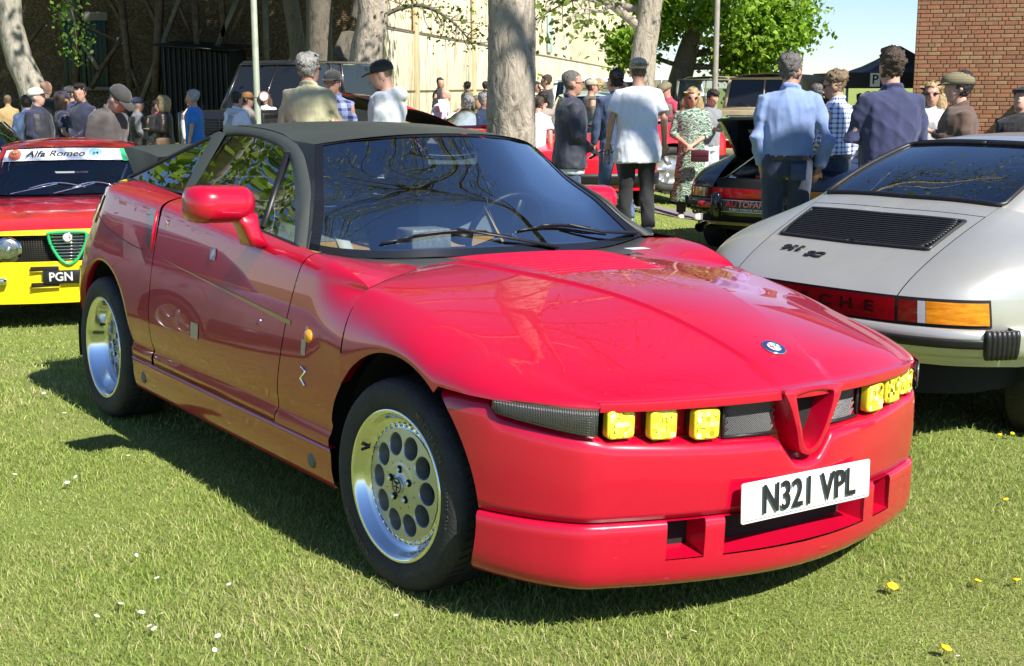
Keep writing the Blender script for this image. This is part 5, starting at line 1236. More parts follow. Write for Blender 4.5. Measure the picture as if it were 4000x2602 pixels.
def person(px,top,Y,face,label,shirt,trousers,hair=('brown','short'),cap=None,arms=('down','down'),sleeve='long',skin=0,glasses=None,lean=0,stride=0,kind='shirt',head=(0,0),vox=None,girth=1,extra=None,sit=False,collar=True,Hfix=None,grp=None,held=None,z0=None):
    X=XatY(px,Y); gz=float(zg(X,Y)) if z0 is None else z0; ztop=ZatY(top,Y); H=Hfix or (ztop-gz)
    if sit: H=(ztop-gz)/.765
    k=H/1.765; vox=vox or (.012 if Y<14.5 else .017 if Y<20 else .024)
    seed=int(px*7+top); rs=np.random.default_rng(seed)
    th=R(lean)
    hipz=.94 if not sit else .52
    dz=hipz-.94
    def tr(p):  # bend the upper body about the hips
        p=A(p).copy(); 
        q=p-A((0,0,.96)); up=p[...,2]>.96
        r=q.copy(); r[...,0]=q[...,0]*math.cos(th)+q[...,2]*math.sin(th); r[...,2]=-q[...,0]*math.sin(th)+q[...,2]*math.cos(th)
        o=np.where(up[...,None],r,q)+A((0,0,.96)); o[...,2]+=dz; return o
    T=lambda m:(tr(m[0])*k,m[1])
    g=girth
    TOR=[(.84,.105,.150),(.92,.118*g,.165*g),(1.0,.116*g,.160*g),(1.10,.118*g,.158*g),(1.20,.122*g,.170*g),(1.30,.128,.190),(1.37,.122,.194),(1.43,.100,.178),(1.465,.078,.128),(1.49,.062,.080),(1.52,.055,.058)]
    def torso(e,z0=.84,z1=1.53,fx=0): return loft([ell((.012*math.sin((z-.8)*4)+fx,0,z),rx+e,ry+e) for z,rx,ry in TOR if z0-1e-6<=z<=z1])
    hy,hp=R(head[0]),R(head[1])
    def HT(p):
        p=A(p); q=p.copy(); q[...,0]=p[...,0]*math.cos(hp)+p[...,2]*math.sin(hp); q[...,2]=-p[...,0]*math.sin(hp)+p[...,2]*math.cos(hp)
        r=q.copy(); r[...,0]=q[...,0]*math.cos(hy)-q[...,1]*math.sin(hy); r[...,1]=q[...,0]*math.sin(hy)+q[...,1]*math.cos(hy)
        return r+A((.018,0,1.522))
    hm=lambda m:T((HT(A(m[0])-A((0,0,.0))),m[1]))
    headl=loft([ell((c,0,z),rx,ry,20) for z,c,rx,ry in HEAD])
    headp=[headl,ball((.104,0,.098),(.020,.013,.024)),ball((.098,0,.138),(.016,.05,.014)),ball((-.002,.076,.105),(.020,.010,.032)),ball((-.002,-.076,.105),(.020,.010,.032)),ball((.094,0,.055),(.012,.024,.010))]
    skinp=[hm(m) for m in headp]+[T(tube([(0,0,1.44),(.005,0,1.50),(.015,0,1.56),(.02,0,1.60)],[.062,.056,.056,.058],12))]
    skinp.append(T(torso(-.022)))
    # arms
    armp=[];slv=[];hands=[]
    for sgn,a in ((1,arms[0]),(-1,arms[1])):
        el_,wr=ARMS[a]; S=A((0,sgn*.172,1.415)); E=A((el_[0],sgn*el_[1],el_[2])); W=A((wr[0],sgn*wr[1],wr[2])); jit=rs.normal(size=3)*.012; E=E+jit; W=W+jit
        armp.append(tube([S,S*.5+E*.5,E,E*.55+W*.45,W],[.055,.047,.040,.036,.027],10))
        d=(W-E)/np.linalg.norm(W-E); sd=np.cross(d,A((0,0,1))) ; sd=sd/ (np.linalg.norm(sd)+1e-6) if np.linalg.norm(sd)>.2 else A((1,0,0)); nn=np.cross(sd,d)
        hp_=[tube([W-d*.01,W+d*.04,W+d*.085],[(.024,.018),(.036,.017),(.034,.014)],10,up=nn)]
        for f,(o_,ln) in enumerate(((-.027,.062),(-.009,.074),(.009,.072),(.026,.056))):
            b=W+d*.08+sd*o_; c1=b+d*ln*.5-nn*.006*sgn; c2=b+d*ln*.85-nn*.026*sgn; hp_.append(tube([b-d*.015,c1,c2],[.0095,.009,.007],6))
        b=W+d*.03+sd*(.030); hp_.append(tube([b,b+d*.03+sd*.018-nn*.01,b+d*.06+sd*.02-nn*.02],[.012,.010,.008],6))
        armp+=hp_; hands.append((W+d*.10,d))
        if sleeve=='long': slv.append(tube([S+A((0,-sgn*.06,.0)),S,S*.5+E*.5,E,E*.5+W*.5,W-d*.01],[.07,.072,.060,.056,.049,.040],12))
        elif sleeve=='short': slv.append(tube([S+A((0,-sgn*.06,.0)),S,S*.45+E*.55,S*.25+E*.75],[.07,.074,.075,.074],12))
        elif sleeve=='half': slv.append(tube([S+A((0,-sgn*.06,.0)),S,S*.5+E*.5,E,E*.7+W*.3],[.07,.072,.064,.060,.056],12))
    skinp+=[T(m) for m in armp]
    # legs
    legs=[];trs=[];shoes=[]
    for sgn in (1,-1):
        off=stride*sgn
        hip=A((0,sgn*.088,.90)); 
        if sit: kn=A((.42,sgn*.12,.90)); an=A((.40,sgn*.12,.90-.42)); 
        else: kn=A((off*.55+.015,sgn*.10,.50)); an=A((off-.01 if off>=0 else off-.03,sgn*.11,.085 if off>=-.05 else .11))
        legs.append(tube([hip+A((0,0,.05)),hip,hip*.5+kn*.5,kn,kn*.5+an*.5,an,an+A((.0,0,-.06))],[.085,.082,.068,.052,.050,.036,.036],12))
        trs.append(tube([hip+A((0,0,.08)),hip+A((0,-sgn*.006,-.02)),hip*.5+kn*.5,kn,kn*.45+an*.55,an+A((0,0,.01))],[.10*g,.104*g,.088,.073,.071,.070],14))
        f=an+A((.0,0,-.075)); ya=sgn*.10
        shoes.append(loft([[f+A((x+(wx-.5)*0,y,z)) for x,y,z in ((-.08,-.035,.0),(.02,-.045,.0),(.14,-.045,.0),(.185,0,.0),(.14,.045,.0),(.02,.045,.0),(-.08,.035,.0))] if lv==0 else [f+A((x*sc_,y*sc_,z)) for x,y,z in ((-.08,-.035,h1),(.02,-.042,h1),(.13,-.042,h2),(.175,0,h2),(.13,.042,h2),(.02,.042,h1),(-.08,.035,h1))] for lv,(h1,h2,sc_) in enumerate(((0,0,1),(.05,.035,1),(.09,.055,.75))) for wx in (0,)]))
    skinp+=[T(m) for m in legs]
    me=remesh(skinp,vox*k,2); o=link('person',me,SK[skin],None); o.location=(X,Y,gz); o.rotation_euler=(0,0,R(face)); tag(o,label,'person',grp)
    # eyes and mouth
    if Y<20:
        for sgn in (1,-1):
            e=ob('eye',hm(ball((.086,sgn*.032,.122),(.008,.012,.006),8,6)),None,mat('eye_dark',(.03,.02,.015),.2),o)
        ob('mouth',hm(ball((.094,0,.055),(.0125,.022,.0045),8,6)),None,mat('lip',(.32,.10,.09),.5),o)
    # clothes
    sname={'shirt':'shirt','tshirt':'tshirt','jacket':'jacket','dress':'dress','fleece':'fleece','hoodie':'hoodie','vest':'waistcoat'}[kind]
    g=girth
    bulk={'jacket':.030,'hoodie':.030,'fleece':.022,'vest':.022}.get(kind,.014); hem={'jacket':.80,'tshirt':.80,'shirt':.90,'hoodie':.86,'fleece':.84,'vest':.84,'dress':.84}[kind]
    sh=[torso(bulk,(1.0 if extra and 'belt' in extra else .9) if hem>=.9 else .84,1.50)]
    if hem<.84: sh.append(loft([ell((.0,0,z),.130*g+bulk,.180*g+bulk) for z in (hem-.05 if kind=='tshirt' else hem,.86,.93)]+[ell((0,0,1.05),.118*g+bulk,.160*g+bulk)]))
    sh+=slv
    if kind in ('jacket','shirt','fleece') and collar: sh.append(tube([(-.01,0,1.475),(.0,0,1.505),(.008,0,1.53)],[.078,.076,.072],14))
    if kind=='hoodie': sh.append(ball((-.10,0,1.455),(.075,.125,.075)))
    if kind=='dress': sh.append(loft([ell((0,0,z),rx,ry) for z,rx,ry in ((.25,.21,.25),(.5,.18,.22),(.8,.15,.19),(1.0,.125,.17),(1.15,.12,.165))]))
    me=remesh([T(m) for m in sh],vox*k,3); folds(me,(.0075 if kind in('tshirt','shirt') else .006)*k,9/k,seed); folds(me,.003*k,22/k,seed+9); c=link(sname,me,shirt,o)
    if kind!='dress' or True:
        tp=[loft([ell((0,0,z),rx,ry) for z,rx,ry in ((.86,.125*g,.168*g),(.92,.128*g,.174*g),(.99,.124*g,.170*g),(1.03,.118*g,.166*g))])]+trs
        me=remesh([T(m) for m in tp],vox*k,2); folds(me,.006*k,10/k,seed+1); link('trousers',me,trousers,o)
    for m in shoes: ob('shoe',T(m),None,extra.get('shoe',BLACKC) if extra else BLACKC,o)
    # hair, cap
    hc,hs=hair
    def shell(sc,zmin_front,zmin_back,dx=-.006,dz_=.004,nz=9,fuzz=.006):
        rows=[];zs=np.linspace(.05,.236,nz*2)
        fx=lambda z:[np.interp(z,[h[0] for h in HEAD],[h[i] for h in HEAD]) for i in (1,2,3)]
        n=30; t=np.linspace(0,2*np.pi,n,endpoint=False); P=[]
        for z in zs:
            c_,rx,ry=fx(z); P.append(np.stack([c_+dx+rx*sc*np.cos(t),ry*sc*np.sin(t),np.full(n,z+dz_+(sc-1)*.10*max(0,(z-.15)/.08))],1))
        P=A(P); P+=rs.normal(size=P.shape)*fuzz*(1 if hs!='bald' else 0); V,F=grid(P,cv=True); top_=[(len(zs)-1)*n+j for j in range(n)]; F.append(top_)
        keep=[]
        for f in F:
            c_=V[f].mean(0); lim=zmin_front if c_[0]>.045 else (zmin_back if c_[0]<-.02 else zmin_back+(zmin_front-zmin_back)*((c_[0]+.02)/.065)**2)
            if c_[2]>=lim: keep.append(f)
        return V,keep
    if hs!='bald' or cap:
        if hs!='bald':
            m=shell(1.09 if hs!='thin' else 1.045,.185,.045 if hs!='bun' else .05,fuzz=.0055 if hs!='thin' else .002); ob('hair',hm(m),None,H_[hc],o,solid=.006)
        if hs=='quiff': ob('hair_top',hm((lambda m:(m[0]+rs.normal(size=m[0].shape)*.006,m[1]))(ball((.02,0,.225),(.085,.07,.035),18,10))),None,H_[hc],o)
        if hs=='curly': ob('hair_top',hm((lambda m:(m[0]+rs.normal(size=m[0].shape)*.010,m[1]))(ball((-.02,0,.19),(.115,.10,.065),20,12))),None,H_[hc],o)
        if hs=='long':
            for s_ in (1,-1):
                hl=[]
                for z,w,x in ((.19,.03,.03),(.10,.035,.0),(0,.04,.0),(-.12,.045,.01),(-.24,.04,.03),(-.33,.015,.04)): hl.append(A((x,s_*(.075+(.02 if z<.1 else 0)),z)))
                mm=tube(hl,[(.05,.028),(.06,.03),(.06,.034),(.055,.034),(.04,.028),(.012,.012)],12); mm=(mm[0]+rs.normal(size=mm[0].shape)*.004,mm[1]); ob('hair_side',hm(mm),None,H_[hc],o)
            mm=tube([(-.06,0,.18),(-.09,0,.08),(-.09,0,-.05),(-.08,0,-.2)],[(.08,.03),(.10,.035),(.10,.035),(.06,.02)],12,up=(1,0,0)); ob('hair_back',hm(mm),None,H_[hc],o)
        if hs=='bob':
            mm=loft([ell((-.015,0,z),rx,ry,22)+rs.normal(size=(22,3))*.005 for z,rx,ry in ((.235,.03,.03),(.22,.075,.07),(.17,.112,.098),(.10,.115,.105),(.02,.105,.108),(-.06,.085,.10))]); V,F=mm; F=[f for f in F if not (V[f].mean(0)[0]>.05 and V[f].mean(0)[2]<.17)]; ob('hair',hm((V,F)),None,H_[hc],o,solid=.01)
    if cap:
        ck,cm=cap; cmx=CAPS[cm]
        fl=1 if ck!='back' else -1
        if ck=='flat':
            dome=loft([ell((.015,0,z),rx,ry,22) for z,rx,ry in ((.140,.120,.088),(.165,.135,.100),(.195,.128,.100),(.225,.10,.085),(.243,.05,.045),(.247,.01,.01))]); cp=ob('flat_cap',hm(dome),None,cmx,o)
            ob('cap_peak',hm(tube([(.07,0,.160),(.125,0,.155),(.168,0,.138)],[(.085,.012),(.080,.012),(.055,.006)],16,up=(0,0,1))),None,cmx,cp)
        else:
            dome=loft([ell((-.006,0,z),rx,ry,22) for z,rx,ry in ((.138,.107,.085),(.165,.109,.087),(.20,.102,.082),(.228,.078,.064),(.243,.04,.034),(.248,.008,.007))]); cp=ob('cap',hm(dome),None,cmx,o)
            ob('cap_peak',hm(tube([(fl*.07,0,.150),(fl*.13,0,.150),(fl*.185,0,.135)],[(.080,.008),(.076,.007),(.045,.005)],16,up=(0,0,1))),None,cmx if not extra or 'peak' not in extra else CAPS[extra['peak']],cp)
            if ck=='print': text('cap_print','CASBAH',.045,mat('cap_ink',(.05,.03,.02),.7),cp,Matrix.Scale(k,4)@mat_axes(tr(HT(A((-.122,0,.175)))),(0,-1,0),(0,0,1)),.002,bold=.002)
    if glasses=='sun':
        for s_ in (1,-1): ob('sunglasses',hm(ball((.093,s_*.034,.122),(.012,.030,.020),12,8)),None,DARKG,o)
        ob('glasses_arm',hm(merge(tube([(.095,.06,.126),(.02,.080,.124)],.004,5),tube([(.095,-.06,.126),(.02,-.080,.124)],.004,5))),None,DARKG,o)
    elif glasses=='clear':
        for s_ in (1,-1): ob('spectacles',hm(tube([(.106,s_*.034+.026*math.cos(t),.122+.018*math.sin(t)) for t in np.linspace(0,6.28,13)],.0028,5,cap=False)),None,DARKG,o)
        ob('glasses_arm',hm(merge(tube([(.104,.06,.126),(.02,.080,.124)],.003,5),tube([(.104,-.06,.126),(.02,-.080,.124)],.003,5))),None,DARKG,o)
    elif glasses=='head':
        ob('sunglasses',hm(merge(ball((.085,.03,.205),(.015,.028,.015)),ball((.085,-.03,.205),(.015,.028,.015)))),None,DARKG,o)
    if extra:
        if 'vest' in extra:
            me=remesh([T(torso(.034,.84,1.46))],vox*k,3); folds(me,.004*k,12/k,seed+3); link('waistcoat',me,extra['vest'],o)
        if 'tee' in extra: ob('undershirt',T(loft([ell((.0,0,z),rx,ry) for z,rx,ry in ((.745,.145,.195),(.82,.142,.192))])),None,extra['tee'],o)
        if 'scarf' in extra: ob('scarf',T(tube([(.07*math.cos(t),.075*math.sin(t),1.50) for t in np.linspace(0,6.28,14)],.03,8)),None,REDS,o)
        if 'rucksack' in extra: ob('shoulder_bag',T(box((-.02,.26,.92),(.28,.10,.26),.04)),None,extra['rucksack'],o)
        if 'sweater' in extra: ob('sweater',T(merge(tube([(-.10,0,1.40),(-.13,.06,1.22),(-.13,.05,1.02)],[.06,.07,.05],10),tube([(.03,.14,1.47),(-.08,.08,1.47),(-.1,-.06,1.46),(.03,-.14,1.45)],.045,10))),None,extra['sweater'],o)
        if 'belt' in extra: ob('belt',T(loft([ell((0,0,z),.132,.178) for z in (.985,1.02)],False)),None,mat('belt_leather',(.03,.02,.015),.5),o)
        if 'tattoo' in extra: pass
        if 'pocket' in extra: ob('back_pocket',T(box((-.135,-.075,.90),(.012,.11,.12),.004)),None,extra['pocket'],o)
        if 'tshirt_print' in extra: ob('shirt_print',T(box((.135,0,1.27),(.02,.12,.12),.008)),None,mat('rainbow_print',(.6,.3,.1),.7,noise=1,nscale=14,col2=(.05,.35,.5)),o)
    if held:
        i,what=held; W,d=hands[i]; Wt=tr(W)*k; M_=Matrix.Rotation(R(face),4,'Z'); P=M_@Vector(Wt)+Vector((X,Y,gz)); held_items.append((what,P,face))
    return o
held_items=[]
# facing: 0 right, 90 away from the viewer, -90 towards the viewer, 180 left
SP=lambda **k:k
person(718,125,11.4,75,'grey haired man in a khaki shirt seen from behind by the lamp post',KHAKI,STONE,('grey','quiff'),arms=('fold','fold'),glasses='sun',head=(-25,0),skin=1)
person(778,163,12.4,-115,'man in dark cap and blue plaid shirt facing the man in khaki',checkmat('plaid',(.28,.32,.50),(.03,.04,.14),14),DENIM,('salt','short'),cap=('ball','charcoal'),glasses='clear',head=(15,0),skin=1,arms=('hold','hold'))
person(902,138,11.2,165,'man in black cap and pale grey hoodie with folded arms',LGREY,DENIM,('fair','thin'),cap=('ball','black'),arms=('fold','fold'),kind='hoodie',head=(10,14),skin=3)
person(1008,202,19,-10,'bald older man in grey T-shirt reading a paper',LGREY,GREY,('grey','bald'),arms=('hold','hold'),sleeve='short',kind='tshirt',lean=14,head=(0,12),skin=3)
person(1082,217,20.5,150,'man in pale polo shirt with sunglasses pushed up, looking upward',fabric('pale_polo',(.60,.64,.72),noise=.06),STONE,('grey','short'),arms=('table','table'),sleeve='short',kind='tshirt',glasses='head',head=(-10,-28),sit=True,skin=3)
person(1124,215,21,-25,'grey haired man in dark blue fleece beside the broad tree trunk',NAVY2,DENIMD,('grey','short'),kind='fleece',arms=('table','table'),sit=True)
person(1108,222,24,-60,'woman with auburn hair behind the man in pale polo',TAUPE,DENIM,('fair','bob'),arms=('hold','hold'),sit=True)
person(1022,180,27,-20,'man in black jacket standing behind the bald reader',BLACKC,DENIM,('dark','thin'),kind='jacket',head=(-40,0))
person(1087,190,33,155,'bearded man in khaki jacket walking along the cream wall',fabric('khaki_dark',(.16,.14,.09)),DENIMD,('dark','short'),kind='jacket',glasses='clear')
person(1128,190,34,60,'man in black jumper half hidden by the broad tree trunk',BLACKC,DENIMD,('dark','short'))
# left crowd
person(18,221,26,120,'bald man in tan jacket behind the white car',TAN,TAN,('fair','thin'),kind='jacket')
person(62,222,20,100,'man in pale blue shirt behind the one in cream cap',SHIRTB,DENIM,('dark','short'))
person(86,203,17,-10,'bearded man in cream cap and black quilted waistcoat',NAVY,BLACKC,('grey','thin'),cap=('ball','cream'),extra=SP(vest=PUFF,peak='charcoal'),sleeve='half',arms=('front','front'),girth=1.2,head=(15,-6),skin=3)
person(107,187,22,60,'bald man in black T-shirt with raised arm',BLACKC,DENIM,('dark','bald'),arms=('mouth','point'),sleeve='short',kind='tshirt')
person(143,212,19,20,'woman in navy cap and navy T-shirt',NAVY,DENIMD,('brown','bob'),cap=('ball','navy'),sleeve='short',kind='tshirt',arms=('front','front'))
person(168,200,21,-150,'man in patterned cap and dark blue jacket',NAVY2,DENIMD,('brown','short'),cap=('ball','charcoal'),kind='jacket')
person(193,195,18.5,-120,'smiling young man with dark swept hair in navy jumper',NAVY,DENIMD,('dark','quiff'),arms=('front','front'),head=(20,8))
person(222,218,12.6,-25,'old man in charcoal cap and grey jacket bending to look down',fabric('charcoal_jacket',(.085,.075,.068)),GREY,('white','thin'),cap=('ball','charcoal'),kind='jacket',lean=20,head=(0,22),arms=('front','front'),skin=3,girth=1.15,extra=SP(peak='charcoal'),Hfix=1.80)
person(276,225,22,0,'grey haired man in sunglasses and black puffer jacket',PUFF,DENIMD,('white','short'),glasses='sun',kind='jacket',arms=('pocket','pocket'))
person(318,226,21,15,'man in navy cap with grey sleeves and dark waistcoat',GREY,DENIMD,('white','thin'),cap=('ball','navy'),extra=SP(vest=LEATH),arms=('relax','front'))
person(364,233,22.5,-40,'woman in red scarf talking with the blonde woman',BLACKC,BLACKC,('dark','long'),extra=SP(scarf=1),kind='jacket',arms=('hold','hold'))
person(381,222,20.5,185,'blonde woman in brown leather jacket with shoulder bag',LEATH,BLACKC,('blond','bob'),kind='jacket',arms=('hold','front'),extra=SP(rucksack=fabric('bag_tan',(.22,.13,.07))))
person(452,208,20,175,'fair haired man in bright blue polo shirt',BLUE,DENIMD,('white','short'),sleeve='short',kind='tshirt',arms=('down','down'),skin=0,girth=1.05)
person(440,226,23,-20,'person in pale jacket hidden behind the man in blue polo',CREAM,DENIM,('brown','short'),kind='jacket')
person(549,212,19,60,'man in white shirt with a sweater over his shoulders',WHITE,STONE,('dark','thin'),extra=SP(sweater=LGREY),arms=('front','front'))
person(573,213,20,0,'man in tan cap and dark glasses beside the lamp post',TAUPE,DENIM,('dark','short'),cap=('ball','tan'),glasses='sun')
person(618,215,25,-100,'young woman in pale top near the dark four by four',LGREY,BLACKC,('brown','long'),arms=('hold','down'))
# centre
person(1325,164,11.9,8,'grey haired man in navy bomber jacket and jeans',fabric('bomber_navy',(.020,.022,.040),rough=.6),DENIM,('salt','thin'),kind='jacket',arms=('front','front'),glasses='clear',skin=1,extra=SP(tee=WHITE),girth=1.1,held=(1,'camera'))
person(1482,134,12.7,92,'man in loose white T-shirt, black trousers and printed cap',WHITE,BLACKC,('brown','thin'),cap=('print','camo'),sleeve='short',kind='tshirt',arms=('relax','relax'),girth=1.2,skin=0,stride=.06,extra=SP(shoe=fabric('trainer',(.45,.44,.40),noise=.5,nscale=30)),held=(0,'bottle'))
person(1432,245,13.6,100,'person in blue jeans walking just beyond the man in white T-shirt',DENIM,fabric('denim_light',(.09,.16,.32),noise=.5,nscale=8),('dark','short'),stride=.18,Hfix=1.62,extra=SP(shoe=LGREY))
person(1608,203,16.6,-100,'long haired blonde woman in green and white patterned dress',printmat('dress',((.03,.11,.07),(.46,.46,.38),(.05,.20,.12)),9),BLACKC,('blond','long'),kind='dress',sleeve='half',arms=('front','front'),glasses='sun',head=(8,10),extra=SP(shoe=STONE),held=(1,'clutch'))
person(1648,215,18.5,-60,'dark haired boy in grey shirt holding a green snack',GREY,WHITE,('dark','quiff'),arms=('phone','hold'),head=(0,24),Hfix=1.66,held=(0,'snack'))
person(1585,235,19,80,'person in maroon hooded top behind the woman in dress',fabric('dark_maroon',(.06,.02,.025)),DENIMD,('dark','short'),kind='hoodie',stride=.15)
person(1272,174,24,170,'young man in black T-shirt with colourful print drinking',BLACKC,DENIM,('brown','short'),kind='tshirt',sleeve='short',arms=('hold','mouth'),glasses='sun',extra=SP(tshirt_print=1))
person(1372,183,19.5,10,'man in brown waistcoat and cap with dark trousers',OLIVE,fabric('dark_brown',(.05,.03,.025)),('brown','short'),cap=('ball','camo'),kind='vest',arms=('front','hold'),stride=.15)
person(1392,184,21.5,185,'woman with tied fair hair in maroon waistcoat',WHITE,fabric('pale_denim',(.35,.45,.6)),('blond','short'),extra=SP(vest=fabric('maroon_vest',(.12,.02,.04))),sleeve='half',arms=('hold','hold'))
person(1428,177,20,170,'fair haired man in pale blue shirt near the white pickup',fabric('pale_blue',(.50,.58,.66)),STONE,('fair','short'),arms=('front','front'))
person(1446,190,18,100,'dark haired person behind the white T-shirt shoulder',BLACKC,DENIM,('dark','short'))
person(1262,213,17.5,120,'short haired man in taupe T-shirt by the broad tree trunk',TAUPE,GREY,('dark','short'),kind='tshirt',sleeve='short',arms=('front','front'))
person(1243,252,15.6,70,'child in white T-shirt leaning at the broad tree trunk',WHITE,DENIM,('brown','short'),kind='tshirt',sleeve='short',lean=15,Hfix=1.35)
person(1246,190,26,-40,'woman with dark tied hair behind the broad tree trunk',CREAM,DENIM,('dark','bun'))
person(1552,190,21,-150,'man in flat cap, red sleeves and grey waistcoat',REDS,DENIM,('grey','thin'),cap=('flat','tweed'),extra=SP(vest=fabric('taupe_vest',(.20,.15,.13))),arms=('fold','fold'),head=(10,20))
# right
person(1833,122,10.7,82,'tall man in blue shirt and dark jeans with hands in pockets',SHIRTB,DENIMD,('salt','short'),arms=('pocket','pocket'),head=(-35,0),skin=1,girth=1.05,extra=SP(belt=1,pocket=DENIM))
person(1896,195,17,95,'grey haired man in maroon fleece beyond the black coupe',MAROON,DENIM,('salt','short'),kind='fleece')
person(1946,166,12.6,140,'curly haired man in blue checked shirt and jeans',checkmat('gingham',(.72,.75,.85),(.03,.06,.26),22),DENIMD,('fair','curly'),arms=('front','pocket'),head=(15,8),glasses='sun',extra=SP(belt=1))
person(2068,113,9.9,98,'broad man in navy shirt and pale trousers seen from behind',NAVY2,CREAM,('brown','quiff'),arms=('fold','fold'),girth=1.12,skin=0)
person(2165,190,13.6,-115,'blonde woman in sunglasses and white jacket against the brick wall',fabric('white_jacket',(.70,.68,.62)),DENIM,('blond','long'),kind='jacket',glasses='sun',arms=('front','hold'))
person(2230,168,11.0,172,'bearded man in tweed flat cap and brown jacket',BROWN,DENIMD,('dark','short'),cap=('flat','tweed'),kind='jacket',arms=('phone','front'),skin=3)
person(2189,242,15.5,-110,'boy peering out between the flat cap man and the blonde woman',GREY,DENIM,('dark','short'),Hfix=1.4)
person(2372,198,11.8,-130,'man in black cap and dark jacket looking up by the brick wall',BLACKC,DENIMD,('dark','short'),cap=('ball','black'),kind='jacket',head=(0,-25),skin=3)
person(1998,218,30,-80,'distant person in dark clothes near the black gazebo',BLACKC,BLACKC,('dark','short'))
person(2016,213,31,100,'distant person in dark hat beneath the black gazebo',NAVY,BLACKC,('dark','short'),cap=('ball','black'))
# things they hold
for what,P,face in held_items:
    e=(P.x,P.y,P.z)
    if what=='bottle':
        r=empty('water_bottle',(P.x,P.y,P.z-.12),0,'clear plastic water bottle held by the man in white T-shirt','bottle')
        an=np.linspace(0,2*np.pi,16,endpoint=False)
        ob('bottle_body',grid([[A((q*math.cos(t),q*math.sin(t),z)) for t in an] for q,z in ((.001,0),(.030,.002),(.033,.02),(.031,.06),(.033,.10),(.031,.13),(.014,.165),(.013,.18))],cv=True),None,glass('clear_plastic',(.85,.9,.92),.05),r); ob('bottle_cap',disc((0,0,.18),(0,0,1),.015,14,.018),None,M_white,r)
    elif what=='camera':
        tag(ob('phone',box((0,0,0),(.02,.075,.15),.006),None,M_blackgloss,loc=e),'small black phone in the hand of the man in bomber jacket','phone').rotation_euler=(0,R(60),R(face))
    elif what=='clutch':
        r=tag(ob('clutch_bag',box((0,0,0),(.06,.22,.15),.015),None,mat('bag_burgundy',(.06,.012,.02),.45),loc=(P.x+.08,P.y-.06,P.z-.07)),'small burgundy clutch bag held by the woman in patterned dress','bag'); r.rotation_euler=(0,0,R(face)); ob('bag_flap',box((.032,0,.035),(.006,.20,.075),.002),None,mat('bag_burgundy2',(.075,.015,.025),.4),r)
    elif what=='snack': tag(ob('snack_box',box((0,0,0),(.10,.16,.04),.012),None,mat('snack_green',(.16,.5,.05),.5),loc=(P.x+.03,P.y-.08,P.z+.03)),'bright green snack packet in the hand of the dark haired boy','packet')
rx,ry,_=ground(1032,18.7); tag(ob('paper_sheet',grid([[A((x,y,.01*math.sin(x*30))) for y in (-.1,.1)] for x in np.linspace(-.07,.07,5)]),None,M_white,loc=(rx,ry,1.18),solid=.002),'white folded paper held by the bald reader','paper').rotation_euler=(R(60),0,R(20))
for px,Y in ((1082,20.5),(1124,21),(1108,24)):
    X=XatY(px,Y); f={1082:150,1124:-25,1108:-60}[px]; r=empty('folding_chair',(X,Y,float(zg(X,Y))),R(f),{1082:'folding chair under the man in pale polo shirt',1124:'folding chair under the man in dark blue fleece',1108:'folding chair under the woman with auburn hair'}[px],'chair')
    ob('seat',box((.12,0,.40),(.42,.44,.03),.01),None,BLACKC,r); ob('backrest',box((-.12,0,.66),(.03,.44,.28),.01),None,BLACKC,r)
    for sx in (-.1,.32):
        for sy in (-.2,.2): ob('leg',tube([(sx,sy,0),(sx,sy,.40 if sx>0 else .8)],.011,6),None,M_chrome,r)
X=XatY(1098,20.8); r=empty('folding_table',(X-.1,20.3,float(zg(X,20.3))),0,'low folding table between the seated men','table'); ob('table_top',box((0,0,.70),(.9,.6,.03),.01),None,M_white,r)
for sx in (-.4,.4):
    for sy in (-.25,.25): ob('leg',tube([(sx,sy,0),(sx,sy,.69)],.012,6),None,M_chrome,r)
# ================================================================ ground
def colmat(name,rough=.8,trans=0,bump=0,spec=.3):
    m=bpy.data.materials.new(name); MATS[name]=m; m.use_nodes=True; nt=m.node_tree; p=nt.nodes['Principled BSDF']; N=nt.nodes.new; L=nt.links.new
    at=N('ShaderNodeAttribute'); at.attribute_name='tint'; L(at.outputs['Color'],p.inputs['Base Color']); p.inputs['Roughness'].default_value=rough; p.inputs['Specular IOR Level'].default_value=spec
    if trans:
        t=N('ShaderNodeBsdfTranslucent'); L(at.outputs['Color'],t.inputs[0]); mx=N('ShaderNodeMixShader'); mx.inputs[0].default_value=trans; L(p.outputs[0],mx.inputs[1]); L(t.outputs[0],mx.inputs[2]); L(mx.outputs[0],nt.nodes['Material Output'].inputs[0])
    return m
def tint(me,cols):
    a=me.attributes.new('tint','FLOAT_COLOR','POINT'); c=np.concatenate([A(cols),np.ones((len(cols),1))],1); a.data.foreach_set('color',c.ravel())
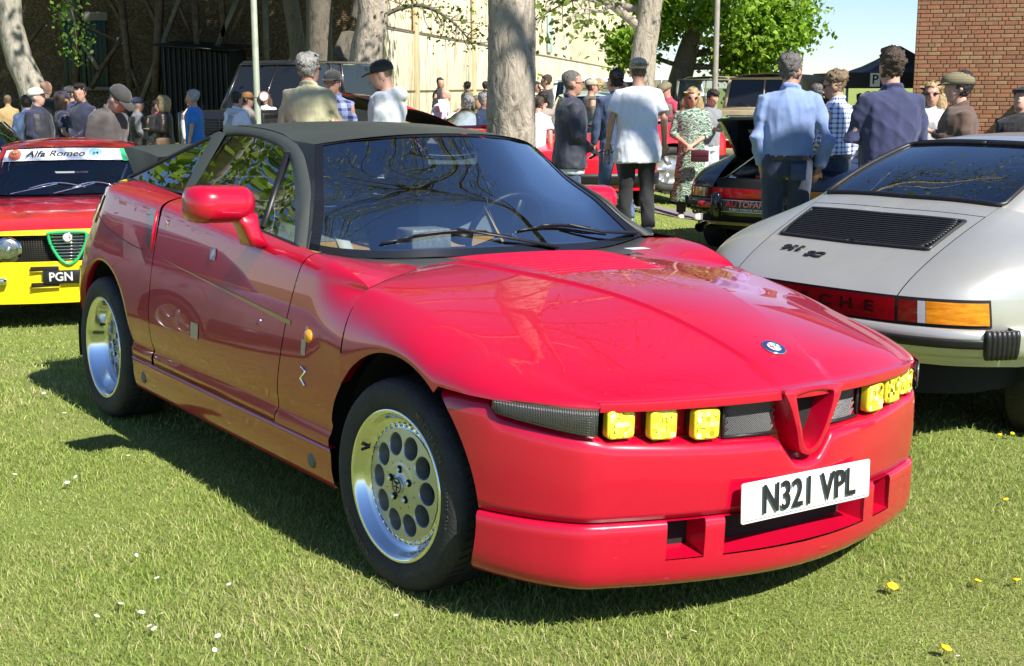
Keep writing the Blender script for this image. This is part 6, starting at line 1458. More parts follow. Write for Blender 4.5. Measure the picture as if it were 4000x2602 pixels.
def ground_mat():
    m=bpy.data.materials.new('lawn_soil'); m.use_nodes=True; nt=m.node_tree; p=nt.nodes['Principled BSDF']; N=nt.nodes.new; L=nt.links.new; tc=N('ShaderNodeTexCoord')
    def noise(s,d=6): n=N('ShaderNodeTexNoise'); n.inputs['Scale'].default_value=s; n.inputs['Detail'].default_value=d; n.inputs['Roughness'].default_value=.65; L(tc.outputs['Object'],n.inputs[0]); return n.outputs[0]
    def ramp(src,els):
        r=N('ShaderNodeValToRGB'); e=r.color_ramp.elements; e[0].position,e[0].color=els[0][0],(*els[0][1],1); e[1].position,e[1].color=els[1][0],(*els[1][1],1)
        for q,c in els[2:]: k=e.new(q); k.color=(*c,1)
        L(src,r.inputs[0]); return r.outputs[0]
    a=ramp(noise(1.1),[(.30,(.19,.26,.05)),(.72,(.36,.33,.14)),(.5,(.23,.30,.065))]); b=ramp(noise(55,8),[(.3,(.10,.14,.03)),(.75,(.38,.41,.13))])
    mx=N('ShaderNodeMix'); mx.data_type='RGBA'; mx.inputs['Factor'].default_value=.5; L(a,mx.inputs['A']); L(b,mx.inputs['B']); L(mx.outputs['Result'],p.inputs['Base Color']); p.inputs['Roughness'].default_value=.95; p.inputs['Specular IOR Level'].default_value=.1
    bm=N('ShaderNodeBump'); bm.inputs['Strength'].default_value=.8; bm.inputs['Distance'].default_value=.03; L(noise(90,6),bm.inputs['Height']); L(bm.outputs[0],p.inputs['Normal']); return m
xs=np.concatenate([[-900,-300,-120,-60],np.linspace(-36,36,145),[60,120,300,900]]); ys=np.concatenate([[-500,-100,-30],np.linspace(-12,60,145),[80,120,250,600,1600]])
P=np.stack(np.meshgrid(xs,ys,indexing='ij'),-1); Zg=zg(P[...,0],P[...,1]); n0,n1=len(xs),len(ys)
V=np.concatenate([P,Zg[...,None]],-1).reshape(-1,3); ii=np.arange(n0*n1).reshape(n0,n1); F=np.stack([ii[:-1,:-1],ii[1:,:-1],ii[1:,1:],ii[:-1,1:]],-1).reshape(-1,4)
gr=tag(ob('ground',V,F,ground_mat()),kind='structure')
# tarmac path behind the cars
pm=mat('path_tarmac',(.20,.19,.18),.9,noise=.3,nscale=3,bump=.4,bscale=60)
rows=[]
for x in np.linspace(-14,14,60): rows.append([A((x,y+.03*x,float(zg(x,y+.03*x))+.012)) for y in (16.4,17.0,17.7)])
tag(ob('path',grid(rows),None,pm),kind='structure')
rows=[[A((x,y+.1*x,float(zg(x,y+.1*x))+.012)) for y in np.linspace(27,34,5)] for x in np.linspace(-16,20,40)]
tag(ob('access_road',grid(rows),None,pm),kind='structure')
# grass blades
def blades(n,y0,y1,hmin,hmax,w,seed,pad=.6):
    r=np.random.default_rng(seed); Y=np.sqrt(r.uniform(y0*y0,y1*y1,n)); X=r.uniform(-1,1,n)*(.415*Y+pad); clump=np.sin(X*5.1+1.3*np.sin(Y*3.7))+np.sin(Y*6.3+X*2.1)+1.5*np.sin(X*1.7-Y*1.1)
    ok=~((Y>16.3+.03*X)&(Y<17.8+.03*X)); X,Y,clump=X[ok],Y[ok],clump[ok]; n=len(X)
    h=r.uniform(hmin,hmax,n)*(1+.17*clump); an=r.uniform(0,6.28,n); ln=r.uniform(.3,1.5,n)*h; bend=r.uniform(0,6.28,n)
    B=np.stack([X,Y,zg(X,Y)],1); side=np.stack([np.cos(an),np.sin(an),0*an],1)*(w*r.uniform(.6,1.3,n))[:,None]; d=np.stack([np.cos(bend),np.sin(bend),0*bend],1)
    up=A((0,0,1)); m=B+d*(ln*.35)[:,None]+up*(h*.62)[:,None]; t=B+d*ln[:,None]+up*(h*r.uniform(.75,1,n))[:,None]
    V=np.stack([B-side,B+side,m+side*.7,m-side*.7,t],1).reshape(-1,3); k=np.arange(n)*5
    F=np.concatenate([np.stack([k,k+1,k+2],1),np.stack([k,k+2,k+3],1),np.stack([k+3,k+2,k+4],1)])
    pal=A([(.22,.30,.05),(.285,.37,.075),(.35,.425,.105),(.44,.44,.16),(.52,.46,.24),(.15,.235,.045)]); pr=A([.2,.3,.25,.12,.05,.08]); 
    dry=np.clip((np.sin(X*2.3+2+np.sin(Y*1.9))+np.sin(Y*2.7+X*1.6)+.7*np.sin(X*5.3-Y*4.1))*.24-.10,0,.65); idx=r.choice(6,n,p=pr); idx=np.where(r.uniform(size=n)<dry,r.choice([3,4],n),idx); c=pal[idx]*r.uniform(.8,1.2,(n,1))
    return V,F,np.repeat(c,5,0)
parts=[blades(210000,1.9,5.2,.007,.025,.0013,1),blades(9000,1.9,5.5,.022,.042,.0016,7),blades(120000,5.0,10,.008,.03,.0023,2,1.0),blades(70000,10,24,.012,.035,.005,3,2)]
V=np.concatenate([p[0] for p in parts]); k=0;Fs=[]
for p in parts: Fs.append(p[1]+k); k+=len(p[0])
go=ob('lawn_grass',V,np.concatenate(Fs),colmat('grass_blade',.6,.35)); tint(go.data,np.concatenate([p[2] for p in parts])); tag(go,'short mown green lawn grass between the parked cars','grass',kind='stuff')
# daisies and dandelions
pet=merge(*[([A((0,0,.001)),A((.011*math.cos(t-.25),.011*math.sin(t-.25),.002)),A((.015*math.cos(t),.015*math.sin(t),.001)),A((.011*math.cos(t+.25),.011*math.sin(t+.25),.002))],[[0,1,2,3]]) for t in np.arange(12)*6.283/12])
d0=empty('daisy',(0,0,0),0,'small white daisy with yellow centre dotted in the lawn','flower','daisies in the lawn'); ob('petals',pet,None,mat('petal_white',(.8,.8,.78),.7),d0); ob('flower_centre',disc((0,0,.001),(0,0,1),.0045,8,.003),None,mat('centre_yellow',(.7,.5,.03),.7),d0); ob('stalk',tube([(0,0,-.04),(0,0,0)],.001,4),None,mat('stalk_green',(.1,.18,.03),.7),d0)
r=np.random.default_rng(5); spots=[]
for cx_,cy_,n_,sd in ((-1.0,3.55,9,.16),(-1.6,4.7,8,.25),(-.55,3.2,6,.2),(1.5,3.2,8,.3),(1.9,3.9,10,.35),(-2.1,5.9,8,.3),(1.9,7.6,16,.7),(1.3,9.4,16,.8),(.9,2.75,6,.25),(-.9,2.7,5,.3),(2.3,10.4,10,.8)):
    for _ in range(n_): spots.append((cx_+r.normal()*sd,cy_+r.normal()*sd))
for i,(x,y) in enumerate(spots):
    o=d0 if i==0 else copy_tree(d0); o.location=(x,y,float(zg(x,y))+.03); o.rotation_euler=(r.normal()*.3,r.normal()*.3,r.uniform(0,6)); s_=r.uniform(.4,.75); o.scale=(s_,s_,s_)
dd=empty('dandelion',(0,0,0),0,'bright yellow dandelion flower in the grass before the red car','flower','dandelions in the lawn'); ob('flower_head',(lambda m:(m[0]+np.random.default_rng(1).normal(size=m[0].shape)*.0015,m[1]))(ball((0,0,0),(.019,.019,.007),14,8)),None,mat('dandelion_yellow',(.85,.55,.01),.7),dd); ob('stalk',tube([(0,0,-.04),(0,0,0)],.0014,4),None,mat('stalk_green',(.1,.18,.03),.7),dd)
def gpt(dx,dy):
    Y=5.
    for _ in range(20):
        b=(774.1-dy)/FD;c,s=math.cos(R(PITCH)),math.sin(R(PITCH)); z=float(zg((dx-1190)/FD*Y,Y)); Y=(CAM_H-z)*(c+b*s)/(s-b*c)
    return (dx-1190)/FD*Y/(c+b*s),Y,z
for i,(a_,b_) in enumerate(((2073,1383),(2197,1529),(2270,1370),(2360,1368),(2335,1178),(2322,1025),(2352,1022))):
    x,y,z=gpt(a_,b_); o=dd if i==0 else copy_tree(dd); o.location=(x,y,z+.028); s_=(.9,.8,.6,.65,.6,.5,.5)[i]; o.scale=(s_,s_,s_); o.rotation_euler=(.3,.1,i)
# ================================================================ trees
M_leaf=colmat('leaf',.5,.45); 
def barkmat(name,c1,c2,scale,bump=.8):
    m=bpy.data.materials.new(name); m.use_nodes=True; nt=m.node_tree; p=nt.nodes['Principled BSDF']; N=nt.nodes.new; L=nt.links.new; tc=N('ShaderNodeTexCoord'); mp=N('ShaderNodeMapping'); mp.inputs['Scale'].default_value=(1,1,.45); L(tc.outputs['Object'],mp.inputs[0])
    n=N('ShaderNodeTexNoise'); n.inputs['Scale'].default_value=scale; n.inputs['Detail'].default_value=5; n.inputs['Roughness'].default_value=.62; n.inputs['Distortion'].default_value=1.2; L(mp.outputs[0],n.inputs[0])
    v=N('ShaderNodeTexVoronoi'); v.feature='DISTANCE_TO_EDGE'; v.inputs['Scale'].default_value=scale*2.4; v.inputs['Randomness'].default_value=1.0; L(mp.outputs[0],v.inputs[0])
    r=N('ShaderNodeValToRGB'); e=r.color_ramp.elements; e[0].position=.30; e[0].color=(*c1,1); e[1].position=.62; e[1].color=(*c2,1)
    for q_,f_ in ((.42,.45),(.44,.72),(.50,.62),(.515,.88),(.57,.80)): k_=e.new(q_); k_.color=(*[a*(1-f_)+b*f_ for a,b in zip(c1,c2)],1)
    L(n.outputs[0],r.inputs[0]); L(r.outputs[0],p.inputs['Base Color'])
    mr=N('ShaderNodeMapRange'); mr.inputs[2].default_value=.10; mr.inputs[4].default_value=.0; L(v.outputs['Distance'],mr.inputs[0]); ad=N('ShaderNodeMath'); ad.operation='ADD'; L(mr.outputs[0],ad.inputs[0]); L(n.outputs[0],ad.inputs[1])
    b=N('ShaderNodeBump'); b.inputs['Strength'].default_value=bump; b.inputs['Distance'].default_value=.05; L(ad.outputs[0],b.inputs['Height']); L(b.outputs[0],p.inputs['Normal']); p.inputs['Roughness'].default_value=.9; return m
BARK_A=barkmat('flaky_bark',(.10,.082,.062),(.40,.345,.27),9,1.0); BARK_B=barkmat('grey_bark',(.12,.105,.085),(.34,.31,.25),5,.8); BARK_C=barkmat('dark_bark',(.05,.042,.034),(.14,.12,.09),5)
def limb(p0,d0,L_,r0,r1,rg,n=7,curl=.25,droop=0):
    pts=[A(p0)]; d=A(d0)/np.linalg.norm(d0)
    for i in range(n-1):
        d=d+rg.normal(size=3)*curl*.3+A((0,0,-droop)); d/=np.linalg.norm(d); pts.append(pts[-1]+d*L_/(n-1))
    return A(pts),np.linspace(r0,r1,n)
def leaf_mesh(C,size,rg,pal,upb=.4):
    n=len(C); nrm=rg.normal(size=(n,3)); nrm[:,2]+=upb; nrm/=np.linalg.norm(nrm,axis=1)[:,None]; t=np.cross(nrm,rg.normal(size=(n,3))); t/=np.linalg.norm(t,axis=1)[:,None]+1e-9; b=np.cross(nrm,t); s=(size*rg.uniform(.6,1.25,n))[:,None]
    V=np.stack([C-t*s*.55,C-b*s*.42+nrm*s*.08,C+t*s*.62,C+b*s*.42+nrm*s*.08],1).reshape(-1,3); k=np.arange(n)*4; F=np.concatenate([np.stack([k,k+1,k+2],1),np.stack([k,k+2,k+3],1)])
    pal=A(pal); c=pal[rg.integers(0,len(pal),n)]*rg.uniform(.75,1.2,(n,1)); return V,F,np.repeat(c,4,0)
GREENS=[(.10,.20,.015),(.15,.27,.02),(.20,.33,.03),(.075,.15,.012)]; BRONZE=[(.16,.19,.03),(.13,.17,.03),(.20,.20,.05),(.10,.14,.02)]
def tree(name,label,trunk,rad,bark,limbs,nleaf,lsize,pal,seed,spread=.5,twig=True,grp='trees round the show field',n=14,fork=3,ll=2.2,droop=.02,rough=.03,zmin=None,xmax=None,hi=False):
    rg=np.random.default_rng(seed); trunk=A(trunk); root=empty(name,trunk[0],0,label,'tree',grp); base=trunk[0]; T_=trunk-base
    pts=spl(T_,26); rr=np.interp(np.linspace(0,1,26),np.linspace(0,1,len(rad)),rad)
    an=np.linspace(0,2*np.pi,28,endpoint=False); rings=[]
    for i in range(26):
        t=pts[min(i+1,25)]-pts[max(i-1,0)]; a_,b_=frame(t); w=1+rough*(np.sin(3*an+i*.4)+np.sin(5*an-i*.7)*.6)+rg.normal(size=28)*rough*.25; rings.append(pts[i]+np.outer(np.cos(an)*rr[i]*w,a_)+np.outer(np.sin(an)*rr[i]*w,b_))
    if hi:
        nr,na=170,84; pts2=spl(T_,nr); r2=np.interp(np.linspace(0,1,nr),np.linspace(0,1,len(rad)),rad); an2=np.linspace(0,2*np.pi,na,endpoint=False); rings=[]; ph=rg.uniform(0,6.28,12)
        for i in range(nr):
            t=pts2[min(i+1,nr-1)]-pts2[max(i-1,0)]; a_,b_=frame(t); z=pts2[i][2]
            w=1+.025*np.sin(3*an2+z*1.1)+.02*np.sin(5*an2-z*2.3+ph[0]); fl=sum(np.sign(np.sin(an2*k_+z*q_+ph[m_]+1.5*np.sin(z*5+an2*3+ph[m_])))*.0055 for m_,(k_,q_) in enumerate(((4,7),(7,-11),(9,15),(12,-19)),1)); w=w+fl+rg.normal(size=na)*.004
            rings.append(pts2[i]+np.outer(np.cos(an2)*r2[i]*w,a_)+np.outer(np.sin(an2)*r2[i]*w,b_))
    ob('trunk',loft(rings),None,bark,root)
    tips=[];segs=[]
    for (fr,d,L_,r0) in limbs:
        p0=pts[int(fr*25)]; P,r_=limb(p0,d,L_,r0,r0*.35,rg,9,.28,droop); segs.append(tube(P,r_,8))
        for q in range(fork*2):
            k=rg.integers(2,9); dd_=(P[min(k+1,8)]-P[k-1]); dd_=dd_/np.linalg.norm(dd_)+rg.normal(size=3)*.6; P2,r2=limb(P[k],dd_,ll*rg.uniform(.5,1)*L_/4,r_[k]*.55,r_[k]*.14,rg,7,.35,droop); segs.append(tube(P2,r2,6))
            for z in range(fork):
                k2=rg.integers(2,7); d3=P2[min(k2+1,6)]-P2[k2-1]; d3=d3/np.linalg.norm(d3)+rg.normal(size=3)*.8; P3,r3=limb(P2[k2],d3,ll*rg.uniform(.25,.6)*L_/4,max(r2[k2]*.5,.006),.003,rg,5,.4,droop*2); segs.append(tube(P3,r3,4)); tips+=list(P3[1:])
            tips+=list(P2[3:])
        tips.append(P[-1])
    if segs: ob('limbs',merge(*segs),None,bark,root)
    if nleaf and tips:
        C=A(tips)[rg.integers(0,len(tips),nleaf)]+rg.normal(size=(nleaf,3))*spread*A((1,1,.75)); C=C[C[:,2]+base[2]>zmin] if zmin else C; C=C[C[:,0]+base[0]<xmax] if xmax else C; V,F,c=leaf_mesh(C,lsize,rg,pal); o=ob('crown',V,F,M_leaf,root); tint(o.data,c)
    return root
def W3(dx,dy,Y): X=XatY(dx,Y); return (X,Y,ZatY(dy,Y))
# broad flaky trunk behind the coupe
X3=XatY(1188,14.2); b=A((X3,14.2,float(zg(X3,14.2))))
tree('plane_tree','broad flaky barked tree trunk just behind the red coupe',[b+A((0,0,-.1)),b+A((.0,0,.9)),b+A((0,0,1.8)),b+A((.0,.1,3.2)),b+A((.1,.2,5.5)),b+A((.1,.3,9)),b+A((.0,.3,13))],[.28,.25,.245,.24,.22,.18,.1],BARK_A,[(.52,(-1,.3,.5),5,.12),(.58,(1,.4,.5),5,.12),(.62,(.2,-.8,.8),4.5,.11),(.68,(-.6,.9,.6),5,.11),(.74,(.9,-.3,.6),4.6,.1),(.80,(-.9,-.3,.7),4.6,.1),(.86,(.3,.9,.8),4.4,.1),(.93,(-.2,-.4,1),4,.09)],5200,.10,BRONZE,11,.4,rough=.025,ll=2.4,fork=4,zmin=5,hi=True)
# leaning trunk at left
def up_(p,dx,h): return (p[0]+dx,p[1],h)
BIG=[(.55,(1,.2,.35),6,.2),(.6,(-1,-.2,.4),6,.2),(.66,(.3,1,.3),5.5,.18),(.72,(-.3,-1,.4),5.5,.18),(.78,(.8,-.6,.5),5.5,.16),(.84,(-.8,.6,.5),5,.15),(.9,(.6,.6,.8),5,.14),(.95,(-.5,-.3,1),4.5,.12)]
Y=37; p_=W3(36,0,Y); tree('leaning_tree','slender leaning grey trunk in front of the dark brick wall',[W3(88,330,Y),W3(78,215,Y),W3(50,140,Y),W3(38,70,Y),p_,up_(p_,.2,8),up_(p_,.4,14)],[.42,.36,.31,.29,.29,.25,.15],BARK_B,BIG,9000,.26,GREENS,12,.8,ll=2.4,zmin=5.5)
# clump of three behind the men on the roof line
Y=37; p_=W3(748,0,Y); tree('twin_tree','upright grey trunk behind the grey haired man',[W3(742,330,Y),W3(744,180,Y),W3(745,80,Y),p_,up_(p_,.1,8.5),up_(p_,.2,15)],[.42,.36,.35,.33,.28,.15],BARK_C,BIG,9000,.26,GREENS,13,.8,ll=2.4,zmin=5.5)
Y=36; p_=W3(862,0,Y); tree('dark_leaning_tree','dark leaning trunk beside the open red bonnet',[W3(772,330,Y),W3(790,215,Y),W3(815,130,Y),W3(848,60,Y),p_,up_(p_,.5,8),up_(p_,.7,14)],[.52,.46,.42,.38,.34,.28,.14],BARK_C,BIG,8000,.26,GREENS,14,.8,ll=2.4,zmin=5.5)
Y=34; p_=W3(868,0,Y); tree('pale_twisted_tree','pale gnarled trunk with ivy stems and a long bare branch',[W3(838,330,Y),W3(845,215,Y),W3(852,130,Y),W3(866,60,Y),p_,up_(p_,-.3,7.5),up_(p_,-.4,12)],[.45,.41,.37,.38,.36,.28,.14],BARK_A,[(.72,(1,.1,.8),4.5,.14),(.85,(-.6,-.6,.8),5,.14),(.95,(.4,.3,1),4,.12)],3500,.2,BRONZE,15,.6,rough=.06,zmin=5)
# long bare branch
rg=np.random.default_rng(3); br=spl([W3(880,45,Y),W3(925,22,Y),W3(975,12,Y),W3(1010,22,Y),W3(1050,48,Y),W3(1085,85,Y),W3(1105,118,Y)],16); segs=[tube(br,np.linspace(.07,.012,16),8)]; tips=[]
for k in range(3,15):
    for q in range(2):
        P,r_=limb(br[k],A((rg.normal()*.4+.5,rg.normal()*.4,rg.normal()*.7-.15)),rg.uniform(.3,1.0),.018,.004,rg,6,.5,.05); segs.append(tube(P,r_,5)); tips+=list(P[2:])
bb=empty('overhanging_branch',tuple(br[0]),0,'thin bare branch reaching across the cream hangar wall','branch'); m=merge(*segs); ob('twigs',m[0]-br[0],m[1],BARK_C,bb)
C=A(tips)[rg.integers(0,len(tips),420)]+rg.normal(size=(420,3))*.18; V,F,c=leaf_mesh(C-br[0],.09,rg,BRONZE); o=ob('crown',V,F,M_leaf,bb); tint(o.data,c)
# drooping leafy twig at upper left
Y=22; br=spl([W3(150,-40,Y),W3(168,-5,Y),W3(182,35,Y),W3(186,75,Y),W3(186,118,Y)],12); segs=[tube(br,np.linspace(.03,.006,12),6)]; C=br[rg.integers(1,12,300)]+rg.normal(size=(300,3))*A((.16,.16,.16)); bb=empty('hanging_twig',tuple(br[0]),0,'bright green leafy twig hanging before the dark green doors','branch'); m=merge(*segs); ob('twigs',m[0]-br[0],m[1],BARK_C,bb); V,F,c=leaf_mesh(C-br[0],.07,rg,[(.14,.26,.03),(.20,.34,.04),(.09,.17,.02)]); o=ob('crown',V,F,M_leaf,bb); tint(o.data,c)
# tree with pale trunk by the man in white
Y=27; tree('roadside_tree','pale trunk with sparse new leaves behind the man in white T-shirt',[W3(1492,330,Y),W3(1490,215,Y),W3(1492,130,Y),W3(1500,70,Y),W3(1508,0,Y),W3(1515,-150,Y),W3(1520,-320,Y)],[.32,.27,.25,.24,.22,.18,.12],BARK_A,[(.42,(-1,-.1,.75),3.6,.10),(.5,(-1,.2,.3),3.2,.08),(.55,(.9,.1,.5),3,.08),(.68,(-1,-.3,.6),4,.1),(.8,(.6,-.5,.8),4,.1),(.9,(-.5,.5,.9),4,.1),(.97,(.3,.2,1),3.5,.1)],3600,.12,[(.18,.28,.03),(.13,.20,.025),(.20,.24,.06)],16,.42,ll=2.4,rough=.05)
# big green maple
Y=38; tree('maple_tree','large bright green leafy tree against the blue sky',[W3(1572,300,Y),W3(1575,210,Y),W3(1588,150,Y),W3(1605,90,Y),W3(1622,30,Y),W3(1635,-60,Y)],[.42,.36,.32,.26,.2,.1],BARK_C,[(.40,(1,-.3,.12),2.3,.10),(.42,(-.8,-.3,.25),1.7,.08),(.50,(1,.2,.22),2.4,.12),(.58,(.9,-.5,.10),2.4,.11),(.64,(-1,.1,.3),1.8,.09),(.70,(1,0,.05),2.2,.11),(.75,(.3,-1,.3),2.6,.1),(.82,(1,.3,.3),2.6,.1),(.88,(-.9,-.3,.4),1.9,.09),(.92,(.9,-.3,.6),2.6,.09),(.96,(-.2,.1,1),2.2,.08)],21000,.16,[(.17,.31,.02),(.25,.42,.03),(.32,.48,.05),(.11,.21,.015)],17,.30,ll=1.9,fork=3,droop=.015)
# shade and reflection trees standing beside and behind the viewer, out of frame
tree('field_tree','tall sparsely leafed tree standing beyond the right edge near the silver coupe',[(9.4,6.4,-.3),(9.3,6.4,4),(9.0,6.2,7),(8.0,5.9,11.5)],[.42,.34,.28,.14],BARK_C,[(.60,(-1,-.10,.32),10,.10),(.66,(-1,.12,.36),10,.10),(.72,(-1,-.22,.42),9.5,.10),(.78,(-1,.28,.40),9.5,.09),(.84,(-1,.02,.5),9,.09),(.90,(-1,-.3,.5),8,.12),(.95,(-.9,.3,.7),7,.11)],7500,.085,[(.20,.22,.04),(.16,.20,.03),(.24,.24,.06),(.13,.17,.03)],18,.34,ll=1.5,fork=4,droop=.0,zmin=6.0,xmax=4.9)
tree('field_tree','leafy tree beyond the left edge mirrored in the side windows of the red coupe',[(-12,16,-.4),(-12,16,2.5),(-11.9,16,5),(-11.6,16,8.5)],[.35,.3,.25,.14],BARK_B,[(.45,(1,.2,.4),4.6,.15),(.5,(-1,-.2,.4),4.6,.15),(.58,(.3,1,.4),4.6,.14),(.65,(.2,-1,.5),4.6,.14),(.75,(.9,-.5,.6),4.4,.13),(.85,(-.6,.6,.8),4,.12),(.95,(.3,.2,1),3.6,.1)],9000,.13,[(.14,.24,.02),(.20,.31,.03),(.24,.30,.06)],22,.5,ll=2.2)
tree('shade_tree','tall tree hidden behind the upright trunk, leaning over the hangar',[(-6.3,39.5,-.3),(-6.4,39.5,3),(-7.2,39.2,8),(-8.3,38.6,15)],[.26,.22,.2,.14],BARK_C,BIG,10000,.26,GREENS,19,.9,ll=2.4,zmin=5.5)
tree('shade_tree','tall leafy tree beyond the left edge shading the hangar wall',[(-19,36,-.3),(-19,36,3),(-19,36,8),(-18.6,36,14)],[.4,.33,.28,.18],BARK_B,BIG,8000,.26,GREENS,21,.9,ll=2.4,zmin=5)
# ================================================================ buildings
def brickmat(name,c1,c2,c3):
    m=bpy.data.materials.new(name); m.use_nodes=True; nt=m.node_tree; p=nt.nodes['Principled BSDF']; N=nt.nodes.new; L=nt.links.new
    oi=N('ShaderNodeObjectInfo'); at=N('ShaderNodeAttribute'); at.attribute_name='rnd'; ad=N('ShaderNodeMath'); ad.operation='ADD'; L(oi.outputs['Random'],ad.inputs[0]); L(at.outputs['Fac'],ad.inputs[1]); fr=N('ShaderNodeMath'); fr.operation='FRACT'; L(ad.outputs[0],fr.inputs[0])
    r=N('ShaderNodeValToRGB'); e=r.color_ramp.elements; e[0].color=(*c1,1); e[1].color=(*c3,1); k=e.new(.5); k.color=(*c2,1); L(fr.outputs[0],r.inputs[0])
    tc=N('ShaderNodeTexCoord'); n=N('ShaderNodeTexNoise'); n.inputs['Scale'].default_value=22; n.inputs['Detail'].default_value=6; L(tc.outputs['Object'],n.inputs[0]); mx=N('ShaderNodeMix'); mx.data_type='RGBA'; mx.blend_type='MULTIPLY'; mx.inputs['Factor'].default_value=.55; L(r.outputs[0],mx.inputs['A']); L(n.outputs[0],mx.inputs['B']); L(mx.outputs['Result'],p.inputs['Base Color']); p.inputs['Roughness'].default_value=.9
    b=N('ShaderNodeBump'); b.inputs['Strength'].default_value=.5; b.inputs['Distance'].default_value=.01; L(n.outputs[0],b.inputs['Height']); L(b.outputs[0],p.inputs['Normal']); return m
def brick_wall(parent,x0,x1,z0,z1,y,bw,bh,jt,m,mortar,seed,vis,rng_=None):
    """bricks laid in the plane y facing -y; those whose centre lies in vis get objects of their own (at most 300)"""
    rg=np.random.default_rng(seed); D=.03
    ob('mortar',box(((x0+x1)/2,y+.1,(z0+z1)/2),(x1-x0,.18,z1-z0)),None,mortar,parent,smooth=False)
    meshes={}
    def unit(w):
        k=round(w,3)
        if k not in meshes:
            V,F=box((0,0,0),(w,D,bh-jt),.006); me=new_mesh('brick',V,F); me.materials.append(m); meshes[k]=me
        return meshes[k]
    rows=int((z1-z0)/bh); placed=[]
    for r_ in range(rows):
        z=z0+(r_+.5)*bh; x=x0+(-.5*bw if r_%2 else 0)*.5
        i=0
        while x<x1-.02:
            w=bw if (i+r_)%3 else bw*.5
            if rg.uniform()<.12: w=bw if w<bw else bw*.5
            if i==0: w=bw*(.5 if r_%2 else 1)
            a=max(x,x0); e=min(x+w,x1)
            if e-a>.03: placed.append((a,e-a,z))
            x+=w; i+=1
    ctr=A([(a+w/2,z) for a,w,z in placed]); inside=[i for i,(cx_,cz_) in enumerate(ctr) if vis[0]<=cx_<=vis[1] and vis[2]<=cz_<=vis[3]][:300]; ins=set(inside)
    for i in inside:
        a,w,z=placed[i]; o=bpy.data.objects.new('brick',unit(round(w-jt,3))); COL.objects.link(o); o.parent=parent; o.location=(a+w/2,y+rg.uniform(-.003,.003),z); 
    rest=[p for i,p in enumerate(placed) if i not in ins]
    if rest:
        Vs=[];Fs=[];rn=[];k=0
        big=len(rest)>2500; U,FU=box((0,0,0),(1,1,1)); Fl=[]
        for a,w,z in rest:
            if not big: U_,F_=box((0,0,0),(w-jt,D,bh-jt),.006)
            else: U_,F_=U*A((w-jt,D,bh-jt)),FU
            Vs.append(U_+A((a+w/2,y+rg.uniform(-.003,.003),z))); Fl+=[[q+k for q in f] for f in F_]; k+=len(U_); rn+=[rg.uniform()]*len(U_)
        o=ob('brick_courses',np.concatenate(Vs),Fl if not big else np.asarray(Fl),m,parent,smooth=False); at=o.data.attributes.new('rnd','FLOAT','POINT'); at.data.foreach_set('value',A(rn)); o['kind']='stuff'
# red brick building at right
Yb=24.5; xb0=XatY(2120,Yb); gb=float(zg(9,Yb))
BB=empty('brick_building',(xb0,Yb,gb),R(-18),'sunlit red brick building with a diagonal shadow at the far right','building')
bm_=brickmat('red_brick',(.40,.165,.085),(.30,.135,.075),(.38,.22,.115)); mor=mat('mortar_tan',(.34,.25,.16),.95,noise=.3,nscale=30)
brick_wall(BB,0,4.5,0,5.4,0,.225,.075,.012,bm_,mor,4,(0,2.25,.9,3.45))
ob('side_wall',box((.02,4.1,2.7),(.04,8,5.4)),None,mor,BB,smooth=False); ob('roof',box((2.2,4,5.48),(5,8.6,.15)),None,mat('slate',(.06,.06,.065),.7),BB,smooth=False)
dr=ob('door',box((2.62,-.02,1.2),(.9,.05,2.1),.01),None,mat('door_green',(.02,.12,.06),.5),BB); ob('door_frame',merge(bar((2.14,-.035,.1),(2.14,-.035,2.3),.07,.06),bar((3.1,-.035,.1),(3.1,-.035,2.3),.07,.06),bar((2.1,-.035,2.33),(3.14,-.035,2.33),.07,.06)),None,mat('door_green',(.02,.12,.06),.5),dr)
ob('shadow_canopy',box((4.4,-1.15,2.85),(2.6,2.3,.08),.01),None,mat('shadow_canopy_felt',(.05,.05,.05),.8),BB);  # unseen canopy and posts, added to throw the diagonal shadow on the bricks
for px_ in (3.15,5.6): ob('shadow_canopy_post',bar((px_,-2.2,0),(px_,-2.2,2.82),.09),None,M_white,BB)
# dark brick hangar at left
Yh=44; hx0=XatY(-160,Yh); HB=empty('brick_hangar',(hx0,Yh,-.3),0,'long shaded brown brick hangar wall with rusty steel bracing and green doors','building')
bm2=brickmat('brown_brick',(.20,.125,.065),(.15,.10,.055),(.26,.18,.09)); mor2=mat('mortar_brown',(.14,.11,.075),.95)
wl=XatY(880,Yh)-hx0
kx=lambda dx:XatY(dx,Yh)-hx0; kz=lambda dy:ZatY(dy,Yh)+.3
brick_wall(HB,0,wl,0,7.5,0,.18,.06,.009,bm2,mor2,5,(kx(330),kx(420),kz(205),kz(80)))
ob('hangar_roof',box((wl/2,6,7.6),(wl+1,13,.2)),None,mat('roof_dark',(.05,.05,.05),.8),HB,smooth=False)
gd=mat('dark_green_door',(.012,.035,.025),.45,noise=.3,nscale=4)
for a_,b_ in ((155,207),(208,258)):
    d_=ob('door',box(((kx(a_)+kx(b_))/2,-.07,(kz(45)+kz(203))/2),(kx(b_)-kx(a_)-.03,.08,kz(45)-kz(203)),.02),None,gd,HB)
    for q in range(5): x=kx(a_)+(kx(b_)-kx(a_))*(q+.5)/5; ob('door_board',box((x,-.12,(kz(45)+kz(203))/2),((kx(b_)-kx(a_))/5-.03,.02,kz(45)-kz(203)-.1),.005),None,gd,d_)
ob('lintel',box((kx(206),-.06,kz(38)),(kx(262)-kx(150),.12,.28),.02),None,mat('concrete',(.22,.20,.17),.9),HB)
ob('sill',box((kx(206),-.12,kz(206)),(kx(262)-kx(150),.25,.12),.02),None,mat('concrete',(.22,.20,.17),.9),HB)
dr_=None
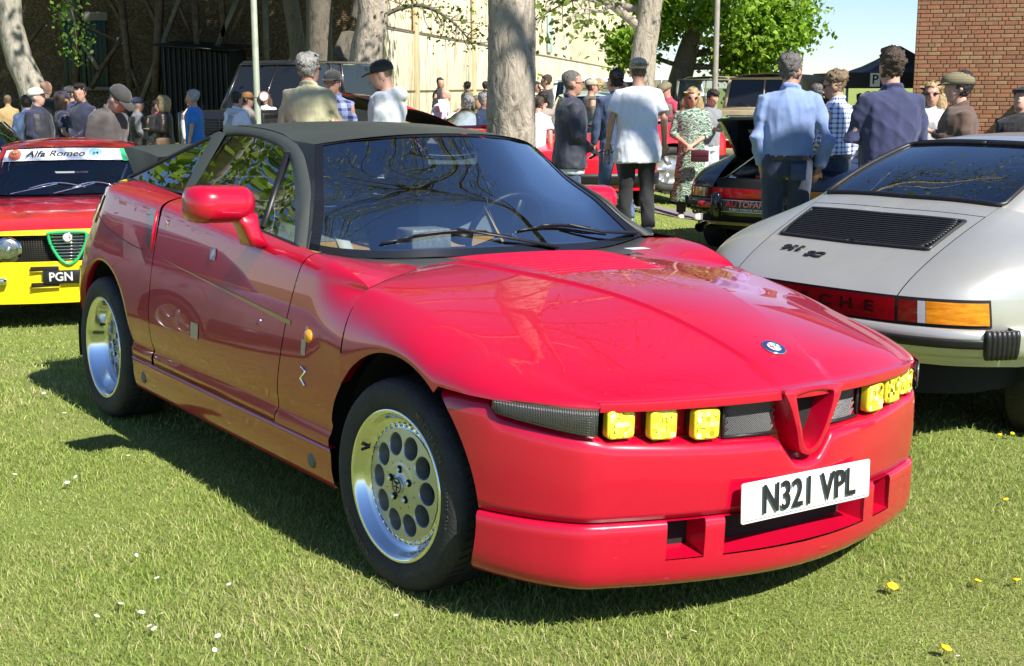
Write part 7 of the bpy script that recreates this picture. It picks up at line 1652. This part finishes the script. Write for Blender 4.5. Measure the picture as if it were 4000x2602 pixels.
sg=ob('number_sign',box((kx(292),-.12,kz(95)),(kx(303)-kx(281),.04,kz(87)-kz(103)),.01),None,mat('sign_white',(.62,.62,.58),.6),HB); text('sign_text','79',.20,mat('sign_black',(.02,.02,.02),.6),sg,mat_axes((kx(292),-.145,kz(95)),(1,0,0),(0,0,1)),.003,bold=.006)
rust=mat('rusty_steel',(.16,.10,.055),.75,noise=.5,nscale=6,col2=(.05,.035,.025)); pale=mat('pale_steel',(.20,.18,.13),.7,noise=.4,nscale=5)
def brace(x0_,y0_,x1_,y1_,w=.16,m=rust,dy=-1.2): ob('brace',bar((kx(x0_),dy,kz(y0_)),(kx(x1_),dy,kz(y1_)),w,w*.6),None,m,HB)
for q in ((205,200,222,0,.3,rust),(330,205,318,0,.28,rust),(222,95,262,165,.2,pale),(262,165,318,88,.18,rust),(240,205,262,165,.2,rust),(318,130,345,200,.16,pale),(385,215,405,0,.34,rust),(345,250,425,60,.22,pale),(425,60,450,0,.2,pale),(370,0,410,95,.18,rust),(410,95,470,225,.2,pale),(395,240,445,170,.22,rust),(485,200,482,0,.28,rust),(525,120,580,0,.24,pale),(545,90,542,0,.24,rust),(440,0,475,95,.14,rust),(470,130,500,60,.16,rust),(230,60,300,95,.14,rust),(290,0,318,60,.16,rust),(100,110,140,60,.14,rust),(638,150,640,0,.26,pale),(600,0,560,85,.16,rust)): brace(q[0],q[1],q[2],q[3],q[4],q[5])
# corrugated lean-to
cs=empty('tin_shed',(kx(425)+hx0,Yh-2.6,-.3),0,'black corrugated iron shed leaning against the brick hangar','shed'); wv=[]
Lc=kx(575)-kx(425)
for x in np.linspace(0,Lc,160): wv.append([A((x,.05*math.sin(x*2*math.pi/.16),z)) for z in (0,kz(112)-x*.12)])
blk=mat('tin_black',(.018,.019,.020),.35,metal=.3,noise=.4,nscale=2); ob('tin_wall',grid(wv),None,blk,cs); ob('tin_roof',([(-.2,-.25,kz(110)),(Lc+.2,-.25,kz(122)),(Lc+.2,2.6,kz(105)),(-.2,2.6,kz(95))],[[0,1,2,3]]),None,blk,cs,solid=.04); ob('tin_side',grid([[A((Lc,y,0)),A((Lc,y,kz(118)))] for y in np.linspace(0,2.6,5)]),None,blk,cs)
# cream corrugated hangar running away to the right
def creammat():
    m=bpy.data.materials.new('cream_tin'); m.use_nodes=True; nt=m.node_tree; p=nt.nodes['Principled BSDF']; N=nt.nodes.new; L=nt.links.new; tc=N('ShaderNodeTexCoord')
    mp=N('ShaderNodeMapping'); mp.inputs['Scale'].default_value=(6,6,.55); L(tc.outputs['Object'],mp.inputs[0]); n=N('ShaderNodeTexNoise'); n.inputs['Scale'].default_value=1.3; n.inputs['Detail'].default_value=9; n.inputs['Roughness'].default_value=.75; L(mp.outputs[0],n.inputs[0])
    r=N('ShaderNodeValToRGB'); e=r.color_ramp.elements; e[0].position=.39; e[0].color=(.20,.11,.045,1); e[1].position=.49; e[1].color=(.66,.57,.40,1); k=e.new(.75); k.color=(.74,.66,.50,1); L(n.outputs[0],r.inputs[0]); L(r.outputs[0],p.inputs['Base Color']); p.inputs['Roughness'].default_value=.75; return m
cm=creammat(); ang=math.atan2(1,.152); y0=44.3; x0_=-11.2+.152*y0
CH=empty('cream_hangar',(x0_,y0,-.3),ang,'tall cream corrugated hangar streaked with rust running away behind the trees','building'); Lw=170
rows=[[A((x,-.016*math.sin(x*2*math.pi/.15) if x<60 else 0,z)) for z in (3.74,8,15)] for x in np.concatenate([np.arange(0,60,.0375),[90,Lw]])]; ob('corrugated_upper',grid(rows),None,cm,CH)
kx2=0
for i in range(14):
    x=kx2; w=12 if i else 5; kx2+=w; ob('lower_panel',box((x+w/2,-.06,1.85),(w-.006,.06,3.7),.002),None,cm,CH)
    if i<3: ob('post',box((x+.2,-.14,7.5),(.40,.16,15),.02),None,mat('cream_post',(.62,.52,.33),.7,noise=.3,nscale=2,stretch=(4,4,.5)),CH)
ob('flashing',bar((0,-.10,3.74),(Lw,-.10,3.74),.10,.05),None,mat('rust_flash',(.25,.14,.06),.8,noise=.5,nscale=8),CH); ob('flashing',bar((0,-.10,1.6),(Lw,-.10,1.6),.08,.04),None,mat('rust_flash',(.25,.14,.06),.8),CH)
for x_,z_ in ((23,7.6),(46,5.2)): ob('window_panel',box((x_,-.1,z_),(2.2,.06,2.4),.01),None,mat('pane_blue',(.42,.52,.56),.3),CH)
ob('hangar_roof',box((Lw/2,7,15.1),(Lw,15,.2)),None,mat('roof_dark',(.05,.05,.05),.8),CH,smooth=False)
# gazebo
gz_=float(zg(8,27)); gx0=XatY(1965,27); GZ=empty('gazebo',(gx0+1.5,28.5,gz_),0,'black pop-up gazebo with white logo beside the brick building','gazebo'); bk=mat('gazebo_black',(.014,.013,.017),.6,noise=.2); ze=1.98
pk=A((0,0,2.55)); cs_=[A((-1.5,-1.5,ze)),A((1.5,-1.5,ze)),A((1.5,1.5,ze)),A((-1.5,1.5,ze))]
for i in range(4):
    a_,b_=cs_[i],cs_[(i+1)%4]; rows=[]
    for t in np.linspace(0,1,8): rows.append([(a_*(1-u)+b_*u)*(1-t)+pk*t+A((0,0,-.22*math.sin(math.pi*t)*(1-.3*t))) for u in np.linspace(0,1,8)])
    ob('canopy_panel',grid(rows),None,bk,GZ); ob('valance',grid([[a_*(1-u)+b_*u,a_*(1-u)+b_*u+A((0,0,-.32))] for u in np.linspace(0,1,6)]),None,bk,GZ)
    ob('leg',bar(a_*A((.98,.98,0)),a_*A((.98,.98,1)),.045),None,mat('leg_grey',(.25,.25,.25),.5,metal=.6),GZ)
lg=ob('logo_panel',box((-.92,-1.508,ze-.15),(.20,.006,.27),.0),None,M_white,GZ,smooth=False); text('logo_letter','P',.26,bk,lg,mat_axes((-.92,-1.515,ze-.15),(1,0,0),(0,0,1)),.002,bold=.004)
for q,(w,zz) in enumerate(((.30,.06),(.18,.0),(.15,-.06))): ob('logo_line',box((-.78+w/2,-1.508,ze-.15+zz),(w,.006,.03)),None,M_white,GZ,smooth=False)
# posts
def post(name,label,dx,Y,r,h,m,sign=False):
    X=XatY(dx,Y); g=float(zg(X,Y)); e=empty(name,(X,Y,g),0,label,'post'); ob('shaft',tube([(0,0,-.1),(0,0,.9),(0,0,.95),(0,0,h)],[r*1.3,r*1.3,r,r*.8],16),None,m,e); ob('collar',disc((0,0,.90),(0,0,1),r*1.5,16,.05),None,m,e)
    if h>5: ob('lamp_arm',tube([(0,0,h),(.2,-.1,h+.25),(.9,-.4,h+.35)],r*.6,8),None,m,e); ob('lamp_head',box((1.2,-.5,h+.35),(.6,.25,.12),.04),None,M_white,e)
    if sign:
        s=ob('round_sign',disc((.13,-.09,1.55),(0,-1,0),.09,24,.012),None,mat('sign_red',(.30,.10,.08),.5),e); ob('sign_face',disc((.13,-.103,1.55),(0,-1,0),.068,24,.004),None,M_white,s); ob('sign_bracket',bar((0,0,1.55),(.13,-.08,1.55),.03,.02),None,m,e)
pg=mat('post_grey_green',(.30,.33,.24),.6,noise=.3,nscale=5); post('lamp_post','pale grey green lamp post rising behind the red rally saloon',598,22,.055,7,pg,True); post('flag_pole','slim bare pole standing before the bright green tree',1661,34,.075,9,mat('pole_wood',(.25,.23,.18),.7,noise=.3)); 
# bicycle against the brick wall
bx=XatY(2300,13.5); g=float(zg(bx,13.5)); BK=empty('bicycle',(bx,13.5,g),R(20),'silver bicycle leaning near the brick wall beyond the flat cap man','bicycle')
for sx in (-.52,.52):
    w=ob('bicycle_wheel',tube([(sx+.34*math.cos(t),0,.36+.34*math.sin(t)) for t in np.linspace(0,2*np.pi,33)],.016,8,cap=False),None,M_rubber,BK); ob('wheel_rim',tube([(sx+.32*math.cos(t),0,.36+.32*math.sin(t)) for t in np.linspace(0,2*np.pi,33)],.008,6,cap=False),None,M_chrome,w)
    ob('spokes',merge(*[tube([(sx,0,.36),(sx+.32*math.cos(t),0,.36+.32*math.sin(t))],.0015,4) for t in np.arange(16)*.3927]),None,M_chrome,w)
ob('bicycle_frame',merge(*[tube(p,.016,8) for p in ([(-.52,0,.36),(-.15,0,.85)],[(-.15,0,.85),(-.02,0,.33)],[(-.02,0,.33),(.38,0,.84)],[(-.15,0,.84),(.36,0,.90)],[(-.52,0,.36),(-.02,0,.33)],[(.36,0,.98),(.40,0,.75),(.52,0,.36)])]),None,M_chrome,BK)
ob('handlebar',tube([(.30,.28,1.04),(.40,.2,1.06),(.38,0,1.02),(.40,-.2,1.06),(.30,-.28,1.04)],.013,8),None,M_chrome,BK); ob('saddle',loft([ell((-.17+x,0,z),.13*s,.07*s) for x,z,s in ((0,.90,.8),(0,.93,1),(0,.955,.7))]),None,M_black,BK); ob('carrier_rack',merge(*[tube(p,.01,6) for p in ([(-.85,.07,.80),(-.25,.07,.82)],[(-.85,-.07,.80),(-.25,-.07,.82)],[(-.85,.07,.80),(-.85,-.07,.80)],[(-.7,.07,.80),(-.52,.03,.36)])]),None,M_chrome,BK)
